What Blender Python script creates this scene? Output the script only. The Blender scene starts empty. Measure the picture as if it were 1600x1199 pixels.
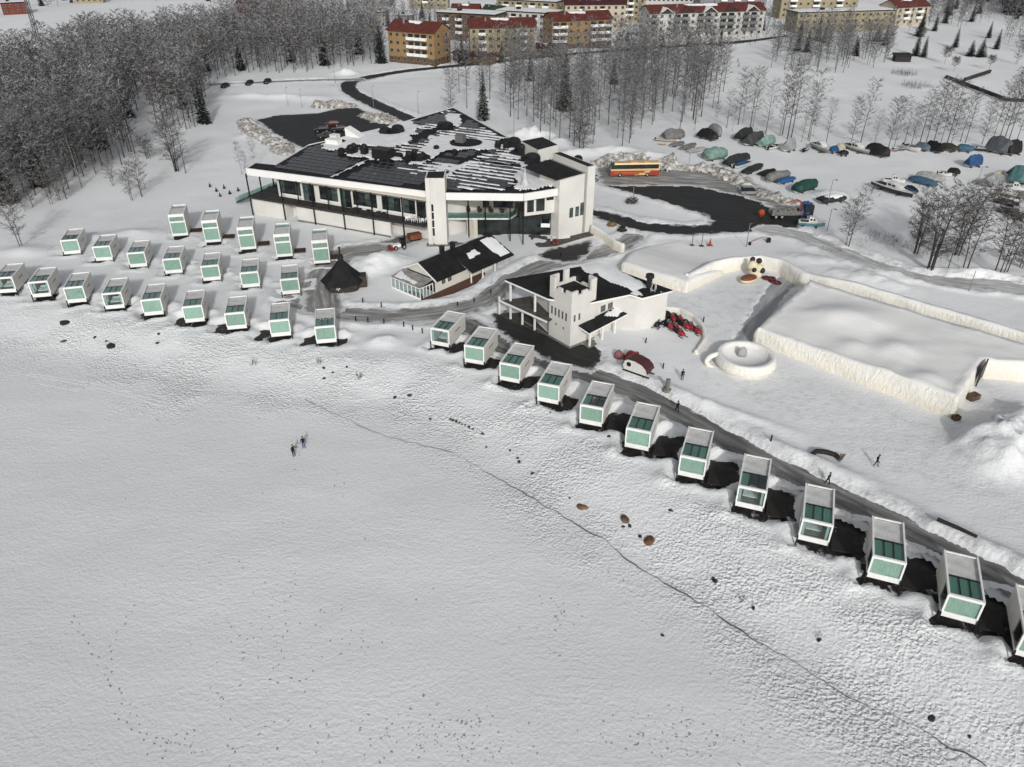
import bpy, math, random
import numpy as np
from mathutils import Vector, Matrix
from math import sin, cos, pi, radians, atan2, hypot

SC = bpy.context.scene
COL = SC.collection
# ------------------------------------------------------------------ camera
F_PX, PITCH, CAM_H = 1210.0, radians(31.8), 58.0
cam_d = bpy.data.cameras.new('camera')
cam_d.sensor_fit = 'HORIZONTAL'; cam_d.sensor_width = 36.0
cam_d.lens = 36.0 * F_PX / 1600.0
cam_d.clip_start = 0.5; cam_d.clip_end = 6000
cam = bpy.data.objects.new('camera', cam_d); COL.objects.link(cam)
cam.location = (0, 0, CAM_H); cam.rotation_euler = (pi / 2 - PITCH, 0, 0)
SC.camera = cam
# ------------------------------------------------------------------ sky and sun (hazy winter sun behind the viewer)
SUN_EL, SUN_AZ = radians(27), radians(173)        # azimuth clockwise from +Y
W = bpy.data.worlds.new('World'); SC.world = W; W.use_nodes = True
nt = W.node_tree
bg = nt.nodes['Background']
sky = nt.nodes.new('ShaderNodeTexSky'); sky.sky_type = 'NISHITA'; sky.sun_disc = False
sky.sun_elevation = SUN_EL; sky.sun_rotation = SUN_AZ
sky.air_density = 1.0; sky.dust_density = 3.0; sky.ozone_density = 1.0; sky.altitude = 50
hs = nt.nodes.new('ShaderNodeHueSaturation'); hs.inputs['Saturation'].default_value = 0.24
nt.links.new(sky.outputs[0], hs.inputs['Color']); nt.links.new(hs.outputs[0], bg.inputs[0])
bg.inputs[1].default_value = 0.105
sd = bpy.data.lights.new('sun', 'SUN'); sd.energy = 1.9; sd.angle = radians(2.5); sd.color = (1.0, 0.985, 0.95)
sun = bpy.data.objects.new('sun', sd); COL.objects.link(sun)
SUNV = Vector((sin(SUN_AZ) * cos(SUN_EL), cos(SUN_AZ) * cos(SUN_EL), sin(SUN_EL)))
sun.rotation_euler = SUNV.to_track_quat('Z', 'Y').to_euler(); sun.location = (60, -300, 200)
SC.view_settings.view_transform = 'Standard'; SC.view_settings.look = 'None'
SC.view_settings.exposure = -0.06; SC.view_settings.gamma = 1.0
SC.view_settings.use_curve_mapping = False
SC.render.engine = 'CYCLES'
SC.cycles.max_bounces = 6; SC.cycles.transparent_max_bounces = 12; SC.cycles.diffuse_bounces = 3
SC.cycles.use_denoising = True

R = random.Random(7)
# ------------------------------------------------------------------ noise
def _h(ix, iy, s):
    n = (ix * 374761393 + iy * 668265263 + s * 1442695) & 0x7fffffff
    n = ((n ^ (n >> 13)) * 1274126177) & 0x7fffffff
    n = ((n ^ (n >> 16)) * 668265263) & 0x7fffffff
    return (n ^ (n >> 15)) / 0x7fffffff
def vnoise(x, y, s=0):
    x = np.asarray(x, float); y = np.asarray(y, float)
    ix = np.floor(x).astype(np.int64); iy = np.floor(y).astype(np.int64)
    fx = x - ix; fy = y - iy
    fx = fx * fx * (3 - 2 * fx); fy = fy * fy * (3 - 2 * fy)
    a = _h(ix, iy, s); b = _h(ix + 1, iy, s); c = _h(ix, iy + 1, s); d = _h(ix + 1, iy + 1, s)
    return (a + (b - a) * fx + (c - a) * fy + (a - b - c + d) * fx * fy) * 2 - 1
def fbm(x, y, s=0, o=3):
    t = 0; a = 1.0; n = 0
    x = np.asarray(x, float); y = np.asarray(y, float)
    for k in range(o):
        t = t + a * vnoise(x * 2 ** k + 17.3 * k, y * 2 ** k - 9.1 * k, s + k); n += a; a *= .5
    return t / n
def sstep(a, b, x):
    t = np.clip((np.asarray(x, float) - a) / (b - a), 0, 1); return t * t * (3 - 2 * t)
# ------------------------------------------------------------------ where things stand: sight line -> point on level z
_c, _s = cos(PITCH), sin(PITCH)
def gp(u, v, z=0.0):
    a = (u - 800) / F_PX; b = (v - 599.5) / F_PX
    t = (z - CAM_H) / (-_s - _c * b)
    return (a * t, (_c - _s * b) * t)
def gpl(pts, z=0.0): return [gp(u, v, z) for u, v in pts]
# ------------------------------------------------------------------ distance fields
def d_poly(X, Y, pts, closed=False):
    """distance to polyline, arc length along it, signed side (left positive)"""
    best = np.full(X.shape, 1e9); al = np.zeros(X.shape); sg = np.zeros(X.shape); acc = 0
    P = list(pts) + ([pts[0]] if closed else [])
    for (x0, y0), (x1, y1) in zip(P[:-1], P[1:]):
        dx, dy = x1 - x0, y1 - y0; L = hypot(dx, dy)
        if L < 1e-6: continue
        t = np.clip(((X - x0) * dx + (Y - y0) * dy) / (L * L), 0, 1)
        ex = X - x0 - t * dx; ey = Y - y0 - t * dy
        d = np.sqrt(ex * ex + ey * ey); m = d < best
        best = np.where(m, d, best); al = np.where(m, acc + t * L, al)
        sg = np.where(m, np.sign(dx * (Y - y0) - dy * (X - x0)), sg)
        acc += L
    return best, al, sg
def inside(X, Y, pts):
    r = np.zeros(X.shape, bool); n = len(pts)
    for i in range(n):
        x0, y0 = pts[i]; x1, y1 = pts[(i + 1) % n]
        if y0 == y1: continue
        c = ((y0 > Y) != (y1 > Y)) & (X < (x1 - x0) * (Y - y0) / (y1 - y0) + x0)
        r ^= c
    return r
def sd_area(X, Y, pts):
    d, _, _ = d_poly(X, Y, pts, True)
    return np.where(inside(X, Y, pts), -d, d)

SHORE = gpl([(-140, 440), (0, 463), (60, 474), (120, 480), (180, 490), (240, 500), (305, 512), (370, 522), (437, 534), (510, 545), (600, 552),
             (670, 552), (750, 583), (805, 608), (865, 640), (930, 676), (1000, 718), (1080, 763), (1175, 810), (1275, 865), (1385, 925), (1500, 985), (1610, 1048), (1760, 1130)])
e0 = np.array(SHORE[0]) - np.array(SHORE[1]); SHORE.insert(0, tuple(np.array(SHORE[0]) + e0 / np.linalg.norm(e0) * 900))
e1 = np.array(SHORE[-1]) - np.array(SHORE[-2]); SHORE.append(tuple(np.array(SHORE[-1]) + e1 / np.linalg.norm(e1) * 900))
ICE = -1.5
def hbase(X, Y):
    d, _, sg = d_poly(X, Y, SHORE)
    sea = -sg * d
    return ICE * sstep(0.5, 13.0, sea), sea

# ------------------------------------------------------------------ roads, lots, trodden snow: (name, kind, geometry, look)
ROADS = []     # dict(name, sd(X,Y)->signed distance & along/across, mat)
def strip(name, pts, hw, look, wob=.5, kind='structure'):
    P = gpl(pts)
    # smooth
    Q = []
    for i in range(len(P) - 1):
        p0 = P[max(i - 1, 0)]; p1 = P[i]; p2 = P[i + 1]; p3 = P[min(i + 2, len(P) - 1)]
        for k in range(5):
            t = k / 5
            Q.append(tuple(.5 * (2 * p1[j] + (p2[j] - p0[j]) * t + (2 * p0[j] - 5 * p1[j] + 4 * p2[j] - p3[j]) * t * t + (3 * p1[j] - p0[j] - 3 * p2[j] + p3[j]) * t ** 3) for j in (0, 1)))
    Q.append(P[-1])
    def f(X, Y, Q=Q, hw=hw):
        d, al, sg = d_poly(X, Y, Q); return d - hw, al, d * sg
    ROADS.append(dict(name=name, f=f, look=look, wob=wob, pts=Q, pad=hw + 3))
def area(name, pts, look, wob=.8, ang=0.0):
    P = gpl(pts)
    ca, sa = cos(ang), sin(ang)
    def f(X, Y, P=P):
        return sd_area(X, Y, P), X * ca + Y * sa, -X * sa + Y * ca
    ROADS.append(dict(name=name, f=f, look=look, wob=wob, pts=P, pad=3))

area('parking_lot', [(926, 256), (955, 284), (1000, 286), (1060, 283), (1110, 283), (1165, 294), (1205, 312), (1240, 322), (1258, 340), (1250, 356), (1205, 362), (1150, 364),
     (1080, 367), (1030, 365), (985, 359), (945, 346), (905, 331), (905, 321), (945, 329), (990, 341), (1035, 350), (1080, 351), (1104, 350), (1113, 345), (1106, 338), (1060, 323), (1000, 305), (935, 288), (915, 270)], 'asphalt', .9, -.35)
area('bus_stand', [(930, 262), (950, 252), (1030, 256), (1100, 262), (1165, 280), (1210, 300), (1245, 322), (1230, 332), (1165, 306), (1080, 289), (1000, 290), (940, 288)], 'slush', 1.0, -.3)
area('rear_parking', [(400, 187), (430, 180), (500, 176), (530, 168), (560, 168), (585, 180), (620, 190), (600, 205), (545, 222), (500, 226), (478, 232), (455, 224), (432, 212)], 'asphalt', .7, -.2)
strip('access_road', [(720, 215), (660, 195), (618, 176), (585, 162), (560, 150), (546, 140), (545, 131), (560, 124), (600, 116), (640, 110), (700, 104), (760, 98), (820, 91), (880, 85), (960, 79), (1060, 72), (1150, 66), (1230, 56)], 3.4, 'asphalt', .5)
strip('back_lane', [(330, 132), (420, 128), (500, 125), (560, 124)], 2.6, 'slush', .7)
strip('shore_road', [(590, 490), (650, 494), (700, 498), (750, 518), (800, 545), (860, 568), (930, 588), (1000, 614), (1080, 656), (1165, 702), (1250, 748), (1340, 790), (1430, 832), (1520, 878), (1620, 932), (1740, 996)], 2.6, 'slush_dark', .6)
area('castle_forecourt', [(764, 492), (790, 484), (853, 518), (890, 538), (925, 534), (945, 548), (944, 566), (924, 579), (888, 572), (846, 560), (804, 538), (774, 514)], 'asphalt', .5, -.6)
strip('loop_road', [(455, 470), (485, 478), (520, 487), (560, 492), (620, 493), (680, 488), (725, 480), (762, 466), (782, 450), (800, 436), (850, 414), (905, 402), (945, 392), (972, 381), (990, 371)], 2.6, 'slush', .8)
strip('boatyard_road', [(1205, 360), (1222, 362), (1250, 369), (1300, 388), (1360, 412), (1420, 430), (1490, 440), (1560, 446), (1680, 462)], 3.0, 'snowy', 1.2)
strip('cabin_lane', [(20, 376), (100, 390), (180, 408), (260, 424), (340, 440), (420, 456), (480, 470), (520, 482)], 2.0, 'packed', .8)
strip('upper_cabin_lane', [(235, 352), (300, 372), (370, 384), (440, 398), (500, 414), (520, 440), (500, 470)], 2.0, 'packed', .8)
strip('service_lane', [(560, 388), (600, 384), (640, 372), (662, 366)], 2.6, 'slush_dark', .9)
strip('hut_lane', [(505, 478), (500, 450), (510, 420), (540, 396), (590, 390)], 3.2, 'slush', 1.0)
area('main_entrance', [(835, 398), (862, 388), (905, 380), (924, 374), (926, 390), (905, 408), (880, 410), (850, 404)], 'asphalt', .7)
strip('grey_lane', [(1240, 430), (1214, 456), (1192, 488), (1172, 522), (1158, 540)], 2.3, 'cold_grey', .6)  # cold grey strip along the left wall of the snow fort
area('fort_plaza', [(1000, 476), (1060, 466), (1130, 446), (1190, 418), (1225, 430), (1180, 500), (1160, 530), (1110, 545), (1080, 520), (1050, 488)], 'packed', 1.0)
area('snow_field_track', [(1080, 560), (1210, 568), (1330, 610), (1480, 660), (1560, 690), (1600, 740), (1600, 800), (1450, 760), (1300, 700), (1180, 640), (1090, 605)], 'packed', 1.5, -.6)

def road_field(X, Y, skip=()):
    best = np.full(X.shape, 1e9)
    for r in ROADS:
        if r['look'] == 'packed' or r['name'] in skip: continue
        xs = [p[0] for p in r['pts']]; ys = [p[1] for p in r['pts']]; pad = r['pad'] + 4
        m = (X > min(xs) - pad) & (X < max(xs) + pad) & (Y > min(ys) - pad) & (Y < max(ys) + pad)
        if not m.any(): continue
        d = r['f'](X[m], Y[m])[0] + fbm(X[m] * .55, Y[m] * .55, 31) * r['wob']
        best[m] = np.minimum(best[m], d)
    return best
# pits around the cabins are filled in later: list of (x, y, heading, w, l)
PITS = []
BUMPS = []     # (x, y, rx, ry, ang, h)
def height(X, Y, with_roads=True):
    X = np.asarray(X, float); Y = np.asarray(Y, float)
    hb, sea = hbase(X, Y)
    land = 1 - sstep(0, 12, sea)
    far = sstep(120, 260, Y)
    shore = sstep(-3, 2, sea) * (1 - sstep(11, 20, sea))
    n = fbm(X * .035, Y * .035, 3, 3) * (.12 + .25 * land + .5 * far)
    n = n + fbm(X * .22, Y * .22, 11, 3) * (.03 + .055 * land + .02 * shore)
    n = n + fbm(X * .8, Y * .8, 23, 2) * (.014 + .014 * land + .008 * shore)
    for (bx, by, rx, ry, a, bh) in BUMPS:
        m = (np.abs(X - bx) < 2 * max(rx, ry)) & (np.abs(Y - by) < 2 * max(rx, ry))
        if not m.any(): continue
        dx = X[m] - bx; dy = Y[m] - by
        p = (dx * cos(a) + dy * sin(a)) / rx; q = (-dx * sin(a) + dy * cos(a)) / ry
        n[m] = n[m] + bh * np.exp(-(p * p + q * q) * 1.4) * (1 + .35 * fbm(X[m] * .9, Y[m] * .9, 51))
    h = hb + n
    if with_roads:
        d = road_field(X, Y)
        k = sstep(-1.2, .3, d)
        d2 = road_field(X, Y, ('castle_forecourt', 'main_entrance', 'bus_stand', 'rear_parking', 'service_lane', 'grey_lane'))
        bank = np.exp(-((d2 - 1.1) / .9) ** 2) * sstep(-.3, .8, d) * (.38 + .3 * fbm(X * .5, Y * .5, 77, 3)) * land * (1 - .3 * far)
        h = np.where(d < 5, hb - .16 + (n + .16) * k + bank, h)
    U = None
    for (px, py, a, w, l, dep) in PITS:
        m = (np.abs(X - px) < 9) & (np.abs(Y - py) < 9)
        if not m.any(): continue
        if U is None: U = np.full(X.shape, 9.0)
        dx = X[m] - px; dy = Y[m] - py
        p = np.abs(dx * cos(a) + dy * sin(a)) - w / 2; q = np.abs(-dx * sin(a) + dy * cos(a)) - l / 2
        U[m] = np.minimum(U[m], np.maximum(p, q) + .15 + fbm(X[m] * .55, Y[m] * .55, 91, 3) * 1.0)
    if U is not None:
        k = sstep(-.1, .8, U); rim = np.exp(-((U - 1.0) / .6) ** 2) * .26
        h = np.where(U < 3, -.42 * (1 - k) + (h + rim) * k, h)
    return h
def hz(x, y): return float(height(np.array([x]), np.array([y]))[0])
def on(u, v, dz=0.0):
    """point on the ground seen at photo pixel (u,v)"""
    z = 0.0
    for _ in range(3):
        x, y = gp(u, v, z); z = hz(x, y)
    return (x, y, z + dz)
# ------------------------------------------------------------------ mesh builder
class MB:
    def __init__(s): s.v = []; s.f = []; s.m = []
    def add(s, vs, fs, mi=0):
        o = len(s.v); s.v.extend(tuple(map(float, p)) for p in vs)
        for f in fs: s.f.append(tuple(i + o for i in f)); s.m.append(mi)
    def box(s, c, d, rz=0.0, mi=0):
        x, y, z = d[0] / 2, d[1] / 2, d[2] / 2; ca, sa = cos(rz), sin(rz)
        vs = [(c[0] + a * x * ca - b * y * sa, c[1] + a * x * sa + b * y * ca, c[2] + e * z) for e in (-1, 1) for a, b in ((-1, -1), (1, -1), (1, 1), (-1, 1))]
        s.add(vs, [(3, 2, 1, 0), (4, 5, 6, 7), (0, 1, 5, 4), (1, 2, 6, 5), (2, 3, 7, 6), (3, 0, 4, 7)], mi); return s
    def bx(s, x0, x1, y0, y1, z0, z1, mi=0):
        return s.box(((x0 + x1) / 2, (y0 + y1) / 2, (z0 + z1) / 2), (x1 - x0, y1 - y0, z1 - z0), 0, mi)
    def prism(s, poly, z0, z1, mi=0):
        """poly: list of xy; z0,z1 numbers or lists per corner"""
        n = len(poly); ar = sum(poly[i][0] * poly[(i + 1) % n][1] - poly[(i + 1) % n][0] * poly[i][1] for i in range(n))
        zb = z0 if isinstance(z0, (list, tuple)) else [z0] * n; zt = z1 if isinstance(z1, (list, tuple)) else [z1] * n
        if ar < 0: poly = poly[::-1]; zb = list(zb)[::-1]; zt = list(zt)[::-1]
        vs = [(p[0], p[1], z) for p, z in zip(poly, zb)] + [(p[0], p[1], z) for p, z in zip(poly, zt)]
        fs = [tuple(range(n - 1, -1, -1)), tuple(range(n, 2 * n))] + [(i, (i + 1) % n, n + (i + 1) % n, n + i) for i in range(n)]
        s.add(vs, fs, mi); return s
    def wall(s, p0, p1, z0, z1, th, mi=0, off=0.0):
        """upright slab between two plan points, thickness th centred (shifted left by off)"""
        dx, dy = p1[0] - p0[0], p1[1] - p0[1]; L = hypot(dx, dy); nx, ny = -dy / L, dx / L
        a = [(p[0] + nx * k, p[1] + ny * k) for p, k in ((p0, off - th / 2), (p1, off - th / 2), (p1, off + th / 2), (p0, off + th / 2))]
        return s.prism(a, z0, z1, mi)
    def tube(s, pts, r, n=6, mi=0, cap=True):
        rs = r if isinstance(r, (list, tuple)) else [r] * len(pts); P = [Vector(p) for p in pts]; rings = []
        for i, p in enumerate(P):
            d = (P[min(i + 1, len(P) - 1)] - P[max(i - 1, 0)]).normalized()
            a = d.cross(Vector((0, 0, 1)) if abs(d.z) < .9 else Vector((1, 0, 0))).normalized(); b = d.cross(a)
            rings.append([p + (a * cos(2 * pi * k / n) + b * sin(2 * pi * k / n)) * rs[i] for k in range(n)])
        s.loft(rings, mi, cap); return s
    def loft(s, rings, mi=0, cap=True, closed=True):
        n = len(rings[0]); vs = [p for r in rings for p in r]; fs = []
        for i in range(len(rings) - 1):
            for k in range(n if closed else n - 1):
                k2 = (k + 1) % n; fs.append((i * n + k, i * n + k2, (i + 1) * n + k2, (i + 1) * n + k))
        if cap and closed: fs += [tuple(range(n - 1, -1, -1)), tuple(range((len(rings) - 1) * n, len(rings) * n))]
        s.add(vs, fs, mi); return s
    def lathe(s, prof, n=16, c=(0, 0, 0), mi=0, sx=1, sy=1):
        rings = [[(c[0] + r * cos(2 * pi * k / n) * sx, c[1] + r * sin(2 * pi * k / n) * sy, c[2] + z) for k in range(n)] for r, z in prof]
        s.loft(rings, mi, True); return s
    def ball(s, c, r, n=10, mi=0, m=6):
        rr = r if isinstance(r, (tuple, list)) else (r, r, r)
        rings = []
        for i in range(m + 1):
            t = -pi / 2 + pi * i / m; q = max(cos(t), .02)
            rings.append([(c[0] + rr[0] * q * cos(2 * pi * k / n), c[1] + rr[1] * q * sin(2 * pi * k / n), c[2] + rr[2] * sin(t)) for k in range(n)])
        s.loft(rings, mi, True); return s
    def mesh(s, name, mats, smooth=False):
        me = bpy.data.meshes.new(name); me.from_pydata(s.v, [], s.f)
        for m in (mats if isinstance(mats, (list, tuple)) else [mats]): me.materials.append(m)
        if any(s.m): me.polygons.foreach_set('material_index', s.m)
        if smooth: me.polygons.foreach_set('use_smooth', [True] * len(s.f))
        me.update(); return me
    def build(s, name, mats, parent=None, smooth=False, label=None, kind=None):
        return put(name, s.mesh(name, mats, smooth), parent, label, kind)
def put(name, me, parent=None, label=None, kind=None):
    o = bpy.data.objects.new(name, me); COL.objects.link(o)
    if parent is not None: o.parent = parent
    if label: o['label'] = label
    if kind: o['kind'] = kind
    return o
def tag(o, label, cat, group=None, loc=None, rz=None):
    o['label'] = label; o['category'] = cat
    if group: o['group'] = group
    if loc is not None: o.location = loc
    if rz is not None: o.rotation_euler = (0, 0, rz)
    return o
def thing(name, label, cat, loc=(0, 0, 0), rz=0.0, group=None):
    o = bpy.data.objects.new(name, None); COL.objects.link(o); o.empty_display_size = .5
    return tag(o, label, cat, group, loc, rz)
def dup(root, loc=None, rz=None, label=None, group=None, scale=None):
    r = root.copy(); COL.objects.link(r)
    if loc is not None: r.location = loc
    if rz is not None: r.rotation_euler = (0, 0, rz)
    if scale is not None: r.scale = scale
    if label: r['label'] = label
    if group: r['group'] = group
    for ch in KIDS(root):
        c = ch.copy(); COL.objects.link(c); c.parent = r
        for g in KIDS(ch):
            d = g.copy(); COL.objects.link(d); d.parent = c
    return r
def KIDS(o): return list(o.children)
# ------------------------------------------------------------------ materials
MATS = {}
def M(name, col, rough=.65, var=.12, scale=2.0, bump=0.0, bscale=None, spec=.25, metal=0.0, stretch=(1, 1, 1), col2=None):
    if name in MATS: return MATS[name]
    m = bpy.data.materials.new(name); m.use_nodes = True; t = m.node_tree; b = t.nodes['Principled BSDF']
    b.inputs['Roughness'].default_value = rough; b.inputs['Specular IOR Level'].default_value = spec; b.inputs['Metallic'].default_value = metal
    tc = t.nodes.new('ShaderNodeTexCoord'); mp = t.nodes.new('ShaderNodeMapping'); mp.inputs['Scale'].default_value = stretch
    t.links.new(tc.outputs['Object'], mp.inputs[0])
    nz = t.nodes.new('ShaderNodeTexNoise'); nz.inputs['Scale'].default_value = scale; nz.inputs['Detail'].default_value = 5
    t.links.new(mp.outputs[0], nz.inputs['Vector'])
    rp = t.nodes.new('ShaderNodeValToRGB'); e = rp.color_ramp.elements
    c2 = col2 or tuple(max(0, c * (1 - 2 * var)) for c in col)
    e[0].position = .3; e[0].color = (*c2, 1); e[1].position = .68; e[1].color = (*tuple(min(1, c * (1 + var * .6)) for c in col), 1)
    t.links.new(nz.outputs['Fac'], rp.inputs[0]); t.links.new(rp.outputs[0], b.inputs['Base Color'])
    if bump:
        n2 = t.nodes.new('ShaderNodeTexNoise'); n2.inputs['Scale'].default_value = bscale or scale * 4; n2.inputs['Detail'].default_value = 4
        t.links.new(mp.outputs[0], n2.inputs['Vector'])
        bp = t.nodes.new('ShaderNodeBump'); bp.inputs['Strength'].default_value = bump; bp.inputs['Distance'].default_value = .1
        t.links.new(n2.outputs['Fac'], bp.inputs['Height']); t.links.new(bp.outputs[0], b.inputs['Normal'])
    MATS[name] = m; return m
def vary(m, amt=.3):
    t = m.node_tree; b = t.nodes['Principled BSDF']; l = b.inputs['Base Color'].links[0]; src = l.from_socket
    oi = t.nodes.new('ShaderNodeObjectInfo'); mr = t.nodes.new('ShaderNodeMapRange'); mr.inputs[3].default_value = 1 - amt; mr.inputs[4].default_value = 1.0
    hv = t.nodes.new('ShaderNodeHueSaturation'); t.links.new(oi.outputs['Random'], mr.inputs[0]); t.links.new(mr.outputs[0], hv.inputs['Value']); t.links.new(src, hv.inputs['Color']); t.links.new(hv.outputs[0], b.inputs['Base Color']); return m
def glass(name, tint, refl=.12, dark=0.35):
    if name in MATS: return MATS[name]
    m = bpy.data.materials.new(name); m.use_nodes = True; t = m.node_tree; t.nodes.remove(t.nodes['Principled BSDF'])
    o = t.nodes['Material Output']; tr = t.nodes.new('ShaderNodeBsdfTransparent'); tr.inputs[0].default_value = (*tint, 1)
    gl = t.nodes.new('ShaderNodeBsdfGlossy'); gl.inputs['Roughness'].default_value = .03; gl.inputs[0].default_value = (.9, .95, .95, 1)
    lw = t.nodes.new('ShaderNodeLayerWeight'); fr = t.nodes.new('ShaderNodeMath'); fr.operation = 'POWER'; fr.inputs[1].default_value = 3.5; t.links.new(lw.outputs['Facing'], fr.inputs[0])
    ml = t.nodes.new('ShaderNodeMath'); ml.operation = 'MULTIPLY_ADD'; ml.inputs[1].default_value = .75; ml.inputs[2].default_value = .02 + refl * .25
    mx = t.nodes.new('ShaderNodeMixShader'); t.links.new(fr.outputs[0], ml.inputs[0]); t.links.new(ml.outputs[0], mx.inputs[0])
    t.links.new(tr.outputs[0], mx.inputs[1]); t.links.new(gl.outputs[0], mx.inputs[2]); t.links.new(mx.outputs[0], o.inputs[0])
    MATS[name] = m; return m
def N(t, typ, **kw):
    n = t.nodes.new(typ)
    for k, v in kw.items():
        if k in n.inputs: n.inputs[k].default_value = v
        else: setattr(n, k, v)
    return n
def math_node(t, op, a, b=None, clamp=False):
    n = t.nodes.new('ShaderNodeMath'); n.operation = op; n.use_clamp = clamp
    for i, q in enumerate((a, b)):
        if q is None: continue
        if isinstance(q, (int, float)): n.inputs[i].default_value = q
        else: t.links.new(q, n.inputs[i])
    return n.outputs[0]
def mixc(t, fac, a, b):
    n = t.nodes.new('ShaderNodeMix'); n.data_type = 'RGBA'
    for s, q in ((n.inputs[0], fac), (n.inputs[6], a), (n.inputs[7], b)):
        if isinstance(q, (int, float)): s.default_value = q
        elif isinstance(q, tuple): s.default_value = (*q, 1)
        else: t.links.new(q, s)
    return n.outputs[2]
SNOW_C = (.80, .81, .82)
def snow_ground():
    m = bpy.data.materials.new('snow_ground'); m.use_nodes = True; t = m.node_tree; b = t.nodes['Principled BSDF']
    b.inputs['Roughness'].default_value = .8; b.inputs['Specular IOR Level'].default_value = .15
    tc = N(t, 'ShaderNodeTexCoord'); at = N(t, 'ShaderNodeAttribute'); at.attribute_name = 'zone'
    sep = N(t, 'ShaderNodeSeparateXYZ'); t.links.new(at.outputs['Vector'], sep.inputs[0])
    ice, shore, dirt = sep.outputs[0], sep.outputs[1], sep.outputs[2]
    P = tc.outputs['Object']
    def noise(sc, det=4, stretch=None, rough=.55):
        n = N(t, 'ShaderNodeTexNoise', Scale=sc, Detail=det, Roughness=rough)
        if stretch:
            mp = N(t, 'ShaderNodeMapping'); mp.inputs['Scale'].default_value = stretch[:3]; mp.inputs['Rotation'].default_value = (0, 0, stretch[3])
            t.links.new(P, mp.inputs[0]); t.links.new(mp.outputs[0], n.inputs['Vector'])
        else: t.links.new(P, n.inputs['Vector'])
        return n.outputs['Fac']
    def rampf(x, a, c):
        n = N(t, 'ShaderNodeMapRange'); n.inputs[1].default_value = a; n.inputs[2].default_value = c; n.interpolation_type = 'SMOOTHSTEP'
        t.links.new(x, n.inputs[0]); return n.outputs[0]
    big = rampf(noise(.03, 5, (1, .45, 1, .5)), .35, .68)
    col = mixc(t, big, (.75, .765, .775), (.83, .84, .85))
    # frozen sea: wind-packed crust, paler drifts, and mild cloud shade put into the grey
    crust = rampf(noise(.045, 6, (.5, 1.5, 1, .35), .6), .40, .66)
    icec = mixc(t, crust, (.715, .728, .733), (.80, .806, .81))
    col = mixc(t, ice, col, icec)
    # small dark footprints and wet specks, in patches on the ice
    vor = N(t, 'ShaderNodeTexVoronoi', Scale=1.25); vor.inputs['Randomness'].default_value = 1
    mp = N(t, 'ShaderNodeMapping'); mp.inputs['Scale'].default_value = (1.0, .55, 1); mp.inputs['Rotation'].default_value = (0, 0, .6)
    t.links.new(P, mp.inputs[0]); t.links.new(mp.outputs[0], vor.inputs['Vector'])
    sepc = N(t, 'ShaderNodeSeparateColor'); t.links.new(vor.outputs['Color'], sepc.inputs[0])
    dots = math_node(t, 'MULTIPLY', math_node(t, 'LESS_THAN', vor.outputs['Distance'], .13), math_node(t, 'GREATER_THAN', sepc.outputs[0], .62))
    patch = rampf(noise(.09, 3), .52, .64)
    dots = math_node(t, 'MULTIPLY', math_node(t, 'MULTIPLY', dots, patch), ice)
    col = mixc(t, math_node(t, 'MULTIPLY', dots, .75), col, (.10, .12, .13))
    # grit and grey dirt on land where people and ploughs pass
    dn = rampf(noise(.7, 6, None, .65), .45, .75)
    col = mixc(t, math_node(t, 'MULTIPLY', math_node(t, 'MULTIPLY', dirt, dn), .75), col, (.20, .195, .185))
    fine = rampf(noise(3.2, 3), .3, .7)
    col = mixc(t, math_node(t, 'MULTIPLY', fine, .06), col, (.5, .52, .54))
    t.links.new(col, b.inputs['Base Color'])
    # relief: low sastrugi on the ice, deep pitted crust along the shore
    s1 = noise(1.3, 4, (.6, 1.35, 1, .55)); s2 = noise(2.8, 3, (.9, 1.2, 1, -.3)); s3 = noise(1.5, 4)
    v2 = N(t, 'ShaderNodeTexVoronoi', Scale=3.1); v2.feature = 'SMOOTH_F1'; v2.inputs['Smoothness'].default_value = .6
    wn = N(t, 'ShaderNodeTexNoise', Scale=2.2, Detail=2)
    t.links.new(P, wn.inputs['Vector'])
    va = N(t, 'ShaderNodeVectorMath'); va.operation = 'MULTIPLY_ADD'; va.inputs[1].default_value = (.5, .5, 0)
    t.links.new(wn.outputs['Color'], va.inputs[0]); t.links.new(P, va.inputs[2]); t.links.new(va.outputs[0], v2.inputs['Vector'])
    amp_ice = math_node(t, 'ADD', math_node(t, 'MULTIPLY', rampf(noise(.06, 3), .3, .7), .05), .020)
    hi = math_node(t, 'MULTIPLY', math_node(t, 'ADD', s1, math_node(t, 'MULTIPLY', s2, .5)), amp_ice)
    amp_sh = math_node(t, 'ADD', math_node(t, 'MULTIPLY', shore, math_node(t, 'ADD', math_node(t, 'MULTIPLY', rampf(noise(.11, 2), .35, .65), .16), .05)), .03)
    hs_ = math_node(t, 'MULTIPLY', math_node(t, 'ADD', v2.outputs['Distance'], math_node(t, 'MULTIPLY', s3, .8)), amp_sh)
    hgt = math_node(t, 'ADD', math_node(t, 'ADD', hi, hs_), math_node(t, 'ADD', math_node(t, 'MULTIPLY', noise(5.0, 3), math_node(t, 'ADD', .0045, math_node(t, 'MULTIPLY', rampf(noise(.12, 2), .35, .65), .006))), math_node(t, 'MULTIPLY', noise(1.9, 4, None, .65), math_node(t, 'MULTIPLY', dirt, .17))))
    bp = N(t, 'ShaderNodeBump', Strength=1.0, Distance=1.0); t.links.new(hgt, bp.inputs['Height']); t.links.new(bp.outputs[0], b.inputs['Normal'])
    return m
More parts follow.
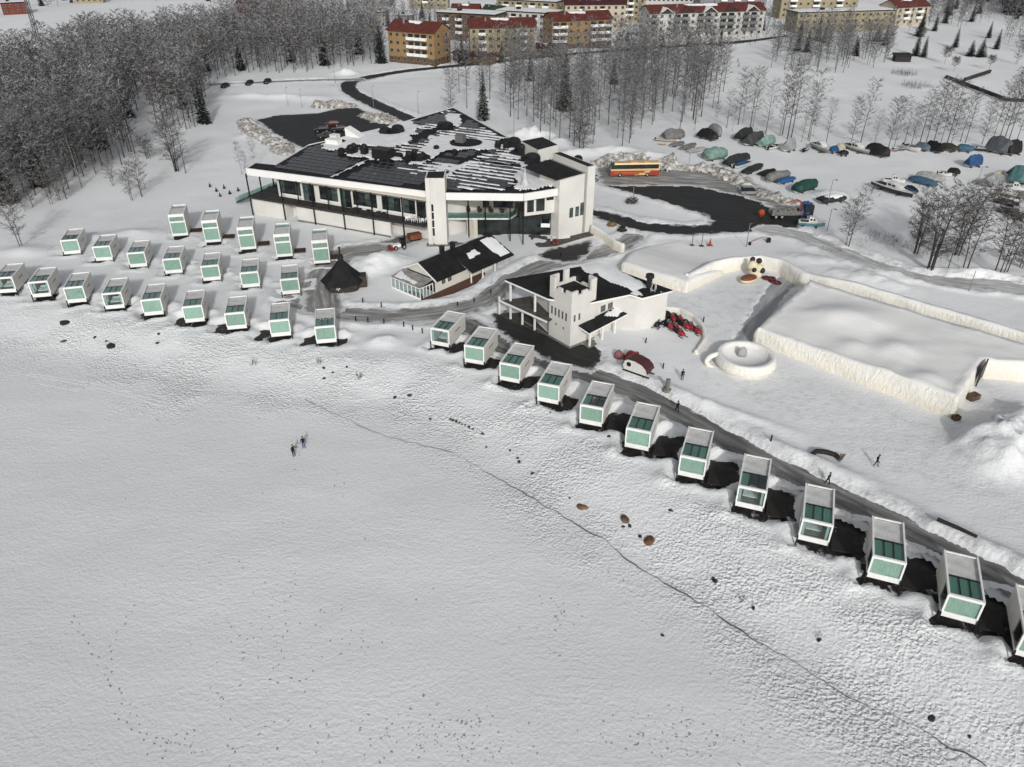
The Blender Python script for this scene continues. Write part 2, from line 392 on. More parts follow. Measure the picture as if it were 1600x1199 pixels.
def road_mat(name, core, worn, snow_amt, streak=(.12, 1.1)):
    """bare or slushy surface that gives way to snow at its ragged edges; attribute st = (along, across, depth inside the edge)"""
    m = bpy.data.materials.new(name); m.use_nodes = True; t = m.node_tree; b = t.nodes['Principled BSDF']
    at = N(t, 'ShaderNodeAttribute'); at.attribute_name = 'st'; sep = N(t, 'ShaderNodeSeparateXYZ'); t.links.new(at.outputs['Vector'], sep.inputs[0])
    tc = N(t, 'ShaderNodeTexCoord')
    mp = N(t, 'ShaderNodeMapping'); mp.inputs['Scale'].default_value = (streak[0], streak[1], 0); t.links.new(at.outputs['Vector'], mp.inputs[0])
    n1 = N(t, 'ShaderNodeTexNoise', Scale=1.0, Detail=6, Roughness=.62); t.links.new(mp.outputs[0], n1.inputs['Vector'])
    n2 = N(t, 'ShaderNodeTexNoise', Scale=.6, Detail=6, Roughness=.6); t.links.new(tc.outputs['Object'], n2.inputs['Vector'])
    n3 = N(t, 'ShaderNodeTexNoise', Scale=4, Detail=3); t.links.new(tc.outputs['Object'], n3.inputs['Vector'])
    def rampf(x, a, c):
        n = N(t, 'ShaderNodeMapRange'); n.inputs[1].default_value = a; n.inputs[2].default_value = c; n.interpolation_type = 'SMOOTHSTEP'
        t.links.new(x, n.inputs[0]); return n.outputs[0]
    col = mixc(t, rampf(n1.outputs['Fac'], .36, .66), core, worn)
    mixn = math_node(t, 'ADD', math_node(t, 'MULTIPLY', n1.outputs['Fac'], .6), math_node(t, 'MULTIPLY', n2.outputs['Fac'], .4))
    snow = rampf(mixn, .72 - snow_amt * .5, .80 - snow_amt * .42)
    edge = rampf(math_node(t, 'ADD', sep.outputs[2], math_node(t, 'MULTIPLY', math_node(t, 'SUBTRACT', n2.outputs['Fac'], .5), 3.0)), .9, -.1)
    fac = math_node(t, 'MAXIMUM', snow, edge, True)
    col = mixc(t, fac, col, (.66, .665, .67))
    col = mixc(t, math_node(t, 'MULTIPLY', n3.outputs['Fac'], .12), col, (.12, .12, .12))
    t.links.new(col, b.inputs['Base Color']); b.inputs['Roughness'].default_value = .6; b.inputs['Specular IOR Level'].default_value = .25
    bp = N(t, 'ShaderNodeBump', Strength=.6, Distance=.15); t.links.new(n1.outputs['Fac'], bp.inputs['Height']); t.links.new(bp.outputs[0], b.inputs['Normal'])
    return m
LOOK = dict(asphalt=road_mat('bare_asphalt', (.0105, .0105, .011), (.026, .0255, .025), .12),
            slush=road_mat('grey_slush', (.17, .165, .155), (.42, .415, .405), .34),
            slush_dark=road_mat('wet_slush', (.10, .098, .095), (.27, .265, .26), .26),
            packed=road_mat('packed_snow', (.63, .635, .64), (.74, .745, .75), .3, (.3, .9)),
            snowy=road_mat('driven_snow', (.36, .357, .35), (.60, .60, .595), .50),
            cold_grey=road_mat('cold_grey_surface', (.30, .315, .33), (.46, .475, .485), .22),
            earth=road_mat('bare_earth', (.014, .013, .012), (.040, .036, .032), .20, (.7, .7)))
# ================================================================== cabin positions (roof corner sight points: front left, front right, back left, back right)
def zz(ox, oy, sc, pts): return [(ox + x / sc, oy + y / sc) for x, y in pts]
Z2 = lambda *p: zz(0, 280, 2.857, p)
Z1 = lambda *p: zz(640, 470, 4.0, p)
ZB = lambda *p: zz(940, 600, 4.2105, p)
ZC = lambda *p: zz(1220, 700, 3.4263, p)
CAB_FRONT = [Z2((-42, 447), (55, 440), (25, 378), (115, 370)), Z2((125, 463), (207, 456), (170, 396), (257, 391)), Z2((277, 490), (368, 482), (318, 417), (407, 411)),
             Z2((447, 513), (543, 508), (488, 442), (577, 438)), Z2((621, 543), (718, 538), (653, 467), (745, 462)), Z2((805, 573), (905, 568), (830, 497), (920, 489)),
             Z2((995, 605), (1093, 600), (1018, 520), (1108, 516)), Z2((1193, 640), (1293, 632), (1206, 548), (1297, 543)), Z2((1397, 663), (1500, 655), (1405, 580), (1497, 574))]
CAB_MID = [Z2((265, 277), (345, 270), (302, 223), (378, 217)), Z2((410, 305), (488, 298), (447, 250), (523, 244)), Z2((562, 332), (645, 325), (593, 277), (672, 270)),
           Z2((720, 360), (805, 352), (747, 303), (828, 295)), Z2((890, 390), (978, 385), (907, 330), (990, 325)), Z2((1065, 420), (1155, 413), (1077, 358), (1160, 352)),
           Z2((1245, 448), (1335, 443), (1252, 386), (1333, 379))]
CAB_TOP = [Z2((742, 165), (820, 162), (765, 112), (838, 106)), Z2((893, 190), (968, 187), (910, 138), (985, 133)), Z2((1050, 222), (1130, 220), (1063, 165), (1140, 160)),
           Z2((1212, 252), (1297, 250), (1225, 194), (1300, 190)), Z2((1382, 280), (1467, 275), (1390, 222), (1463, 216))]
CAB_RIGHT = [Z1((135, 170), (243, 187), (230, 65), (353, 80)), Z1((340, 283), (460, 298), (430, 155), (560, 175)), Z1((562, 392), (688, 410), (657, 257), (783, 280)),
             Z1((797, 520), (935, 543), (888, 372), (1022, 395)), Z1((1063, 652), (1213, 680), (1140, 495), (1285, 520)), Z1((1350, 800), (1510, 830), (1425, 625), (1567, 655)),
             ZB((512, 478), (695, 512), (570, 275), (747, 308)), ZB((893, 675), (1097, 718), (937, 453), (1125, 492)), ZC((115, 388), (285, 422), (132, 183), (292, 218)),
             ZC((493, 588), (675, 625), (487, 360), (662, 395)), ZC((903, 795), (1092, 832), (880, 548), (1050, 580))]
def cab_pose(c, zt):
    p = [Vector((*gp(u, v, zt), 0)) for u, v in c]
    mid = sum(p, Vector()) / 4
    d = (p[2] - p[0]) + (p[3] - p[1])
    w = ((p[1] - p[0]).length + (p[3] - p[2]).length) / 2
    return mid.x, mid.y, atan2(d.y, d.x) - pi / 2, d.length / 2, w
ROWS = {}
for key, tbl, zt in (('front', CAB_FRONT, 3.25), ('mid', CAB_MID, 3.25), ('top', CAB_TOP, 4.9), ('right', CAB_RIGHT, 3.25)):
    ROWS[key] = [cab_pose(c, zt) for c in tbl]
a, b = ROWS['right'][-2], ROWS['right'][-1]
ROWS['right'].append((b[0] + (b[0] - a[0]) * .90, b[1] + (b[1] - a[1]) * .90, 2 * b[2] - a[2], b[3], b[4]))
for k, v in ROWS.items(): print(k, ['%.1f %.1f %.0f L%.1f W%.1f' % (q[0], q[1], math.degrees(q[2]), q[3], q[4]) for q in v])
CW, CL = 3.05, 6.3
def loc2w(p, x, y):
    ca, sa = cos(p[2]), sin(p[2]); return p[0] + x * ca - y * sa, p[1] + x * sa + y * ca
EARTH = []
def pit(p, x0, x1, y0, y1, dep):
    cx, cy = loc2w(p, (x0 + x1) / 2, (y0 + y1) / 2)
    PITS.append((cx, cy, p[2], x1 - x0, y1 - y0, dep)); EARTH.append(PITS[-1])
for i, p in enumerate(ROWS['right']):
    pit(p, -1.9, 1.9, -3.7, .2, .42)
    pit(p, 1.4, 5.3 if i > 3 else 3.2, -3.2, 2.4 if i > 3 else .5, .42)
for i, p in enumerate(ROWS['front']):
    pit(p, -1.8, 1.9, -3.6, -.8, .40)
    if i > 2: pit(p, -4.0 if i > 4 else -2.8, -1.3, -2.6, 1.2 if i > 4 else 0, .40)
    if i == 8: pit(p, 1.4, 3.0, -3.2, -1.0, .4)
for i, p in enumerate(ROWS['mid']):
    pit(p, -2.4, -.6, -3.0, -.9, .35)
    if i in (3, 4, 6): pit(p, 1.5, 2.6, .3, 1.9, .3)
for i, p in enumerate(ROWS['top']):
    pit(p, -2.0, 2.0, -3.7, -2.4, .3)
# snow heaps ploughed or drifted up, part of the ground
def bump(u, v, rx, ry, h, ang=0.0):
    x, y = gp(u, v); BUMPS.append((x, y, rx, ry, ang, h))
for p in ROWS['right']:
    for q in ((2.3, 2.9, .9, 1.3, .5), (-2.6, 2.2, 1.0, 1.5, .4), (4.6, -4.0, 1.6, .9, .5), (-3.0, -4.3, 1.3, .9, .3)):
        x, y = loc2w(p, q[0], q[1]); BUMPS.append((x, y, q[2], q[3], p[2], q[4]))
for p in ROWS['front'] + ROWS['mid']:
    for q in ((2.5, .4, 1.0, 1.9, .45), (-2.6, 2.6, 1.1, 1.0, .35)):
        x, y = loc2w(p, q[0], q[1]); BUMPS.append((x, y, q[2], q[3], p[2], q[4]))
for args in [(598, 412, 5, 3.6, 2.2, .5), (570, 424, 4, 3, 1.1), (640, 436, 5, 3, .6), (820, 212, 5, 4, 2.2), (848, 214, 5, 4, 2.0), (880, 222, 6, 4, 1.2), (370, 130, 5, 3, 1.6), (395, 150, 7, 3, 1.3), (440, 152, 7, 3, 1.2),
             (540, 116, 5, 3, 2.2), (480, 154, 8, 4, .9), (900, 240, 8, 3, 1.3), (960, 236, 8, 3, 1.3), (1010, 244, 6, 3, 1.2), (600, 534, 2.6, 2.0, .9), (1296, 306, 4.0, 3.0, 1.2), (400, 212, 6, 4, 1.0),
             (1350, 440, 9, 3.5, 1.2, -.5), (1280, 412, 8, 3, 1.0, -.4), (1420, 436, 7, 2, 1.0, -.2), (1530, 430, 8, 2, .8), (985, 352, 5, 3, .6), (215, 368, 6, 3, .9), (150, 375, 6, 3, .8), (40, 395, 5, 3, .9), (700, 552, 3, 2, .35), (1572, 700, 6.5, 4.6, 3.0, .3), (1530, 688, 3.4, 2.2, 1.3, .5), (1552, 720, 3.5, 2.4, 1.2, .3), (1512, 700, 2.0, 1.2, .6), (1600, 660, 5, 4, 2.2), (1580, 735, 3.5, 2, .9), (1500, 676, 1.4, .9, .5), (1525, 715, 1.3, 1.0, .5), (1548, 668, 1.5, 1.1, .9), (1566, 684, 1.2, 1.0, .6), (1580, 712, 1.3, .9, .6), (1540, 704, 1.2, .9, .5), (1558, 700, 1.0, .8, .5), (1240, 712, 12, 1.3, .6, -.62), (1120, 640, 12, 1.3, .6, -.6), (1370, 790, 12, 1.4, .7, -.62), (1500, 850, 12, 1.5, .9, -.63), (1590, 905, 8, 1.5, .8, -.63)]:
    bump(*args)

# ================================================================== the ground: one sheet
def axis(lo, hi, step, far_lo, far_hi, g=1.16, stages=()):
    a = list(np.arange(lo, hi + step, step)); s = step
    for up, st in stages:
        s = st
        while a[-1] < up: a.append(a[-1] + st)
    while a[-1] < far_hi: s = min(s * g, 60); a.append(a[-1] + s)
    s = step
    while a[0] > far_lo: s = min(s * g * 1.02, 60); a.insert(0, a[0] - s)
    return np.array(a)
ax = axis(-74, 92, .5, -1500, 1500, 1.05); ay = axis(29, 140, .45, -150, 2200, 1.06, ((260, .8), (420, 1.4)))
GX, GY = np.meshgrid(ax, ay); HZ = height(GX, GY)
nx, ny = len(ax), len(ay)
def grid_mesh(name, X, Y, Z, keep, attr_name, attr, mat):
    """mesh from a grid of points; keep: mask of faces; attr: three per-point channels"""
    r, c = X.shape
    idx = np.arange(r * c).reshape(r, c)
    q = np.stack([idx[:-1, :-1], idx[:-1, 1:], idx[1:, 1:], idx[1:, :-1]], -1)
    q = q[keep] if keep is not None else q.reshape(-1, 4)
    used = np.unique(q); re = np.full(r * c, -1); re[used] = np.arange(len(used)); q = re[q]
    co = np.stack([X.ravel()[used], Y.ravel()[used], Z.ravel()[used]], -1).astype(np.float32)
    me = bpy.data.meshes.new(name); me.vertices.add(len(co)); me.vertices.foreach_set('co', co.ravel())
    me.loops.add(q.size); me.loops.foreach_set('vertex_index', q.ravel().astype(np.int32))
    me.polygons.add(len(q)); me.polygons.foreach_set('loop_start', (np.arange(len(q)) * 4).astype(np.int32))
    me.polygons.foreach_set('use_smooth', np.ones(len(q), bool))
    me.update(calc_edges=True)
    at = me.attributes.new(attr_name, 'FLOAT_VECTOR', 'POINT')
    at.data.foreach_set('vector', np.stack([w.ravel()[used] for w in attr], -1).astype(np.float32).ravel())
    me.materials.append(mat); me.validate(); return me
_, SEA = hbase(GX, GY)
rd = road_field(GX, GY)
zone_ice = sstep(8, 17, SEA + 3 * fbm(GX * .07, GY * .07, 5))
zone_shore = sstep(-1, 3, SEA) * (1 - sstep(14, 22, SEA + 4 * fbm(GX * .06, GY * .06, 8)))
dirt = np.exp(-np.clip(rd, 0, 50) / 1.2) * (rd > -.5) * .9
for r in ROADS:                                   # trodden and driven snow: greyer, no surface of its own
    if r['look'] == 'packed':
        dd = r['f'](GX, GY)[0] + 1.5 * fbm(GX * .3, GY * .3, 44)
        dirt = np.maximum(dirt, (1 - sstep(-2.5, 1.5, dd)) * (.55 if 'lane' in r['name'] else .36))
ground = put('ground', grid_mesh('ground', GX, GY, HZ, None, 'zone', (zone_ice, zone_shore, dirt), snow_ground()), None, None, 'structure')

def sheet(name, f, pts, look, wob, lift, zf, pad):
    xs = [p[0] for p in pts]; ys = [p[1] for p in pts]
    st = .5 if min(ys) < 170 else .8
    X, Y = np.meshgrid(np.arange(min(xs) - pad, max(xs) + pad, st), np.arange(min(ys) - pad, max(ys) + pad, st))
    d, al, ac = f(X, Y); dn = d + fbm(X * .55, Y * .55, 31) * wob
    keep = dn < 1.0
    kf = keep[:-1, :-1] & keep[1:, :-1] & keep[:-1, 1:] & keep[1:, 1:]
    if not kf.any(): return None
    Z = zf(X, Y) + lift
    return put(name, grid_mesh(name, X, Y, Z, kf, 'st', (al, ac, -dn), LOOK[look]), None, None, 'structure')
for i, r in enumerate(ROADS):
    if r['look'] == 'packed': continue
    zf = lambda X, Y: hbase(X, Y)[0]; lift = -.09 + .005 * (i % 16)
    sheet(r['name'], r['f'], r['pts'], r['look'], r['wob'], lift, zf, r['pad'])
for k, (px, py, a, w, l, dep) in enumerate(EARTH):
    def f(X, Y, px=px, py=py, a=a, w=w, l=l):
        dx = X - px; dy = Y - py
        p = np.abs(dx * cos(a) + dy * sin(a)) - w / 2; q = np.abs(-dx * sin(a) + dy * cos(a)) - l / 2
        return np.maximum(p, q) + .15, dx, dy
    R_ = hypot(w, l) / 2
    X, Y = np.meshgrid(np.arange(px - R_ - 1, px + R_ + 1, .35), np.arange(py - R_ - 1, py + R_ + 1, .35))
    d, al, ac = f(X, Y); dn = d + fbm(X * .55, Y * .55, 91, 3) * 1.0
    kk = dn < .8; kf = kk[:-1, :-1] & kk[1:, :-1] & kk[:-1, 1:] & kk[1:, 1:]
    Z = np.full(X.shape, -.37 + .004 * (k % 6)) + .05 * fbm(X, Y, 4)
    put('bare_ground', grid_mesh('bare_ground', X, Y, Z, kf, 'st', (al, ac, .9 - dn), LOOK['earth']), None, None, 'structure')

# the tide crack in the ice, a dark seam following the shore
crack = [(478, 624), (505, 640), (560, 664), (610, 684), (655, 694), (700, 706), (735, 724), (775, 746), (815, 770), (850, 790), (890, 813), (940, 842), (970, 868), (1000, 888), (1045, 914), (1085, 938), (1118, 958),
         (1150, 978), (1185, 1003), (1222, 1024), (1262, 1048), (1300, 1074), (1345, 1097), (1366, 1106), (1400, 1118), (1440, 1142), (1480, 1164), (1520, 1185), (1560, 1212)]
P = gpl(crack, -1.35); vs = []; fs = []
pts = []
for (x0, y0), (x1, y1) in zip(P[:-1], P[1:]):
    n = max(2, int(hypot(x1 - x0, y1 - y0) / .35))
    for k in range(n): pts.append((x0 + (x1 - x0) * k / n, y0 + (y1 - y0) * k / n))
pa = np.array(pts); pa[:, 0] += .25 * vnoise(pa[:, 0] * .8, pa[:, 1] * .8, 61); pa[:, 1] += .25 * vnoise(pa[:, 0] * .8, pa[:, 1] * .8, 62)
zc = height(pa[:, 0], pa[:, 1])
for i in range(len(pa) - 1):
    d = pa[i + 1] - pa[i]; L = np.linalg.norm(d); nrm = np.array([-d[1], d[0]]) / max(L, 1e-6)
    w = max(.020, .032 + .040 * float(vnoise(pa[i, 0] * .35, pa[i, 1] * .35, 63))) * (1.3 if i > len(pa) * .35 else .7)
    for k in (-1, 1): vs.append((pa[i, 0] + nrm[0] * w * k, pa[i, 1] + nrm[1] * w * k, zc[i] + .15))
mb = MB(); mb.add(vs, [(2 * i, 2 * i + 1, 2 * i + 3, 2 * i + 2) for i in range(len(vs) // 2 - 1)])
mb.build('ice_crack', M('crack_ice', (.13, .135, .14), .5), None, False, None, 'structure')

# ================================================================== glass cabins
WHITE = M('white_panel', (.66, .64, .60), .55, .05, .8)
WHITEF = M('white_frame', (.80, .80, .785), .45, .04, 1.5)
ROOFW = M('cabin_roof_felt', (.60, .60, .59), .8, .10, 1.5, .3)
MINT = vary(M('mint_blind', (.40, .53, .465), .7, .10, 2.5, stretch=(6, 1, 1)), .22)
TEAL = vary(M('dimmed_mint_blind', (.14, .31, .25), .6, .10, 2.0, stretch=(5, 1, 1)), .35)  # mint fabric too, the dimmer light at the roof glass put into colour
DARKW = M('dark_timber', (.036, .034, .032), .75, .25, 4, .4, stretch=(1, 8, 1))
BROWN = M('brown_timber', (.075, .042, .030), .75, .25, 4, .4, stretch=(1, 8, 1))
BLACK = M('black_metal', (.015, .015, .016), .45, .1)
GLASS_T = glass('tinted_pane', (.92, .965, .945), .10)
GLASS_C = glass('clear_pane', (.90, .95, .94), .14)
LINEN = M('white_linen', (.72, .74, .74), .8, .05)
FLOORW = M('pale_floor', (.30, .26, .22), .6, .1)
PATCHG = M('cabin_snow', SNOW_C, .8, .04, 1.5, .3)
def cabin_a(open_front, dark_sky, label, loc, rz, group):
    t = thing('glass_cabin', label, 'cabin', loc, rz, group)
    w, l, z0, z1 = CW / 2, CL / 2, .45, 3.25
    # shell: two long sides, back, floor
    m = MB(); th = .14
    m.bx(w - th, w, -l + .1, l - .1, z0, z1 - .1); m.build('side_wall', WHITE, t)
    m = MB()                                             # seaward side has a tall window near the front
    m.bx(-w, -w + th, -l + 2.35, l - .1, z0, z1 - .1); m.bx(-w, -w + th, -l + .1, -l + 2.35, z0, z0 + .35); m.bx(-w, -w + th, -l + .1, -l + 2.35, z1 - .32, z1 - .1); m.build('side_wall', WHITE, t)
    m = MB(); m.bx(-w + .05, -w + .10, -l + .2, -l + 2.35, z0 + .35, z1 - .32); m.build('side_window', GLASS_T, t)
    m = MB(); m.bx(-w + th, w - th, l - .25, l - .1, z0, z1 - .35); m.build('back_wall', WHITE, t)
    m = MB(); m.bx(-w + th, w - th, -l + .12, l - .25, z0, z0 + .16); m.build('floor', FLOORW, t)
    m = MB(); m.bx(-w + th, w - th, -.25, l - .1, z1 - .33, z1 - .22); m.build('roof', ROOFW, t)
    # white frame: rims of roof and front
    m = MB(); r = .17
    for sx in (-1, 1):
        m.bx(sx * w - r / 2 - sx * .06, sx * w + r / 2 - sx * .06, -l, l, z1 - .1, z1 + .06)
        m.bx(sx * w - r / 2 - sx * .06, sx * w + r / 2 - sx * .06, -l - .02, -l + .2, z0 - .02, z1 - .1)
    m.bx(-w + .2, w - .2, l - .16, l - .02, z1 - .12, z1 + .03)
    m.bx(-w + .02, w - .02, -l - .01, -l + .24, z1 - .25, z1 + .055)
    m.bx(-w + .02, w - .02, -l - .01, -l + .14, z0 - .01, z0 + .62)
    m.build('frame', WHITEF, t)
    m = MB(); m.bx(-w + .12, w - .12, -.32, -.2, z1 - .32, z1 - .08)
    m.build('roof_bar', BLACK, t)
    # skylight: three panes with dark bars, blind below
    pw = (CW - .36) / 3; pm = MB(); pm.bx(-pw / 2 + .02, pw / 2 - .02, -l + .26, -.33, -.02, .02); me = pm.mesh('skylight_pane', GLASS_T)
    bm_ = MB(); bm_.bx(-pw / 2 + .02, pw / 2 - .02, -l + .26, -.33, -.02, .0); bme = bm_.mesh('skylight_blind', TEAL)
    for k in (-1, 0, 1):
        o = put('skylight_pane', me, t); o.location = (k * pw, 0, z1 - .10)
        if not dark_sky or k == -1:
            b = put('blind', bme, o); b.location = (0, 0, -.10)
    m = MB()
    for k in (-.5, .5): m.bx(k * pw - .03, k * pw + .03, -l + .25, -.32, z1 - .17, z1 - .045)
    m.build('skylight_bar', BLACK, t)
    # front window
    m = MB(); m.bx(-w + .13, w - .13, -l + .06, -l + .09, z0 + .62, z1 - .25); m.build('front_pane', GLASS_T if not open_front else GLASS_C, t)
    if not open_front:
        m = MB(); n = 22; xs = np.linspace(-w + .16, w - .16, n)
        m.loft([[(x, -l + .17 + .025 * (k % 2), z0 + .6), (x, -l + .17 + .025 * (k % 2), z1 - .27)] for k, x in enumerate(xs)], 0, False, False)
        m.build('curtain', MINT, t)
    else:
        m = MB(); m.bx(-.95, .75, -1.9, .1, z0 + .16, z0 + .55); bed = m.build('bed', M('bed_base', (.10, .09, .085), .7), t)
        m = MB(); m.bx(-.9, .7, -1.85, .05, z0 + .56, z0 + .74); m.bx(-.8, .6, -.35, 0, z0 + .75, z0 + .9); m.build('mattress', LINEN, bed)
        for c0, c1 in ((-w + .2, -w + .45), (w - .5, w - .22)):
            m = MB(); m.bx(c0, c1, -l + .25, -l + .5, z0 + .2, z1 - .4); m.build('curtain', MINT, t)
    # slot window on the landward side, foot posts
    m = MB(); m.bx(w - .01, w + .012, -.9, .9, 1.95, 2.10); m.build('slot_window', BLACK, t)
    pm = MB(); pm.bx(-.07, .07, -.07, .07, -.5, z0 + .55); pme = pm.mesh('foot_post', BLACK)
    for x, y in ((-w - .06, -l - .1), (w + .06, -l - .1)): o = put('foot_post', pme, t); o.location = (x, y, 0)
    m = MB(); m.bx(-w + .1, w - .1, -l + .15, l - .2, z0 - .22, z0 - .02); m.bx(-w + .25, -w + .55, -l + .4, -l + .7, -.6, z0 - .2); m.bx(w - .55, w - .25, -l + .4, -l + .7, -.6, z0 - .2); m.bx(-w + .25, w - .25, l - .9, l - .5, -.6, z0 - .2)
    m.build('chassis', BLACK, t)
    return t
def terrace(t, x0, x1, y0, y1, z, mat):
    fr = MB(); fr.bx(x0, x1, y0, y1, z - .22, z - .05); o = fr.build('terrace', mat, t)
    n = max(3, int((x1 - x0) / .28)); bw = (x1 - x0) / n
    b = MB()
    for k in range(n): b.bx(x0 + k * bw + .015, x0 + (k + 1) * bw - .015, y0 + .02, y1 - .02, z - .05, z + .005 * (k % 3))
    b.build('deck_boards', mat, o, kind='stuff')
def cabin_b(label, loc, rz, group):
    t = thing('glass_cabin', label, 'cabin', loc, rz, group)
    w, l, z0, z1 = CW / 2 - .05, CL / 2 - .1, .4, 4.9; th = .14
    for sx in (-1, 1):
        m = MB(); m.bx(sx * w - (th if sx > 0 else 0), sx * w + (0 if sx > 0 else th), -l + .1, l - .1, z0, z1 - .1); m.build('side_wall', WHITE, t)
    m = MB(); m.bx(-w + th, w - th, l - .25, l - .1, z0, z1 - .2); m.build('back_wall', WHITE, t)
    m = MB(); m.bx(-w + th, w - th, -l + .12, l - .25, z0, z0 + .16); m.build('floor', FLOORW, t)
    m = MB(); m.bx(-w + th, w - th, -l + .2, 1.3, z1 - .26, z1 - .15); m.build('roof', ROOFW, t)
    m = MB(); r = .16
    for sx in (-1, 1):
        m.bx(sx * w - r / 2 - sx * .06, sx * w + r / 2 - sx * .06, -l, l, z1 - .1, z1 + .05)
        m.bx(sx * w - r / 2 - sx * .06, sx * w + r / 2 - sx * .06, -l - .02, -l + .2, z0 - .02, z1 - .1)
    m.bx(-w + .02, w - .02, -l - .01, -l + .2, z1 - .55, z1 + .04)
    m.bx(-w + .02, w - .02, -l - .01, -l + .16, 3.15, 3.45)
    m.bx(-w + .02, w - .02, -l - .01, -l + .14, z0 - .01, z0 + .5)
    m.bx(-w + .2, w - .2, l - .14, l - .02, z1 - .12, z1 + .045); m.build('frame', WHITEF, t)
    m = MB(); m.bx(-w + .14, w - .14, 1.32, l - .28, z1 - .16, z1 - .12); p = m.build('skylight_pane', GLASS_T, t)
    m = MB(); m.bx(-w + .16, w - .16, 1.34, l - .3, z1 - .30, z1 - .28); m.build('blind', M('grey_blind', (.22, .34, .30), .7), p)
    m = MB(); m.bx(-w + .13, w - .13, -l + .06, -l + .09, z0 + .5, 3.15); m.build('front_pane', GLASS_T, t)
    m = MB(); m.bx(-w + .13, w - .13, -l + .06, -l + .09, 3.45, z1 - .55); m.build('strip_window', GLASS_T, t)
    m = MB(); m.bx(-w + .16, w - .16, -l + .18, -l + .2, z0 + .45, 3.2); m.build('curtain', MINT, t)
    m = MB(); m.bx(-w + .16, w - .16, -l + .18, -l + .2, 3.4, z1 - .5); m.build('curtain', M('grey_green_blind', (.27, .36, .31), .7), t)
    m = MB(); m.bx(-w + .1, w - .1, -l + .15, l - .2, -.3, z0 - .02); m.build('chassis', BLACK, t)
    terrace(t, w + .15, w + 2.3, -1.0, .9, .35, BROWN)
    return t
ORD = ['first', 'second', 'third', 'fourth', 'fifth', 'sixth', 'seventh', 'eighth', 'ninth', 'tenth', 'eleventh', 'twelfth']
GR = dict(right='glass cabins in the row along the shore road', front='glass cabins in the lowest row at left', mid='glass cabins in the middle row at left', top='tall glass cabins in the row nearest the big building')
PROTO = {}
def place_cabin(kind, row, i, p, label):
    loc = (p[0], p[1], 0)
    if kind == 'b':
        if 'b' not in PROTO: PROTO['b'] = cabin_b(label, loc, p[2], GR[row]); return PROTO['b']
        return dup(PROTO['b'], loc, p[2], label, GR[row])
    if kind not in PROTO:
        PROTO[kind] = cabin_a(kind[1] == 'o', kind[2] == 'd', label, loc, p[2], GR[row]); t = PROTO[kind]
        return t
    return dup(PROTO[kind], loc, p[2], label, GR[row])
RK = ['aol', 'acl', 'acl', 'acl', 'acd', 'acl', 'acl', 'aod', 'aol', 'acl', 'acl', 'acl']
RNOTE = {0: 'with bare glass front at its left end', 3: 'in front of the paved castle forecourt', 4: 'with dark uncovered roof panes', 7: 'with bare glass front and dark roof panes', 8: 'with bare glass front over green roof blinds', 10: 'beside the road at the right edge, seen whole', 11: 'cut by the right edge of the picture'}
cabs_r = []
for i, p in enumerate(ROWS['right']):
    lb = 'white glass-fronted cabin, %s from left in the shore road row' % ORD[i]
    if i in RNOTE: lb = 'shore road row cabin %s' % RNOTE[i]
    cabs_r.append(place_cabin(RK[i], 'right', i, p, lb))
FK = ['aod', 'aod', 'acl', 'aol', 'acl', 'acl', 'acl', 'acl', 'acl']
for i, p in enumerate(ROWS['front']):
    lb = 'white cabin with mint glass, %s from left in the lowest row' % ORD[i]
    if FK[i][1] == 'o': lb = 'white cabin with bare glass front, %s from left in the lowest row' % ORD[i]
    place_cabin(FK[i], 'front', i, p, lb)
for i, p in enumerate(ROWS['mid']):
    place_cabin('acl', 'mid', i, p, 'white cabin with mint glass, %s from left in the middle row' % ORD[i])
for i, p in enumerate(ROWS['top']):
    place_cabin('b', 'top', i, p, 'tall white cabin with strip window, %s from left in the top row' % ORD[i])
# dark timber terraces between the cabins of the shore road row: each its own deck
dk = None
for i, p in enumerate(ROWS['right']):
    x, y = loc2w(p, 3.0, -1.6)
    lb = 'dark timber deck on the right of the %s shore road cabin' % ORD[i]
    if dk is None:
        dk = thing('timber_deck', lb, 'deck', (x, y, -.2), p[2], 'dark decks between the shore road cabins')
        fr = MB(); fr.bx(-1.1, 1.1, -1.3, 1.3, .0, .16); fr.build('deck_frame', DARKW, dk)
        bd = MB(); bd.bx(-.085, .085, -1.3, 1.3, .165, .20); bme = bd.mesh('board', DARKW)
        for k in range(11): o = put('board', bme, dk); o.location = (-1.0 + .2 * k, .02 * (k % 2), .004 * (k * 7 % 3))
    else: dup(dk, (x, y, -.2), p[2], lb)

# faint ski and sledge tracks pressed into the ice crust
for pts_ in ([(40, 586), (110, 597), (180, 613), (268, 636)], [(46, 583), (120, 594), (190, 610), (276, 633)], [(60, 600), (130, 612)], [(300, 607), (350, 609), (410, 614)]):
    P = gpl(pts_, ICE); vs = []
    for (x0, y0), (x1, y1) in zip(P[:-1], P[1:]):
        n = max(2, int(hypot(x1 - x0, y1 - y0) / .5)); nx_, ny_ = -(y1 - y0), x1 - x0; l_ = hypot(nx_, ny_)
        for k in range(n):
            x, y = x0 + (x1 - x0) * k / n, y0 + (y1 - y0) * k / n; q = .3 * float(vnoise(x * .2, y * .2, 71)); w = .06 + .05 * float(vnoise(x * .9, y * .9, 72)); z = hz(x, y)
            vs += [(x + nx_ / l_ * (q - w - .1), y + ny_ / l_ * (q - w - .1), z - .02), (x + nx_ / l_ * q, y + ny_ / l_ * q, z + .04), (x + nx_ / l_ * (q + w + .1), y + ny_ / l_ * (q + w + .1), z - .02)]
    mb = MB(); mb.add(vs, [f for i in range(len(vs) // 3 - 1) for f in ((3 * i, 3 * i + 1, 3 * i + 4, 3 * i + 3), (3 * i + 1, 3 * i + 2, 3 * i + 5, 3 * i + 4))]); mb.build('ski_track', M('track_snow', (.82, .825, .83), .85, .03), None, True, None, 'structure')
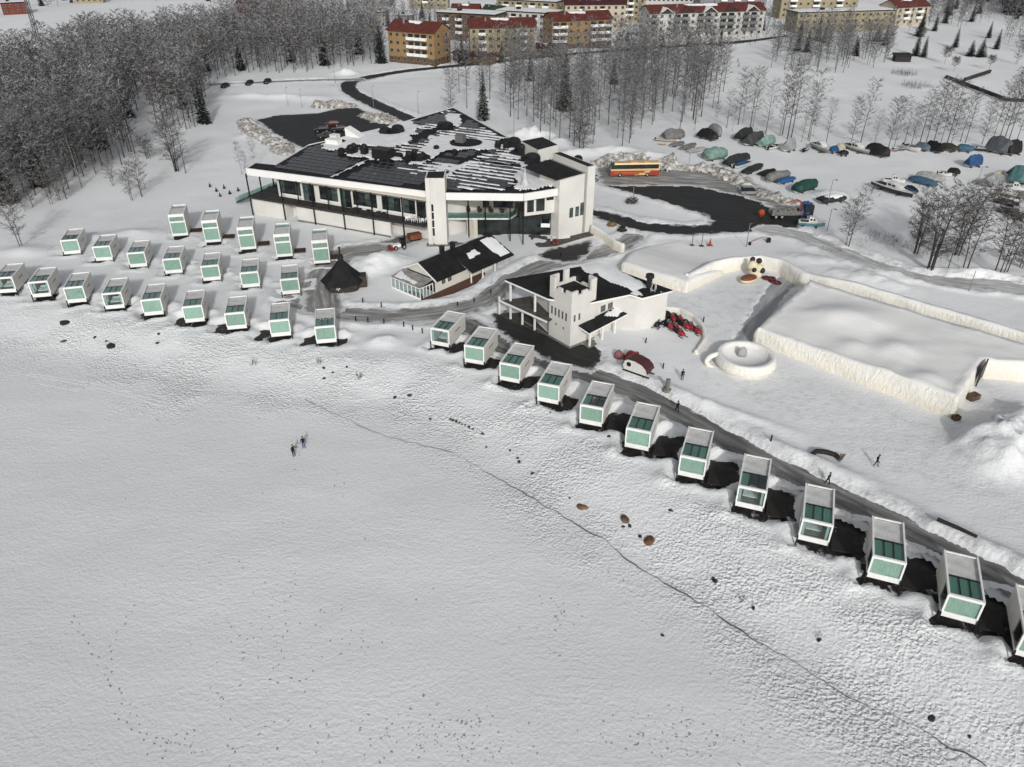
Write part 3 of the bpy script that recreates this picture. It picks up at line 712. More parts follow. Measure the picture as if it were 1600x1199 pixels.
# ================================================================== the big white building with the solar roof
def proj(x, y, z):
    zc = y * _c - (z - CAM_H) * _s; yc = -y * _s - (z - CAM_H) * _c
    return 800 + F_PX * x / zc, 599.5 + F_PX * yc / zc
def zat(x, y, v):
    """height at which the plumb line over (x,y) meets photo row v"""
    lo, hi = -5, 60
    for _ in range(40):
        mid = (lo + hi) / 2
        if proj(x, y, mid)[1] > v: lo = mid
        else: hi = mid
    return lo
class Frame:
    def __init__(s, o, ang): s.o = o; s.a = ang; s.c = cos(ang); s.s = sin(ang)
    def l(s, p): dx, dy = p[0] - s.o[0], p[1] - s.o[1]; return (dx * s.c + dy * s.s, -dx * s.s + dy * s.c)
    def w(s, p): return (s.o[0] + p[0] * s.c - p[1] * s.s, s.o[1] + p[0] * s.s + p[1] * s.c)
    def px(s, u, v, z=0.0): return s.l(gp(u, v, z))
    def xat(s, u, y, z):
        """local x on the line y=const at height z seen at photo column u"""
        lo, hi = -200, 200
        for _ in range(50):
            m = (lo + hi) / 2; w = s.w((m, y))
            if proj(w[0], w[1], z)[0] < u: lo = m
            else: hi = m
        return lo
STUCCO = M('white_stucco', (.68, .665, .625), .7, .05, .25, .1)
FASCIA = M('white_fascia', (.80, .80, .78), .5, .03, .3)
BITUMEN = M('black_bitumen', (.016, .016, .017), .75, .25, .6, .2)
PV = M('solar_cell', (.010, .011, .016), .25, .15, 1.0, spec=.5)
PVF = M('panel_rim', (.20, .205, .21), .4, .05)
DGLASS = M('dark_window_glass', (.022, .030, .030), .08, .3, .6, spec=.6)
TGLASS = M('teal_window_glass', (.075, .115, .105), .1, .35, .5, spec=.6)
SLABG = M('dark_deck', (.045, .043, .042), .8, .2, .8)
CONC = M('grey_concrete', (.20, .19, .175), .85, .15, .6, .2)
ROOFSNOW = M('roof_snow', SNOW_C, .85, .05, .5, .35, 1.2)
SOOT = M('black_sheet_metal', (.020, .020, .021), .5, .2)
RAILG = glass('green_rail_glass', (.66, .80, .75), .5)
CREAM = M('cream_plaster', (.66, .61, .52), .75, .05)

B0 = gp(397, 335); BE = gp(668, 383)
BF = Frame(B0, atan2(BE[1] - B0[1], BE[0] - B0[0]))
big = thing('hotel_building', 'big white two-storey building with a black roof full of solar panels', 'building', (B0[0], B0[1], 0), BF.a)
LW = BF.l(BE)[0]                      # length of the left wing front
ZF0, ZF1 = 8.85, 10.1
# --- left wing: deck, columns, recessed wall, lower wall
m = MB(); m.bx(-.6, LW, -.4, 9, 3.7, 4.05); m.build('deck', SLABG, big)
cl = [BF.xat(370 + X / 5, 0, 5) for X in (98, 350, 480, 590, 715, 825, 940, 1055, 1175, 1295, 1415)]
pm = MB(); pm.bx(-.11, .11, -.11, .11, -.3, ZF0 + .1); pme = pm.mesh('column', BLACK)
pm2 = MB(); pm2.bx(-.09, .09, -.09, .09, 4.05, ZF0 + .1); pme2 = pm2.mesh('column', BLACK)
for k, x in enumerate(cl):
    o = put('column', pme if k in (0, 1, 3, 5, 7, 9) else pme2, big); o.location = (x, .12 if k else -.1, 0)
for x, y in ((cl[0] + .2, 3.6), (cl[0] + .5, 7.4), (cl[0] + 4, 8.2)):
    o = put('column', pme, big); o.location = (x, y, 0)
wx0 = BF.xat(434, 2.6, 6)
m = MB(); m.bx(wx0, LW, 2.6, 3.0, 4.05, 9.2); wallu = m.build('upper_wall', STUCCO, big)
m = MB(); m.bx(wx0, wx0 + .35, 3.0, 20, 4.05, 9.2); m.build('end_wall', STUCCO, big)
m = MB(); m.bx(wx0, LW, 2.42, 2.58, 7.85, 8.1); m.build('sun_screen', M('pale_screen', (.45, .44, .42), .6), big)
wins = [(338, 500), (520, 608), (650, 790), (810, 895), (912, 1095), (1137, 1282), (1302, 1395), (1408, 1478)]
def window(parent, x0, x1, y, z0, z1, nm=3, nh=1, g=None, fr=None, alt=True, dep=.12):
    """a glazed opening facing -y: dark frame, panes as sub-parts"""
    f = MB(); fr = fr or BLACK; t_ = .07
    f.bx(x0, x1, y - dep, y - .005, z0, z0 + t_); f.bx(x0, x1, y - dep, y - .005, z1 - t_, z1)
    xs = np.linspace(x0, x1, nm + 1)
    for x in xs: f.bx(max(x - t_ / 2, x0), min(x + t_ / 2, x1), y - dep + .006, y - .008, z0 + .01, z1 - .01)
    if nh > 1:
        for z in np.linspace(z0, z1, nh + 1)[1:-1]: f.bx(x0 + .01, x1 - .01, y - dep + .01, y - .012, z - .04, z + .04)
    o = f.build('window', fr, parent)
    for k in range(nm):
        p = MB(); p.bx(xs[k] + .02, xs[k + 1] - .02, y - dep * .45, y - .01, z0 + .02, z1 - .02)
        p.build('pane', (g or DGLASS) if not (alt and (k * 7 + int(x0)) % 3 == 0) else TGLASS, o)
    return o
for k, (X0, X1) in enumerate(wins):
    x0 = BF.xat(370 + X0 / 5, 2.6, 6); x1 = BF.xat(370 + X1 / 5, 2.6, 6)
    tall = k in (1, 3, 7)
    window(big, x0, x1, 2.6, 4.15 if tall else 4.95, 7.75, max(2, int((x1 - x0) / 1.3)), 2)
    if not tall:
        m = MB(); m.bx(x0, x1, 2.40, 2.595, 4.5, 4.93); m.build('sill_panel', FASCIA, big)
# white lower walls
g0 = [BF.xat(370 + X / 5, .5, 2) for X in (125, 380, 470, 1200)]
m = MB(); m.bx(g0[0], g0[1], .5, 8, -.3, 3.65); m.build('lower_wall', STUCCO, big)
m = MB(); m.bx(g0[2], g0[3], .5, 1.0, -.3, 3.2); m.build('lower_wall', STUCCO, big)
m = MB(); m.bx(g0[0] + .05, g0[3], 8, 8.4, -.3, 3.68); m.build('back_wall', SOOT, big)
m = MB(); m.bx(g0[3], LW + 2, 4.0, 4.3, -.3, 3.68); m.build('lower_glazing', DGLASS, big)
for k in range(5):
    m = MB(); x = g0[3] + 1 + k * 1.9; m.bx(x, x + .25, 3.75, 3.98, -.3, 3.66); m.build('mullion', FASCIA if k in (2, 4) else BLACK, big)
m = MB(); m.bx(g0[2], g0[3], .38, .49, -.3, .35); m.build('plinth', CONC, big)
# --- the roof
def rz_(lx, ly): return ZF1 + .012 * max(ly, 0)
T_L = BF.px(664, 300, ZF1); T_R = BF.px(696, 302, ZF1); C1 = BF.px(818, 303, ZF1); C2 = BF.px(878, 293, ZF1)
roof_px = [(386, 264), (668, 300), (694, 302), (818, 303), (878, 293), (884, 290), (900, 262), (860, 240), (825, 232), (708, 168), (600, 200), (482, 227), (430, 258), (400, 255)]
RP = []
for u, v in roof_px:
    z = ZF1
    for _ in range(4): p = BF.px(u, v, z); z = rz_(*p)
    RP.append(p)
m = MB(); m.prism(RP, [rz_(*p) - .35 for p in RP], [rz_(*p) for p in RP]); roof = m.build('roof', BITUMEN, big)
# fascia along the eaves
def band(nm, pts, z0, z1, th, mat, par=None, off=0.0):
    for a, b in zip(pts[:-1], pts[1:]):
        d = Vector((b[0] - a[0], b[1] - a[1], 0)).normalized() * .002
        m = MB(); m.wall((a[0] + d.x, a[1] + d.y), (b[0] - d.x, b[1] - d.y), z0, z1, th, 0, off); m.build(nm, mat, par or big)
band('fascia', [RP[0], RP[1]], ZF0, ZF1 + .18, .3, FASCIA, None, -.16)
band('fascia', [RP[2], RP[3], RP[4]], ZF0, ZF1 + .18, .3, FASCIA, None, -.16)
band('fascia', [RP[13], RP[0]], ZF0, ZF1 + .18, .3, FASCIA, None, -.16)
for a, b in ((RP[9], RP[10]), (RP[10], RP[11]), (RP[8], RP[9]), (RP[11], RP[12])):
    m = MB(); m.wall(a, b, [rz_(*a) - .4, rz_(*b) - .4] * 1 + [rz_(*b) - .4, rz_(*a) - .4], [rz_(*a) + .15, rz_(*b) + .15, rz_(*b) + .15, rz_(*a) + .15], .2, 0, .12); m.build('roof_edge', FASCIA, big)
m = MB(); m.prism([(RP[0][0] + .3, .3), (LW, .3), (LW, 2.5), (RP[0][0] + .3, 6)], ZF0 + .1, ZF0 + .3); m.build('soffit', CREAM, big)
# body under the roof at the back
inner = [(wx0 + .4, 3.05), (LW - .5, 3.05), BF.px(720, 300, ZF1), BF.px(850, 286, ZF1), BF.px(880, 255, ZF1), BF.px(812, 232, ZF1), BF.px(706, 178, ZF1), BF.px(604, 206, ZF1), BF.px(490, 233, ZF1)]
cxy = (sum(p[0] for p in inner) / len(inner), sum(p[1] for p in inner) / len(inner))
inner2 = [p if i < 2 else (p[0] + (cxy[0] - p[0]) * .05, p[1] + (cxy[1] - p[1]) * .05) for i, p in enumerate(inner)]
inner2[2] = (BF.px(720, 300, ZF1)[0] + 1.2, BF.px(720, 300, ZF1)[1] + 11); inner2[3] = (inner2[3][0] - 1, inner2[3][1] + 9)
m = MB(); m.prism(inner2, -.3, ZF0 + .2); m.build('core_wall', STUCCO, big)
# --- solar panels in rows parallel to the front; two snowed-over gaps between blocks
gap1 = (BF.px(536, 277, 10.2)[0] + BF.px(576, 249, 10.2)[0]) / 2; gap2 = (BF.px(702, 281, 10.2)[0] + BF.px(747, 238, 10.2)[0]) / 2
def pip(x, y, poly): return bool(inside(np.array([x]), np.array([y]), poly)[0])
def polyd(x, y, poly): return float(sd_area(np.array([x]), np.array([y]), poly)[0])
def roofpx(pts): return [BF.px(u, v, 10.5) for u, v in pts]
bare = [roofpx([(496, 226), (520, 212), (600, 190), (640, 188), (660, 200), (640, 222), (600, 236), (560, 228), (520, 238), (508, 232)]),
        roofpx([(530, 236), (600, 236), (665, 240), (655, 258), (620, 254), (575, 248), (530, 246)]),
        roofpx([(672, 214), (720, 216), (770, 222), (800, 228), (765, 238), (742, 236), (705, 240), (690, 246), (655, 258), (650, 236)]),
        roofpx([(810, 240), (845, 255), (872, 290), (818, 300), (790, 296), (812, 262)]), roofpx([(782, 214), (815, 222), (840, 250), (812, 250), (800, 236), (776, 228)]),
        roofpx([(700, 180), (728, 182), (722, 198), (700, 206), (682, 208), (690, 196)])]
panels = []
PW, PD, PITCHY = 1.78, 1.42, 2.02
for r in range(0, 40):
    y = 1.7 + r * PITCHY; sh = (r % 2) * .6
    for k in range(-5, 70):
        x = k * (PW + .06) + sh
        if abs(x - gap1) < 1.5 or abs(x - gap2) < 1.35: continue
        pts4 = [(x - .9, y - .7), (x + .9, y - .7), (x + .9, y + .7), (x - .9, y + .7)]
        if not all(pip(px_, py_, RP) for px_, py_ in pts4): continue
        if polyd(x, y, RP) > -1.9: continue
        if any(pip(x, y, b) for b in bare): continue
        if 6 < x < 60 and abs(y - 24) < 1.2: continue
        panels.append((x, y))
tw = BF.l(gp(680, 290, 12)); panels = [p for p in panels if hypot(p[0] - tw[0], p[1] - tw[1]) > 4.6 or p[1] > tw[1] + 4]
def snowy(x, y):
    """how much snow lies between the panel rows here"""
    n = float(fbm(np.array([x * .09]), np.array([y * .14]), 140)[0])
    if x < gap1: return -1 if y < 15 else n + .1
    if x < gap2: return n + (.25 if y > 6 else .0) + (.1 if y > 9 else -.25)
    return n + .45
panels.sort(key=lambda p: p[1])
pan = MB(); pan.prism([(-PW / 2, -PD / 2), (PW / 2, -PD / 2), (PW / 2, PD / 2), (-PW / 2, PD / 2)], [.09, .09, .17, .17], [.12, .12, .20, .20], 1)
pan.add([(-PW / 2 + .04, -PD / 2 + .04, .130), (PW / 2 - .04, -PD / 2 + .04, .130), (PW / 2 - .04, PD / 2 - .04, .205), (-PW / 2 + .04, PD / 2 - .04, .205)], [(0, 1, 2, 3)], 0)
pan_me = pan.mesh('solar_panel', [PV, PVF])
for x, y in panels[:300]:
    o = put('solar_panel', pan_me, roof); o.location = (x, y, rz_(x, y))
rest = MB()
for x, y in panels[300:]:
    z = rz_(x, y)
    rest.v, o_ = rest.v + [(a + x, b + y, c + z) for a, b, c in pan.v], len(rest.v)
    rest.f += [tuple(i + o_ for i in f) for f in pan.f]; rest.m += pan.m
rest.build('far_solar_panels', [PV, PVF], roof, kind='stuff')
print('panels', len(panels))
# --- snow left on the roof: drifts and the strips between rows
xs = np.arange(RP[0][0], max(p[0] for p in RP), .42); ys = np.arange(0, max(p[1] for p in RP), .20)
X, Y = np.meshgrid(xs, ys)
D = sd_area(X, Y, RP); S = np.full(X.shape, -9.0)
nzz = fbm(X * .35, Y * .5, 150, 3) * 1.5
for b in bare: S = np.maximum(S, -sd_area(X, Y, b) + nzz * 1.2 - .3)
for g in (gap1, gap2): S = np.maximum(S, np.where((Y > 1.5) & (Y < 22), 1.15 - np.abs(X - g) + nzz * .35, -9))
sm = fbm(X * .09, Y * .14, 140); row = np.abs(((Y - 1.7 + PITCHY / 2) % PITCHY) - PITCHY / 2)   # distance from row centre line
sv = np.where(X < gap1, np.where(Y < 15, -1, sm + .2), np.where(X < gap2, sm + np.where(Y > 9, .6, np.where(Y > 6, .35, -.2)), sm + .75))
S = np.maximum(S, np.where((D < -1.5) & (Y > 3.2), (row - .98 + sv * .42 + fbm(X * .10, Y * .16, 160, 3) * 1.0 + fbm(X * .5, Y * .5, 161, 2) * .12) * 1.6, -9))
blob = fbm(X * .055, Y * .075, 171, 3)
S = np.where((X > gap1) & (X < gap2) & (blob < -.05) & (S < 1.2), S - 1.6 * sstep(.05, .30, -blob), S)
S = np.where((X > gap1) & (Y > 8) & (blob > .22), np.maximum(S, (blob - .24) * 4), S)
S = np.where(D > -.5, -9, S)
for cu, cv, rr in ((524, 222, 2.2), (545, 236, 1.6), (600, 240, 2.6), (650, 247, 3.0), (612, 207, 3.0), (698, 203, 2.6), (728, 225, 3.6), (800, 224, 3.2), (820, 240, 3.2), (680, 288, 4.5)):
    cx, cy = BF.px(cu, cv, 10.4); S = np.minimum(S, (np.hypot(X - cx, (Y - cy)) - rr) * .9)
kk = S > 0; kf = kk[:-1, :-1] & kk[1:, :-1] & kk[:-1, 1:] & kk[1:, 1:]
Z = ZF1 + .012 * np.maximum(Y, 0) + np.clip(S * .6, 0.0, .24) + .08 + .05 * fbm(X, Y, 170)
put('roof_snow', grid_mesh('roof_snow', X, Y, Z, kf, 'st', (X, Y, S), ROOFSNOW), roof)
# --- rooftop machinery
def unit(u, v, w, d, h, mat=SOOT, hood=True, name='ventilation_unit'):
    x, y = BF.px(u, v, 10.4); z = rz_(x, y); m = MB()
    if hood: w *= .78; d *= .78; h *= .92
    if hood:
        m.prism([(x - w / 2, y - d / 2), (x + w / 2, y - d / 2), (x + w / 2, y + d / 2), (x - w / 2, y + d / 2)], z - .05, z + h * .62)
        m.lathe([(w * .50, h * .62), (w * .62, h * .66), (w * .62, h * .78), (w * .45, h * .92), (w * .2, h)], 10, (x, y, z), 0, 1, d / w)
    else:
        m.bx(x - w / 2, x + w / 2, y - d / 2, y + d / 2, z - .05, z + h); m.bx(x - w / 2 - .08, x + w / 2 + .08, y - d / 2 - .08, y + d / 2 + .08, z + h + .003, z + h + .1)
    return m.build(name, mat, big)
for a in [(534, 240, 1.6, 1.6, 1.5), (549, 241, 1.9, 1.9, 2.4), (554, 240, 1.5, 1.5, 2.6), (570, 242, 1.7, 1.7, 2.7), (640, 250, 1.7, 1.7, 2.2), (648, 248, 1.2, 1.2, 2.4), (657, 252, 1.8, 1.8, 1.9), (623, 246, 2.0, 1.6, 1.2),
          (602, 211, 2.6, 2.4, 2.0), (622, 209, 3.0, 2.6, 2.2), (696, 203, 4.0, 3.4, 1.9), (682, 235, 1.3, 1.3, 1.2), (710, 241, 1.2, 1.2, 1.2), (778, 234, 1.4, 1.4, 2.2), (792, 234, 1.7, 1.7, 1.6), (803, 232, 3.2, 3.0, 2.6),
          (815, 244, 1.7, 1.7, 2.8), (818, 252, 1.2, 1.2, 1.6), (832, 258, 3.4, 3.2, 2.8), (829, 262, 1.2, 1.2, 1.0), (903, 258, 1.9, 1.9, 2.2)]: unit(*a)
unit(599, 248, 4.0, 2.8, 2.2, SOOT, False); unit(720, 223, 2.0, 1.7, 1.6, M('grey_sheet_metal', (.14, .14, .14), .5), False); unit(654, 246, .8, .8, 1.0, FASCIA, False)
unit(522, 226, 3.4, 1.8, 1.2, FASCIA, False); unit(524, 219, 1.8, 1.6, 1.2, FASCIA, False)
# conical snow-capped aerial base near the right eave
x, y = BF.px(820, 290, 10.4); m = MB(); m.lathe([(1.3, 0), (.7, .9), (.22, 2.2), (.10, 3.6), (.03, 4.2)], 10, (x, y, ZF1)); m.build('aerial', M('pale_metal', (.55, .55, .54), .5), big)
# roof hatch (white wedge) at the back left, white penthouse at the back right
x, y = BF.px(558, 216, 10.3); z = rz_(x, y)
m = MB(); m.add([(x - 2.6, y - 1, z), (x + 2.2, y - 1, z), (x + 2.2, y + 1.4, z), (x - 2.6, y + 1.4, z), (x - 2.6, y - 1, z + 2.2), (x - 2.6, y + 1.4, z + 2.2)], [(0, 1, 4), (3, 5, 2), (1, 2, 5, 4), (0, 4, 5, 3), (0, 3, 2, 1)]); m.build('roof_hatch', FASCIA, big)
ph = [BF.px(842, 259, 10), BF.px(868, 252, 10), BF.px(862, 228, 10), BF.px(815, 237, 10)]
ph = [BF.px(840, 262, 9.5), BF.px(871, 253, 9.5), BF.px(847, 240, 9.5), BF.px(814, 247, 9.5)]
m = MB(); m.prism(ph, 6, 13.2); m.build('penthouse', STUCCO, big)
m = MB(); cx = sum(p[0] for p in ph) / 4; cy = sum(p[1] for p in ph) / 4; m.prism([(cx + (p[0] - cx) * .96, cy + (p[1] - cy) * .96) for p in ph], 13.202, 13.26); m.build('penthouse_roof', BITUMEN, big)
# --- stair tower
ta = -BF.a; tl = BF.l(gp(670, 383))
TF = lambda x, y: (tl[0] + x * cos(ta) - y * sin(ta), tl[1] + x * sin(ta) + y * cos(ta))
tw_, td_ = 3.75, 4.6; zt = zat(*gp(670, 383), 279)
m = MB()
m.prism([TF(0, 0), TF(.85, 0), TF(.85, td_), TF(0, td_)], -.3, zt); m.prism([TF(1.35, 0), TF(tw_, 0), TF(tw_, td_), TF(1.35, td_)], -.3, zt); m.prism([TF(.852, .4), TF(1.348, .4), TF(1.348, td_), TF(.852, td_)], -.3, zt - .002)
m.build('stair_tower', STUCCO, big)
m = MB(); m.prism([TF(.25, .3), TF(tw_ - .25, .3), TF(tw_ - .25, td_ - .3), TF(.25, td_ - .3)], zt + .003, zt + .03); m.build('tower_roof', BITUMEN, big)
m = MB(); m.prism([TF(.9, .36), TF(1.3, .36), TF(1.3, .395), TF(.9, .395)], 1.8, 8.2); sw = m.build('slot_window', DGLASS, big)
m = MB()
for z in (3.4, 5.0, 6.6): m.prism([TF(.87, .33), TF(1.33, .33), TF(1.33, .358), TF(.87, .358)], z, z + .18)
m.build('transom', FASCIA, sw)
m = MB(); m.prism([TF(-.4, -.6), TF(tw_ + 8, -.6), TF(tw_ + 8, 1), TF(-.4, 1)], -.3, .10); m.build('plinth', CONC, big)
# --- right wing: balcony, glazed ground floor, bend, white end block
bl = BF.px(699, 341, 4.1); br = BF.px(797, 341, 4.1); bc = BF.px(806, 335, 4.1)
m = MB(); bk = BF.px(700, 322, 4.1); bk2 = BF.px(806, 324, 4.1)
m.prism([bl, br, bc, bk2, bk], 3.75, 4.1); m.build('balcony', M('white_slab', (.70, .70, .69), .6), big)
band('balcony_glass', [bl, br, bc, bk2], 4.1, 5.25, .05, RAILG)
up0 = BF.px(700, 323, 4.1); up1 = BF.px(805, 325, 4.1)
m = MB(); m.wall(up0, up1, 4.1, ZF0 + .1, .3); m.build('upper_wall', M('warm_render', (.50, .44, .38), .7), big)
RGF = Frame(BF.w(up0), BF.a + atan2(up1[1] - up0[1], up1[0] - up0[0]))
rg = thing_rg = None
def wall_window(p0, p1, s0, s1, z0, z1, nm, nh=1, mat=None, off=.16, nm_='window'):
    """window on the wall p0-p1 (outward on the right-hand side), spanning fractions s0..s1"""
    dx, dy = p1[0] - p0[0], p1[1] - p0[1]; L = hypot(dx, dy); ang = atan2(dy, dx)
    f = MB(); o = None
    x0, x1 = s0 * L, s1 * L; xs = np.linspace(x0, x1, nm + 1); t_ = .06
    W_ = lambda x, y: (p0[0] + x * cos(ang) - y * sin(ang), p0[1] + x * sin(ang) + y * cos(ang))
    def bb(mb, xa, xb, ya, yb, za, zb): mb.prism([W_(xa, ya), W_(xb, ya), W_(xb, yb), W_(xa, yb)], za, zb)
    bb(f, x0, x1, -off - .06, -off + .02, z0, z0 + t_); bb(f, x0, x1, -off - .06, -off + .02, z1 - t_, z1)
    for x in xs: bb(f, max(x0, x - t_ / 2), min(x1, x + t_ / 2), -off - .055, -off + .015, z0 + .01, z1 - .01)
    if nh > 1:
        for z in np.linspace(z0, z1, nh + 1)[1:-1]: bb(f, x0 + .01, x1 - .01, -off - .05, -off + .01, z - .03, z + .03)
    o = f.build(nm_, BLACK, big)
    for k in range(nm):
        p = MB(); bb(p, xs[k] + .02, xs[k + 1] - .02, -off - .025, -off + .012, z0 + .02, z1 - .02); p.build('pane', mat or DGLASS, o)
wall_window(up0, up1, .28, .62, 4.2, 7.6, 4, 2); wall_window(up0, up1, .68, .97, 4.2, 7.6, 3, 2)
# wooden armchairs behind the balcony glass
ch = MB(); ch.bx(-.35, .35, -.3, .3, .0, .4); ch.bx(-.35, .35, .25, .38, .4, 1.15); ch.bx(-.4, -.3, -.3, .3, .4, .65); ch.bx(.3, .4, -.3, .3, .4, .65); che = ch.mesh('chair', BROWN)
for k in range(5):
    w_ = BF.w(((up0[0] * (1 - k / 6) + up1[0] * k / 6) + 3.2, (up0[1] * (1 - k / 6) + up1[1] * k / 6) - 2.0))
    o = put('chair', che); tag(o, ['brown chair nearest the stair tower on the glass balcony', 'second brown chair from the stair tower on the glass balcony', 'middle brown chair of five on the glass balcony', 'fourth brown chair from the stair tower on the glass balcony', 'brown chair farthest from the stair tower on the glass balcony'][k], 'chair', 'brown chairs on the glass balcony', (w_[0], w_[1], 4.11), .3 * k)
# ground-floor curtain wall
A = BF.px(872, 374, 0); B = BF.px(925, 361, 0); zA = zat(*gp(872, 374), 281)
d_ = Vector((B[0] - A[0], B[1] - A[1])).normalized(); n_ = Vector((-d_.y, d_.x)); LB = hypot(B[0] - A[0], B[1] - A[1])
Q = lambda s, o: (A[0] + d_.x * s + n_.x * o, A[1] + d_.y * s + n_.y * o)
g_a = BF.px(716, 372, 0); g_b = BF.px(795, 372, 0); g_c = BF.px(862, 361, 0)
g_a = (g_a[0] + .9, g_a[1] + 2.2); g_b = (g_b[0] + 1.1, g_b[1] + 2.6); g_c = Q(-.05, 2.6)
wall_window(g_a, g_b, 0.12, 1, -.05, 3.7, 9, 2, DGLASS, 0, 'curtain_wall'); wall_window(g_b, g_c, 0, 1, -.05, 5.2, 7, 3, DGLASS, 0, 'curtain_wall')
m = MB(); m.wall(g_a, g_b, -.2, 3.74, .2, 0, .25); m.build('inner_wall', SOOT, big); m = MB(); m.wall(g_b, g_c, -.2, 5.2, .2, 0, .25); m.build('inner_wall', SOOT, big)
m = MB(); m.prism([g_a, (g_a[0] + 2.0, g_a[1] - .8), (g_a[0] + 2.4, g_a[1] + .1), (g_a[0] + .4, g_a[1] + .9)], -.2, 3.7); m.build('entrance_pier', CREAM, big)
pc = MB(); pc.bx(-.1, .1, -.1, .1, -.2, ZF0); pcm = pc.mesh('column', BLACK)
for u, v in ((733, 372), (759, 372), (797, 378), (817, 383)):
    p = BF.px(u, v, 0); o = put('column', pcm, big); o.location = (p[0], p[1], 0)
# upper wall on the bend with its windows, white band under it
b0 = (C1[0] + .6, C1[1] + 1.2); b1 = Q(-.05, 1.6); b0 = (b0[0] - .9, b0[1])
m = MB(); m.wall(b0, b1, 5.2, ZF0 + .1, .3); m.build('upper_wall', STUCCO, big)
wall_window(b0, b1, .08, .30, 5.9, 8.3, 2, 1); wall_window(b0, b1, .38, .66, 5.9, 8.4, 2, 1); wall_window(b0, b1, .72, .96, 7.9, 8.6, 3, 1)
# entrance canopy: white slab with dark top
e0_ = (g_b[0] * .30 + g_c[0] * .70, g_b[1] * .30 + g_c[1] * .70); e1_ = (g_b[0] * .02 + g_c[0] * .98, g_b[1] * .02 + g_c[1] * .98)
dx, dy = e1_[0] - e0_[0], e1_[1] - e0_[1]; L = hypot(dx, dy); nx_, ny_ = dy / L, -dx / L
q = [e0_, e1_, (e1_[0] + nx_ * 2.2, e1_[1] + ny_ * 2.2), (e0_[0] + nx_ * 2.2, e0_[1] + ny_ * 2.2)]
m = MB(); m.prism(q, 2.5, 3.3); can = m.build('canopy', FASCIA, big)
m = MB(); cx = sum(p[0] for p in q) / 4; cy = sum(p[1] for p in q) / 4; m.prism([(cx + (p[0] - cx) * .94, cy + (p[1] - cy) * .94) for p in q], 3.302, 3.34); m.build('canopy_top', BITUMEN, can)
# white end block
zB = zat(*gp(925, 361), 262)
m = MB(); m.prism([Q(0, 0), Q(LB * .70, 0), Q(LB * .70, 12), Q(0, 7)], -.3, [zA - .2, zA + .2, zA + .2, zA - .2]); m.build('end_block', STUCCO, big)
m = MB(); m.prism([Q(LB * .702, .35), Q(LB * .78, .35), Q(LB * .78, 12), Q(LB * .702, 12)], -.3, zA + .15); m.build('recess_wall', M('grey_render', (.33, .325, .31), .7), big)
m = MB(); m.prism([Q(LB * .782, 0), Q(LB, 0), Q(LB, 12), Q(LB * .782, 12)], -.3, zB + .4); m.build('end_pylon', STUCCO, big)
m = MB(); m.prism([Q(LB * .80, .3), Q(LB - .25, .3), Q(LB - .25, 11.7), Q(LB * .80, 11.7)], zB + .402, zB + .44); m.build('pylon_roof', BITUMEN, big)
m = MB(); m.prism([Q(-.6, .4), Q(LB * .70 - .2, .3), Q(LB * .70 - .2, 11.8), Q(-1.5, 11)], [zA - .19, zA + .22, zA + .22, zA - .1], [zA - .1, zA + .3, zA + .3, zA]); m.build('block_roof', BITUMEN, big)
for s in (.30, .47, .61): 
    wall_window(Q(0, 0), Q(LB, 0), s, s + .10, 4.0, 6.0 if s < .6 else 6.6, 1, 1, TGLASS, .02)
# paving terrace in front of the right wing
m = MB(); tp = [BF.px(700, 384), BF.px(790, 392), BF.px(868, 385), BF.px(930, 367), (B[0], B[1]), (A[0], A[1]), g_c, g_b, g_a]; m.prism(tp, -.3, .06); m.build('terrace', M('brown_paving', (.11, .095, .082), .85, .2, 1.0), big)
# glass-sided ramp down from the deck at the left end
r0 = (cl[0] + .3, 7.0); r1 = BF.px(372, 316); 
m = MB(); m.wall(r0, r1, [3.6, 0, 0, 3.6], [3.9, .3, .3, 3.9], 1.6); m.build('ramp', SLABG, big)
for k in (-.8, .8):
    m = MB(); m.wall(r0, r1, [3.9, .3, .3, 3.9], [4.9, 1.3, 1.3, 4.9], .05, 0, k); m.build('ramp_glass', RAILG, big)
m = MB(); m.wall((cl[0] + .5, 7.2), (cl[0] + 6, 8.6), 4.05, 5.1, .05); m.build('rail_glass', RAILG, big)
# white plastic chairs stacked at the right end of the deck
cw = MB(); cw.bx(-.25, .25, -.25, .25, .4, .46); cw.bx(-.25, .25, .2, .26, .46, .9)
for sx in (-1, 1):
    for sy in (-1, 1): cw.bx(sx * .22 - .03, sx * .22 + .03, sy * .22 - .03, sy * .22 + .03, 0, .4)
cwm = cw.mesh('chair', FASCIA)
for k in range(9):
    x = BF.xat(636 + k * 3.2, 1.0, 4.3); w_ = BF.w((x, .8 + .5 * (k % 3)))
    o = put('chair', cwm); tag(o, 'white plastic chair, %s from the left at the stair tower end of the deck' % ORD[k], 'chair', 'white chairs at the tower end of the deck', (w_[0], w_[1], 4.06), .5 * k)
tb = MB(); tb.lathe([(.45, 0), (.12, .05), (.12, .7), (.55, .72), (.55, .76)], 10); tbm = tb.mesh('table', DARKW)
for k, X in enumerate((925, 960, 1030, 1110, 1150)):
    w_ = BF.w((BF.xat(370 + X / 5, 1.1, 4.3), 1.1)); o = put('table', tbm)
    tag(o, '%s dark round table from the left on the long deck' % ORD[k], 'table', 'dark round tables on the long deck', (w_[0], w_[1], 4.06))

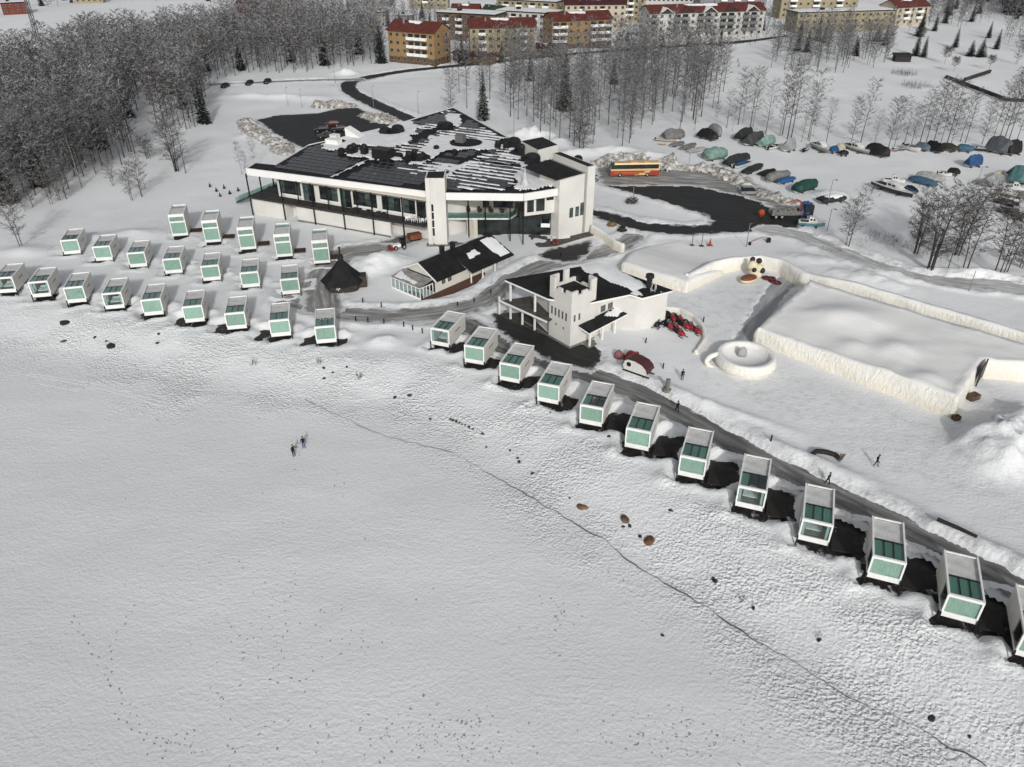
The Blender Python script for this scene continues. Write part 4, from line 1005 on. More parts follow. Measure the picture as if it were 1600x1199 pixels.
# ================================================================== long cafe with conservatory
p0 = gp(682, 458); p1 = gp(788, 411)
CF = Frame(p0, atan2(p1[1] - p0[1], p1[0] - p0[0])); CLN = hypot(p1[0] - p0[0], p1[1] - p0[1])
cafe = thing('cafe_building', 'long low white building with black gable roof and glazed conservatory end', 'building', (p0[0], p0[1], 0), CF.a)
Lm = CLN * .84; WD = 7.6; EZ, RZ = 2.7, 4.6
SIDING = M('cream_boarding', (.68, .655, .58), .7, .05, 1.0, .3, stretch=(1, 1, 8))
m = MB(); m.add([(0, 0, -.2), (Lm, 0, -.2), (Lm, WD, -.2), (0, WD, -.2), (0, 0, EZ), (Lm, 0, EZ), (Lm, WD, EZ), (0, WD, EZ), (0, WD / 2, RZ - .1), (Lm, WD / 2, RZ - .1)],
             [(0, 1, 5, 4), (1, 2, 6, 9, 5), (2, 3, 7, 6), (3, 0, 4, 8, 7), (4, 5, 9, 8), (6, 7, 8, 9)]); m.build('wall', SIDING, cafe)
ov = .7; sl = (RZ - EZ) / (WD / 2)
def slab_roof(x0, x1, ya, za, yb, zb, th, par, nm, mat):
    mb = MB(); mb.add([(x0, ya, za), (x1, ya, za), (x1, yb, zb), (x0, yb, zb), (x0, ya, za + th), (x1, ya, za + th), (x1, yb, zb + th), (x0, yb, zb + th)],
                      [(3, 2, 1, 0), (4, 5, 6, 7), (0, 1, 5, 4), (1, 2, 6, 5), (2, 3, 7, 6), (3, 0, 4, 7)]); return mb.build(nm, mat, par)
slab_roof(-.5, Lm * .46, -ov, EZ - ov * sl, WD / 2 - .002, RZ, .16, cafe, 'roof', BITUMEN)
slab_roof(Lm * .46 + .002, CLN + .3, -ov - 1.5, EZ - (ov + 1.5) * sl * .6, WD / 2 - .002, RZ + .004, .16, cafe, 'roof', BITUMEN)
rb = slab_roof(-.5, CLN + .3, WD + ov, EZ - ov * sl, WD / 2 + .002, RZ, .16, cafe, 'roof', BITUMEN)
for y0, z0, y1, z1 in ((-ov, EZ - ov * sl, WD / 2, RZ), (WD + ov, EZ - ov * sl, WD / 2, RZ)):
    slab_roof(-.62, -.502, y0, z0 - .08, y1, z1 - .08, .3, cafe, 'barge_board', FASCIA)
def gsnow(par, ring, zf, th=.14, nm='roof_snow'):
    """a patch of lying snow with a soft ragged outline on a sloping roof"""
    xs_ = [p[0] for p in ring]; ys_ = [p[1] for p in ring]
    X, Y = np.meshgrid(np.arange(min(xs_) - .6, max(xs_) + .6, .22), np.arange(min(ys_) - .6, max(ys_) + .6, .22))
    S = -sd_area(X, Y, ring) + .35 * fbm(X * .9, Y * .9, 5, 3)
    kk = S > 0; kf = kk[:-1, :-1] & kk[1:, :-1] & kk[:-1, 1:] & kk[1:, 1:]
    Z = zf(X, Y) + np.minimum(S * .6, 1) * th + .015
    if kf.any(): put(nm, grid_mesh(nm, X, Y, Z, kf, 'st', (X, Y, S), ROOFSNOW), par)
zfr = lambda X, Y: np.where(Y < WD / 2, EZ + Y * sl, EZ + (WD - Y) * sl) + .165
zfr2 = lambda X, Y: np.where(Y < WD / 2, RZ + (Y - WD / 2) * ((RZ - EZ + (ov + 1.5) * sl * .6) / (WD / 2 + ov + 1.5)), EZ + (WD - Y) * sl) + .175
gsnow(cafe, [(Lm * .60, .4), (Lm * .82, .7), (Lm * .80, 2.2), (Lm * .64, 1.9)], zfr2)
gsnow(cafe, [(Lm * .97, 3.4), (CLN + .1, 3.4), (CLN + .1, -1.6), (Lm * 1.0, -1.6), (Lm * .96, 1.5)], zfr2)
gsnow(cafe, [(-.3, WD / 2 + .7), (Lm * .5, WD / 2 + .5), (Lm * .5, WD + .5), (-.3, WD + .5)], zfr); gsnow(cafe, [(Lm * .58, WD / 2 + .4), (Lm * .9, WD / 2 + .4), (Lm * .9, WD + .4), (Lm * .6, WD + .4)], zfr)
for fx in (.40, .58):
    m = MB(); x = Lm * fx; m.bx(x - .35, x + .35, WD / 2 + .3, WD / 2 + 1.0, RZ - 1, RZ + 1.0); m.bx(x - .42, x + .42, WD / 2 + .23, WD / 2 + 1.07, RZ + 1.002, RZ + 1.12); m.build('chimney', SOOT, cafe)
for fx, n_ in ((.08, 2), (.70, 2)):
    for k in range(n_): window(cafe, Lm * fx + k * 1.5, Lm * fx + k * 1.5 + 1.1, -.002, 1.1, 2.2, 1, 1, M('grey_window_glass', (.12, .12, .115), .15, .2), FASCIA, False)
for fx in (.46, .66, .88):
    m = MB(); m.bx(Lm * fx - .09, Lm * fx + .09, -1.95, -1.77, -.2, 1.9); m.build('porch_post', FASCIA, cafe)
m = MB(); m.bx(Lm + .002, CLN, .6, WD - .6, -.2, 2.3); m.build('end_porch', SIDING, cafe)
for k in range(5):
    m = MB(); x = Lm + (CLN - Lm) * (k + .5) / 5; m.bx(x - .06, x + .06, -1.0, -.88, -.2, 2.0); m.build('porch_post', FASCIA, cafe)
# conservatory
cx0 = -3.7
m = MB(); m.add([(cx0, .1, 2.1), (cx0, WD - .1, 2.1), (-.64, WD - .1, 2.7), (-.64, .1, 2.7), (cx0, .1, 2.2), (cx0, WD - .1, 2.2), (-.64, WD - .1, 2.8), (-.64, .1, 2.8)], [(0, 1, 2, 3), (7, 6, 5, 4), (4, 5, 1, 0), (5, 6, 2, 1), (6, 7, 3, 2), (7, 4, 0, 3)])
m.build('conservatory_roof', M('grey_polycarbonate', (.30, .29, .27), .5, .2, .8), cafe)
gsnow(cafe, [(cx0 + .2, WD - .5), (cx0 + .2, 2.0), (cx0 + 1.0, 1.0), (cx0 + 1.6, WD - 2), (-1.4, WD - .3)], lambda X, Y: 2.2 + (X - cx0) * .196)
pm = MB(); pm.bx(-.06, .06, -.06, .06, -.2, 2.1); pme = pm.mesh('frame_post', FASCIA)
posts = [(cx0, .1 + (WD - .2) * k / 7) for k in range(8)] + [(cx0 + (3.0) * k / 4, .1) for k in range(1, 5)]
for x, y in posts: o = put('frame_post', pme, cafe); o.location = (x, y, 0)
m = MB(); m.bx(cx0 - .06, cx0 + .06, .16, WD - .16, 1.95, 2.08); m.bx(cx0 - .05, cx0 + .05, .16, WD - .16, -.2, .25); m.bx(cx0 + .06, -.7, .05, .15, 1.95, 2.08); m.build('frame_rail', FASCIA, cafe)
for k in range(7):
    m = MB(); y = .1 + (WD - .2) * k / 7; m.bx(cx0 - .02, cx0 + .02, y + .07, y + (WD - .2) / 7 - .07, .25, 1.94); m.build('conservatory_pane', GLASS_C, cafe)
for k in range(4):
    m = MB(); x = cx0 + 3.0 * k / 4; m.bx(x + .07, x + .68, .08, .12, .0, 1.94); m.build('conservatory_pane', GLASS_C, cafe)
m = MB(); m.bx(cx0 + .1, -.05, .2, WD - .2, -.2, -.04); m.build('conservatory_floor', CONC, cafe)
m = MB(); m.bx(-.08, -.004, .3, WD - .3, -.2, 2.6); m.build('dark_inner_wall', SOOT, cafe)
dkx = thing('timber_deck', 'reddish brown boardwalk along the lit side of the cafe', 'deck', (*p0, -.05), CF.a)
m = MB(); m.prism([(cx0, -1.0), (2, -2.6), (Lm * .95, -2.9), (Lm * .95, -.05), (cx0, -.05)], 0, .16); m.build('deck_frame', M('red_brown_boards', (.12, .060, .045), .8, .2, 2, .3, stretch=(1, 8, 1)), dkx)

# ================================================================== castle-fronted building
o_ = gp(890, 544)
KF = Frame(o_, radians(38))
kas = thing('castle_building', 'white building with a crenellated corner tower and black roof', 'building', (o_[0], o_[1], 0), KF.a)
KW = M('white_castle_wall', (.67, .655, .62), .65, .04, .5)
def kp(X, Y, z): return KF.px(770 + X / 5.333, 400 + Y / 5.333, z)
# roof
r1 = kp(100, 195, 7.2); r2 = kp(462, 352, 6.9); r3 = kp(780, 392, 6.6); r4 = kp(1145, 316, 7.2); r5 = kp(1245, 347, 6.3); r6 = kp(1500, 285, 6.3); r7 = kp(880, 62, 7.6)
RK = [r1, r2, r3, r4, r5, r6, r7]; RKZ = [7.2, 6.9, 6.6, 7.2, 6.3, 6.3, 7.6]
def tri_roof(rk, rkz, th, nm, mat, par):
    c = (sum(p[0] for p in rk) / len(rk), sum(p[1] for p in rk) / len(rk)); mz = sum(rkz) / len(rkz) + .25
    n = len(rk); vs = [(p[0], p[1], z) for p, z in zip(rk, rkz)] + [(c[0], c[1], mz)] + [(p[0], p[1], z - th) for p, z in zip(rk, rkz)] + [(c[0], c[1], mz - th)]
    ar = sum(rk[i][0] * rk[(i + 1) % n][1] - rk[(i + 1) % n][0] * rk[i][1] for i in range(n))
    fs = []
    for i in range(n):
        j = (i + 1) % n
        if ar > 0: fs += [(i, j, n), (n + 1 + j, n + 1 + i, 2 * n + 1), (i, n + 1 + i, n + 1 + j, j)]
        else: fs += [(j, i, n), (n + 1 + i, n + 1 + j, 2 * n + 1), (j, n + 1 + j, n + 1 + i, i)]
    mb = MB(); mb.add(vs, fs); return mb.build(nm, mat, par)
kroof = tri_roof(RK, RKZ, .12, 'roof', BITUMEN, kas)
tri_roof([(p[0], p[1]) for p in RK], [z - .125 for z in RKZ], .28, 'eaves', FASCIA, kas)
cc = (sum(p[0] for p in RK) / 7, sum(p[1] for p in RK) / 7)
sh_ = lambda p, k: (p[0] + (cc[0] - p[0]) * k, p[1] + (cc[1] - p[1]) * k)
wl = [(0.5, 9.9), (0.5, 4.8), (4.8, .6), (r4[0] - .3, .6), (r5[0] - .2, r5[1] + .7), sh_(r6, .06), sh_(r7, .06)]
wl[0] = (2.6, r1[1] - 1.2)
m = MB(); m.prism(wl, -.3, [6.4, 6.4, 6.3, 6.8, 5.9, 5.9, 7.0]); m.build('wall', KW, kas)
# snow on the roof
zk = lambda X, Y: 7.3 + 0 * X
from mathutils.geometry import interpolate_bezier
def zroofk(X, Y):
    n = len(RK); c = cc; mz = sum(RKZ) / n + .25; Z = np.full(X.shape, mz)
    for i in range(n):
        j = (i + 1) % n; ax_, ay_ = RK[i]; bx_, by_ = RK[j]
        den = (by_ - c[1]) * (ax_ - c[0]) + (c[0] - bx_) * (ay_ - c[1])
        l1 = ((by_ - c[1]) * (X - c[0]) + (c[0] - bx_) * (Y - c[1])) / den; l2 = ((c[1] - ay_) * (X - c[0]) + (ax_ - c[0]) * (Y - c[1])) / den
        Z = np.where((l1 >= -1e-6) & (l2 >= -1e-6), l1 * RKZ[i] + l2 * RKZ[j] + (1 - l1 - l2) * mz, Z)
    return Z
kk_ = lambda pts: [kp(X, Y, 7.2) for X, Y in pts]
gsnow(kas, kk_([(720, 95), (860, 70), (1000, 100), (1230, 185), (1300, 230), (1220, 262), (1270, 295), (1130, 298), (1160, 268), (1080, 240), (950, 215), (900, 180), (760, 150)]), zroofk, .22)
gsnow(kas, kk_([(1360, 235), (1470, 270), (1400, 268)]), zroofk, .12); gsnow(kas, kk_([(800, 195), (850, 212), (830, 218)]), zroofk, .1)
for X, Y, w_, h_ in ((858, 185, .8, .9), (1302, 250, 1.3, 2.2), (700, 205, 1.3, .7), (485, 235, .3, .6)):
    x, y = kp(X, Y, 7.3); m = MB(); m.lathe([(w_ * .35, 0), (w_ * .35, h_ * .7), (w_ * .55, h_ * .72), (w_ * .5, h_ * .95), (w_ * .1, h_)], 10, (x, y, 7.15)); m.build('roof_vent', SOOT, kas)
# tower with crenellations: hollow top so the merlons stand free
TW, TD = 5.0, 5.0; zt = zat(*o_, 400 + 352 / 5.333)
m = MB(); m.bx(0, TW, 0, TD, -.3, zt - .2)
m.build('tower', KW, kas)
th = .35
def mer(x0, x1, y0, y1, z1): m = MB(); m.bx(x0, x1, y0, y1, zt - .198, z1); m.build('battlement', KW, kas)
H1, H2, H3 = zt + .25, zt + 1.0, zt + 2.0
# right-hand face (y=0): corner low, gap, tall end
mer(0, 1.3, 0, th, zt + .8); mer(1.302, 2.2, 0, th, H1 - .2); mer(2.202, 3.3, 0, th, zt + .5); mer(3.302, 3.9, 0, th, H1 - .1); mer(3.902, TW, 0, th, zt + 1.9)
# left-hand face (x=0)
mer(0, th, th + .002, 1.4, zt + .7); mer(0, th, 1.402, 2.3, H1 - .2); mer(0, th, 2.302, 3.2, zt + .6); mer(0, th, 3.202, 3.9, H1 - .1); mer(0, th, 3.902, TD, zt + 1.9)
mer(th + .002, 1.6, TD - th, TD, zt + 1.9); mer(1.602, 2.6, TD - th, TD, H1); mer(2.602, 3.6, TD - th, TD, zt + 2.2); mer(3.602, TW, TD - th, TD, H1 + .2)
mer(TW - th, TW, th + .002, 1.5, zt + 1.9); mer(TW - th, TW, 1.502, 3.0, H1); 
m = MB(); m.bx(th + .01, TW - th - .01, th + .01, TD - th - .01, zt - .196, zt - .15); m.build('tower_roof', BITUMEN, kas)
SLOTG = M('slot_window_glass', (.13, .13, .12), .2, .2)
for k in range(5):
    m = MB(); y = 4.35 - k * .82; m.bx(-.03, -.004, y - .17, y + .17, 4.2, 5.5); m.build('slot_window', SLOTG, kas)
for k in range(2):
    m = MB(); x = .75 + k * .95; m.bx(x - .17, x + .17, -.03, -.004, 4.3, 5.4); m.build('slot_window', SLOTG, kas)
for y in (3.3, 1.6):
    m = MB(); m.bx(-.03, -.004, y - .14, y + .14, 2.6, 2.95); m.build('slot_window', SLOTG, kas)
m = MB(); m.bx(-.12, TW + .05, -.12, -.005, -.3, .25); m.bx(-.12, -.005, -.004, TD + 6, -.3, .25); m.build('plinth', CONC, kas)
# windows on the right-hand wall
for k in range(2): window(kas, 6.6 + k * 1.55, 7.8 + k * 1.55, .6, 3.7, 5.0, 1, 1, SLOTG, FASCIA, False)
# porch roof on posts
q1 = kp(715, 580, 3.5); q2 = kp(1130, 366, 3.9); q3 = kp(1225, 425, 3.2); q4 = kp(805, 640, 2.9)
m = MB(); m.prism([q1, q2, q3, q4], [3.35, 3.75, 3.05, 2.75], [3.5, 3.9, 3.2, 2.9]); pr = m.build('porch_roof', BITUMEN, kas)
m = MB(); m.prism([sh for sh in (q1, q2, q3, q4)], [3.1, 3.5, 2.8, 2.5], [3.34, 3.74, 3.04, 2.74]); m.build('porch_fascia', FASCIA, kas)
gs = [kp(870, 520, 3.4), kp(1080, 402, 3.7), kp(1150, 395, 3.7), kp(1185, 432, 3.4), kp(1010, 510, 3.2)]
def zpr(X, Y):
    A_ = np.array([[q1[0], q1[1], 1], [q2[0], q2[1], 1], [q3[0], q3[1], 1], [q4[0], q4[1], 1]]); s_ = np.linalg.lstsq(A_, np.array([3.5, 3.9, 3.2, 2.9]), rcond=None)[0]
    return X * s_[0] + Y * s_[1] + s_[2]
gsnow(kas, gs, zpr, .14)
for X, Y in ((805, 752), (908, 702), (1010, 648), (1105, 597)):
    x, y = kp(X, Y, 0); m = MB(); m.bx(x - .14, x + .14, y - .14, y + .14, -.2, 2.75); m.build('porch_post', FASCIA, kas)
fl = [kp(710, 700, 0), kp(800, 770, 0), kp(1260, 560, 0), kp(1215, 535, 0)]
m = MB(); m.prism(fl + [(3.5, .55)], -.3, .03); m.build('porch_floor', CONC, kas)
m = MB(); x, y = kp(1195, 480, 2.3); m.bx(x - .35, x + .35, y - .1, y + .1, 1.9, 2.8); m.build('wall_panel', M('orange_sign', (.30, .13, .07), .6), kas)
# two-level veranda on the seaward side
v1 = kp(55, 370, 3.4); v2 = kp(450, 548, 3.4)
m = MB(); m.wall(v1, v2, 3.2, 3.45, .2); m.build('veranda_beam', FASCIA, kas)
ndx, ndy = v2[1] - v1[1], -(v2[0] - v1[0])
m = MB(); m.prism([v1, v2, (2.5, 4.9), (2.5, r1[1] - 1)], 3.1, 3.3); m.build('veranda_deck', M('brown_grey_deck', (.085, .078, .070), .8, .2, 1), kas)
m = MB(); m.prism([kp(40, 490, 0), kp(440, 665, 0), (.3, 4.9), (2.5, r1[1])], -.3, .05); m.build('veranda_floor', M('brown_grey_floor', (.07, .064, .058), .8, .2, 1), kas)
for X, Y, z1 in ((55, 487, 3.2), (148, 527, 6.7), (246, 575, 3.2), (348, 620, 6.5)):
    x, y = kp(X, Y, 0); m = MB(); m.bx(x - .13, x + .13, y - .13, y + .13, -.2, z1); m.build('veranda_post', FASCIA, kas)
m = MB(); m.bx(2.45, 2.58, 5.2, r1[1] - 1.6, -.1, 3.0); m.build('veranda_glazing', DGLASS, kas)
for k, y in enumerate((6.0, 7.4, 8.8, 10.4)):
    m = MB(); m.bx(2.50, 2.595, y - .55, y + .55, 3.9, 5.9); wn = m.build('window', FASCIA, kas); m = MB(); m.bx(2.46, 2.499, y - .43, y + .43, 4.0, 5.8); m.build('pane', DGLASS, wn)
m = MB(); x, y = kp(1335, 300, 6.4); 
for r_ in (.45, .28):
    m.tube([(x + r_ * cos(t) * cos(-.6), y + r_ * cos(t) * sin(-.6), 7.2 + 1.1 * r_ / .45 * .9 * sin(t)) for t in np.linspace(0, 2 * pi, 15)], .04, 5)
m.tube([(x, y, 4.5), (x, y, 6.3)], .05, 5); m.build('looped_sign', FASCIA, kas)

# ================================================================== octagonal grill hut
hx, hy, hz_ = on(537, 446)
hut = thing('grill_hut', 'black octagonal hut with conical roof and metal chimney', 'hut', (hx, hy, hz_), .2)
m = MB(); m.lathe([(3.25, -.3), (3.25, 1.5)], 8); m.build('wall', M('dark_log_wall', (.060, .050, .043), .8, .3, 1, .5, stretch=(1, 1, 8)), hut)
m = MB(); m.lathe([(3.95, 1.15), (3.9, 1.3), (2.2, 2.9), (.55, 4.75), (.5, 4.8)], 8); m.build('roof', BITUMEN, hut)
m = MB(); m.lathe([(.45, 4.7), (.45, 5.3), (.6, 5.32), (.28, 5.7), (.14, 5.75), (.14, 7.0), (.3, 7.05), (.05, 7.3)], 10); m.build('chimney', SOOT, hut)
m = MB(); m.bx(2.6, 4.1, -1.2, .8, -.2, 1.9); m.build('entrance_porch', M('dark_log_wall', (.06, .05, .043)), hut)
for k in range(4):
    a = 2 * pi * k / 4; 
    m = MB(); m.ball((-.9 + .22 * cos(a), -3.12, .75 + .22 * sin(a)), (.12, .06, .12), 8); m.build('petal_lamp', FASCIA, hut)
# ================================================================== built snow: fort, walls, cup
def cut_snow():
    m = bpy.data.materials.new('cut_snow'); m.use_nodes = True; t = m.node_tree; b = t.nodes['Principled BSDF']
    b.inputs['Roughness'].default_value = .85; b.inputs['Specular IOR Level'].default_value = .15
    g = N(t, 'ShaderNodeNewGeometry'); tc = N(t, 'ShaderNodeTexCoord'); P = tc.outputs['Object']
    sp = N(t, 'ShaderNodeSeparateXYZ'); t.links.new(P, sp.inputs[0]); sn = N(t, 'ShaderNodeSeparateXYZ'); t.links.new(g.outputs['Normal'], sn.inputs[0])
    n1 = N(t, 'ShaderNodeTexNoise', Scale=.5, Detail=5); t.links.new(P, n1.inputs['Vector'])
    n2 = N(t, 'ShaderNodeTexNoise', Scale=2.2, Detail=5, Roughness=.6); t.links.new(P, n2.inputs['Vector'])
    # dredged snow: the cut sides are yellowish with meltwater silt, most at the foot
    foot = N(t, 'ShaderNodeMapRange'); foot.inputs[1].default_value = 1.6; foot.inputs[2].default_value = 0.1; t.links.new(sp.outputs[2], foot.inputs[0])
    side = N(t, 'ShaderNodeMapRange'); side.inputs[1].default_value = .85; side.inputs[2].default_value = .5; t.links.new(sn.outputs[2], side.inputs[0])
    silt = math_node(t, 'MULTIPLY', side.outputs[0], math_node(t, 'ADD', .30, math_node(t, 'MULTIPLY', n1.outputs['Fac'], .9)), True)
    c1 = mixc(t, silt, (.80, .80, .79), (.81, .785, .705))
    c2 = mixc(t, math_node(t, 'MULTIPLY', math_node(t, 'MULTIPLY', side.outputs[0], foot.outputs[0]), math_node(t, 'MULTIPLY', n2.outputs['Fac'], 1.0)), c1, (.70, .62, .48))
    t.links.new(c2, b.inputs['Base Color'])
    mp = N(t, 'ShaderNodeMapping'); mp.inputs['Scale'].default_value = (1.4, 1.4, .5); t.links.new(P, mp.inputs[0])
    n3 = N(t, 'ShaderNodeTexNoise', Scale=1.6, Detail=5, Roughness=.6); t.links.new(mp.outputs[0], n3.inputs['Vector'])
    bp = N(t, 'ShaderNodeBump', Distance=.35); t.links.new(math_node(t, 'ADD', .18, math_node(t, 'MULTIPLY', side.outputs[0], .5)), bp.inputs['Strength']); t.links.new(n3.outputs['Fac'], bp.inputs['Height']); t.links.new(bp.outputs[0], b.inputs['Normal'])
    return m
CUT = cut_snow()
def rough_block(nm, poly, ztop, parent=None, amp=.22, inset=.35, step=.7, zb=-.4, topstep=.7):
    """mass of snow: battered uneven sides, undulating top"""
    ar = sum(poly[i][0] * poly[(i + 1) % len(poly)][1] - poly[(i + 1) % len(poly)][0] * poly[i][1] for i in range(len(poly)))
    if ar < 0: poly = poly[::-1]
    pts = []
    for i in range(len(poly)):
        a, b = poly[i], poly[(i + 1) % len(poly)]; n = max(1, int(hypot(b[0] - a[0], b[1] - a[1]) / step))
        for k in range(n): pts.append((a[0] + (b[0] - a[0]) * k / n, a[1] + (b[1] - a[1]) * k / n))
    n = len(pts); pa = np.array(pts); tan = np.roll(pa, -1, 0) - np.roll(pa, 1, 0); tan /= np.linalg.norm(tan, axis=1)[:, None] + 1e-9
    nor = np.stack([tan[:, 1], -tan[:, 0]], -1)
    zt_ = ztop(pa[:, 0], pa[:, 1]); rings = []
    for j, q in enumerate((0, .18, .4, .62, .84, 1.0)):
        off = amp * fbm(pa[:, 0] * .5 + q * 2.1, pa[:, 1] * .5 - q * 1.7, 201, 3) - inset * q
        if j == 5: off -= .18
        xy = pa + nor * off[:, None]
        z = zb + (zt_ - zb) * q + (0 if j < 5 else .02)
        rings.append([(xy[i, 0], xy[i, 1], z[i]) for i in range(n)])
    mb = MB(); mb.loft(rings, 0, False)
    rim = [(p[0], p[1]) for p in rings[-1]]
    xs = [p[0] for p in rim]; ys = [p[1] for p in rim]
    # top: rings shrinking towards an inner grid
    X, Y = np.meshgrid(np.arange(min(xs), max(xs), topstep), np.arange(min(ys), max(ys), topstep))
    D = sd_area(X, Y, rim); keep = D < -topstep * .75
    o = len(mb.v); idx = -np.ones(X.shape, int); q = 0
    Zt = ztop(X, Y)
    ii = np.argwhere(keep)
    for (i, j) in ii: idx[i, j] = o + q; q += 1; mb.v.append((X[i, j], Y[i, j], Zt[i, j]))
    import mathutils.geometry as mg
    vsl = [Vector(p[:2]) for p in rings[-1]] + [Vector((X[i, j], Y[i, j])) for i, j in ii]
    m_ = len(rings[-1]); base = (len(rings) - 1) * m_
    res = mg.delaunay_2d_cdt(vsl, [(k, (k + 1) % m_) for k in range(m_)], [list(range(m_))], 1, 1e-5)
    ov = res[3]
    for f in res[2]:
        ids = []
        for k in f:
            src = ov[k]
            if not src: ids = None; break
            s0 = src[0]; ids.append(base + s0 if s0 < m_ else o + s0 - m_)
        if ids and len(set(ids)) == len(ids): mb.f.append(tuple(ids)); mb.m.append(0)
    return mb.build(nm, CUT, parent, True)
FL = gp(1178, 512, 2.9); FR = gp(1500, 625, 2.9); FB = gp(1540, 563, 2.9); FBL = gp(1263, 440, 2.6)
fort_poly = [FL, FR, FB, (86, 91.5), (88, 95.0), gp(1592, 536, 2.6), FBL]
def fort_top(x, y):
    x = np.asarray(x, float); y = np.asarray(y, float); d = -sd_area(x, y, fort_poly)
    z = 2.65 + .30 * np.exp(-d / 1.2) - .35 * sstep(2, 18, d) + .30 * fbm(x * .13, y * .13, 88, 3) + .13 * fbm(x * .5, y * .5, 89, 3)
    for u, v, r, h in ((1340, 500, 4.5, 1.1), (1290, 495, 3.5, .8), (1400, 545, 2.8, .95), (1370, 590, 2.0, .75), (1448, 590, 2.2, .7), (1330, 540, 2.2, .65)):
        bx, by = gp(u, v, 2.7); z = z + h * np.exp(-((x - bx) ** 2 + (y - by) ** 2) / r ** 2)
    return z
fort = rough_block('snow_fort', fort_poly, fort_top)
tag(fort, 'big square snow fort block with yellowish cut sides and humped roof', 'snow fort')
# entrance panel and wooden pieces by its right-hand side
dx, dy = FB[0] - FR[0], FB[1] - FR[1]; L = hypot(dx, dy); ux, uy = dx / L, dy / L
def fside(s, o): return (FR[0] + ux * s + uy * o, FR[1] + uy * s - ux * o)
door = thing('fort_door', 'tall black door panel leaning on the right side of the snow fort', 'door', (*fside(L - 1.2, .25), .4), atan2(uy, ux))
m = MB(); m.bx(-1.9, 1.3, -.06, .06, 0, 2.7); m.build('panel', BLACK, door); m = MB(); m.bx(-1.95, -1.82, -.1, .1, -.3, 2.75); m.bx(1.22, 1.35, -.1, .1, -.3, 2.75); m.build('frame', DARKW, door)
def crate_like(nm, lb, u, v, w_, d_, h_, mat, rz=.4, cat='crate'):
    x, y, z = on(u, v); t = thing(nm, lb, cat, (x, y, z), rz); bm_ = MB(); bm_.bx(-w_ / 2, w_ / 2, -.035, .035, -.06, .06); me = bm_.mesh('plank', mat)
    n = max(2, int(h_ / .17))
    for k in range(n):
        for s_, ang in ((-1, 0), (1, 0)):
            o = put('plank', me, t); o.location = (0, s_ * d_ / 2, .08 + k * .17)
    b2 = MB(); b2.bx(-.035, .035, -d_ / 2 + .04, d_ / 2 - .04, -.06, .06); me2 = b2.mesh('plank', mat)
    for k in range(n):
        for s_ in (-1, 1): o = put('plank', me2, t); o.location = (s_ * (w_ / 2 - .04), 0, .085 + k * .17)
    m = MB(); m.bx(-w_ / 2 + .08, w_ / 2 - .08, -d_ / 2 + .04, d_ / 2 - .04, h_ * .55, h_ * .62); m.build('contents', mat, t)
    return t
crate_like('firewood_crate', 'brown plank crate of split wood beside the snow fort', 1519, 624, 1.6, 1.0, 1.0, M('weathered_plank', (.16, .105, .07), .85, .3, 3, .4))
crate_like('wooden_box', 'small brown wooden box at the corner of the snow fort', 1493, 656, .9, .7, .75, M('weathered_plank', (.16, .105, .07)), .2, 'box')
# perimeter snow walls
def ribbon(pts, th, both=True):
    P = [np.array(p) for p in pts]; l = []; r = []
    for i, p in enumerate(P):
        d = P[min(i + 1, len(P) - 1)] - P[max(i - 1, 0)]; d = d / np.linalg.norm(d); n = np.array([-d[1], d[0]])
        l.append(tuple(p + n * th)); r.append(tuple(p))
    return r + l[::-1]
back = gpl([(1078, 452), (1096, 442), (1118, 430), (1150, 424), (1185, 421), (1215, 428)]) + [gp(u, v, 1.2) for u, v in ((1250, 440), (1290, 452), (1340, 466), (1400, 485), (1460, 503), (1530, 524), (1600, 546), (1690, 575))]
wpoly = ribbon(back, 1.9)
w_o = rough_block('snow_wall', wpoly, lambda x, y: 2.4 + .95 * sstep(48, 60, np.asarray(x, float)) + .18 * fbm(np.asarray(x, float) * .25, np.asarray(y, float) * .25, 301), None, .3, .4, .6)
tag(w_o, 'long curving snow wall with yellowish face behind the snow fort', 'snow wall', 'snow walls of the playground')
lowp = gpl([(1034, 488), (1060, 490), (1080, 501), (1094, 517), (1096, 535), (1082, 556)])
w_2 = rough_block('snow_wall', ribbon(lowp, .9), lambda x, y: .95 + .12 * fbm(np.asarray(x, float) * .6, np.asarray(y, float) * .6, 303), None, .15, .15, .4, -.3, .35)
tag(w_2, 'low curved snow wall beside the parked snowmobiles', 'snow wall', 'snow walls of the playground')
pl = [(968, 424), (1022, 442), (1073, 458), (1090, 448), (1118, 434), (1152, 414), (1120, 388), (1060, 374), (1010, 384), (990, 396)]
plat = gpl(pl, 0.3); fa, fb = np.array(plat[0]), np.array(plat[2])
def plat_top(x, y):
    x = np.asarray(x, float); y = np.asarray(y, float)
    d = ((x - fa[0]) * -(fb[1] - fa[1]) + (y - fa[1]) * (fb[0] - fa[0])) / np.linalg.norm(fb - fa)
    return 2.05 - 1.9 * sstep(3, 17, np.abs(d)) + .12 * fbm(x * .3, y * .3, 305)
w_3 = rough_block('snow_mound', plat, plat_top, None, .2, .3, .7); tag(w_3, 'sloping snow mound with straight cut face behind the castle building', 'snow mound')
rp = gpl([(921, 362), (940, 374), (958, 388), (972, 394)], .2)
w_4 = rough_block('snow_wall', ribbon(rp, .9), lambda x, y: 1.7 + .1 * fbm(np.asarray(x, float) * .5, np.asarray(y, float) * .5, 304), None, .12, .12, .5, -.3, .35)
tag(w_4, 'short snow wall by the corner of the big building', 'snow wall', 'snow walls of the playground')
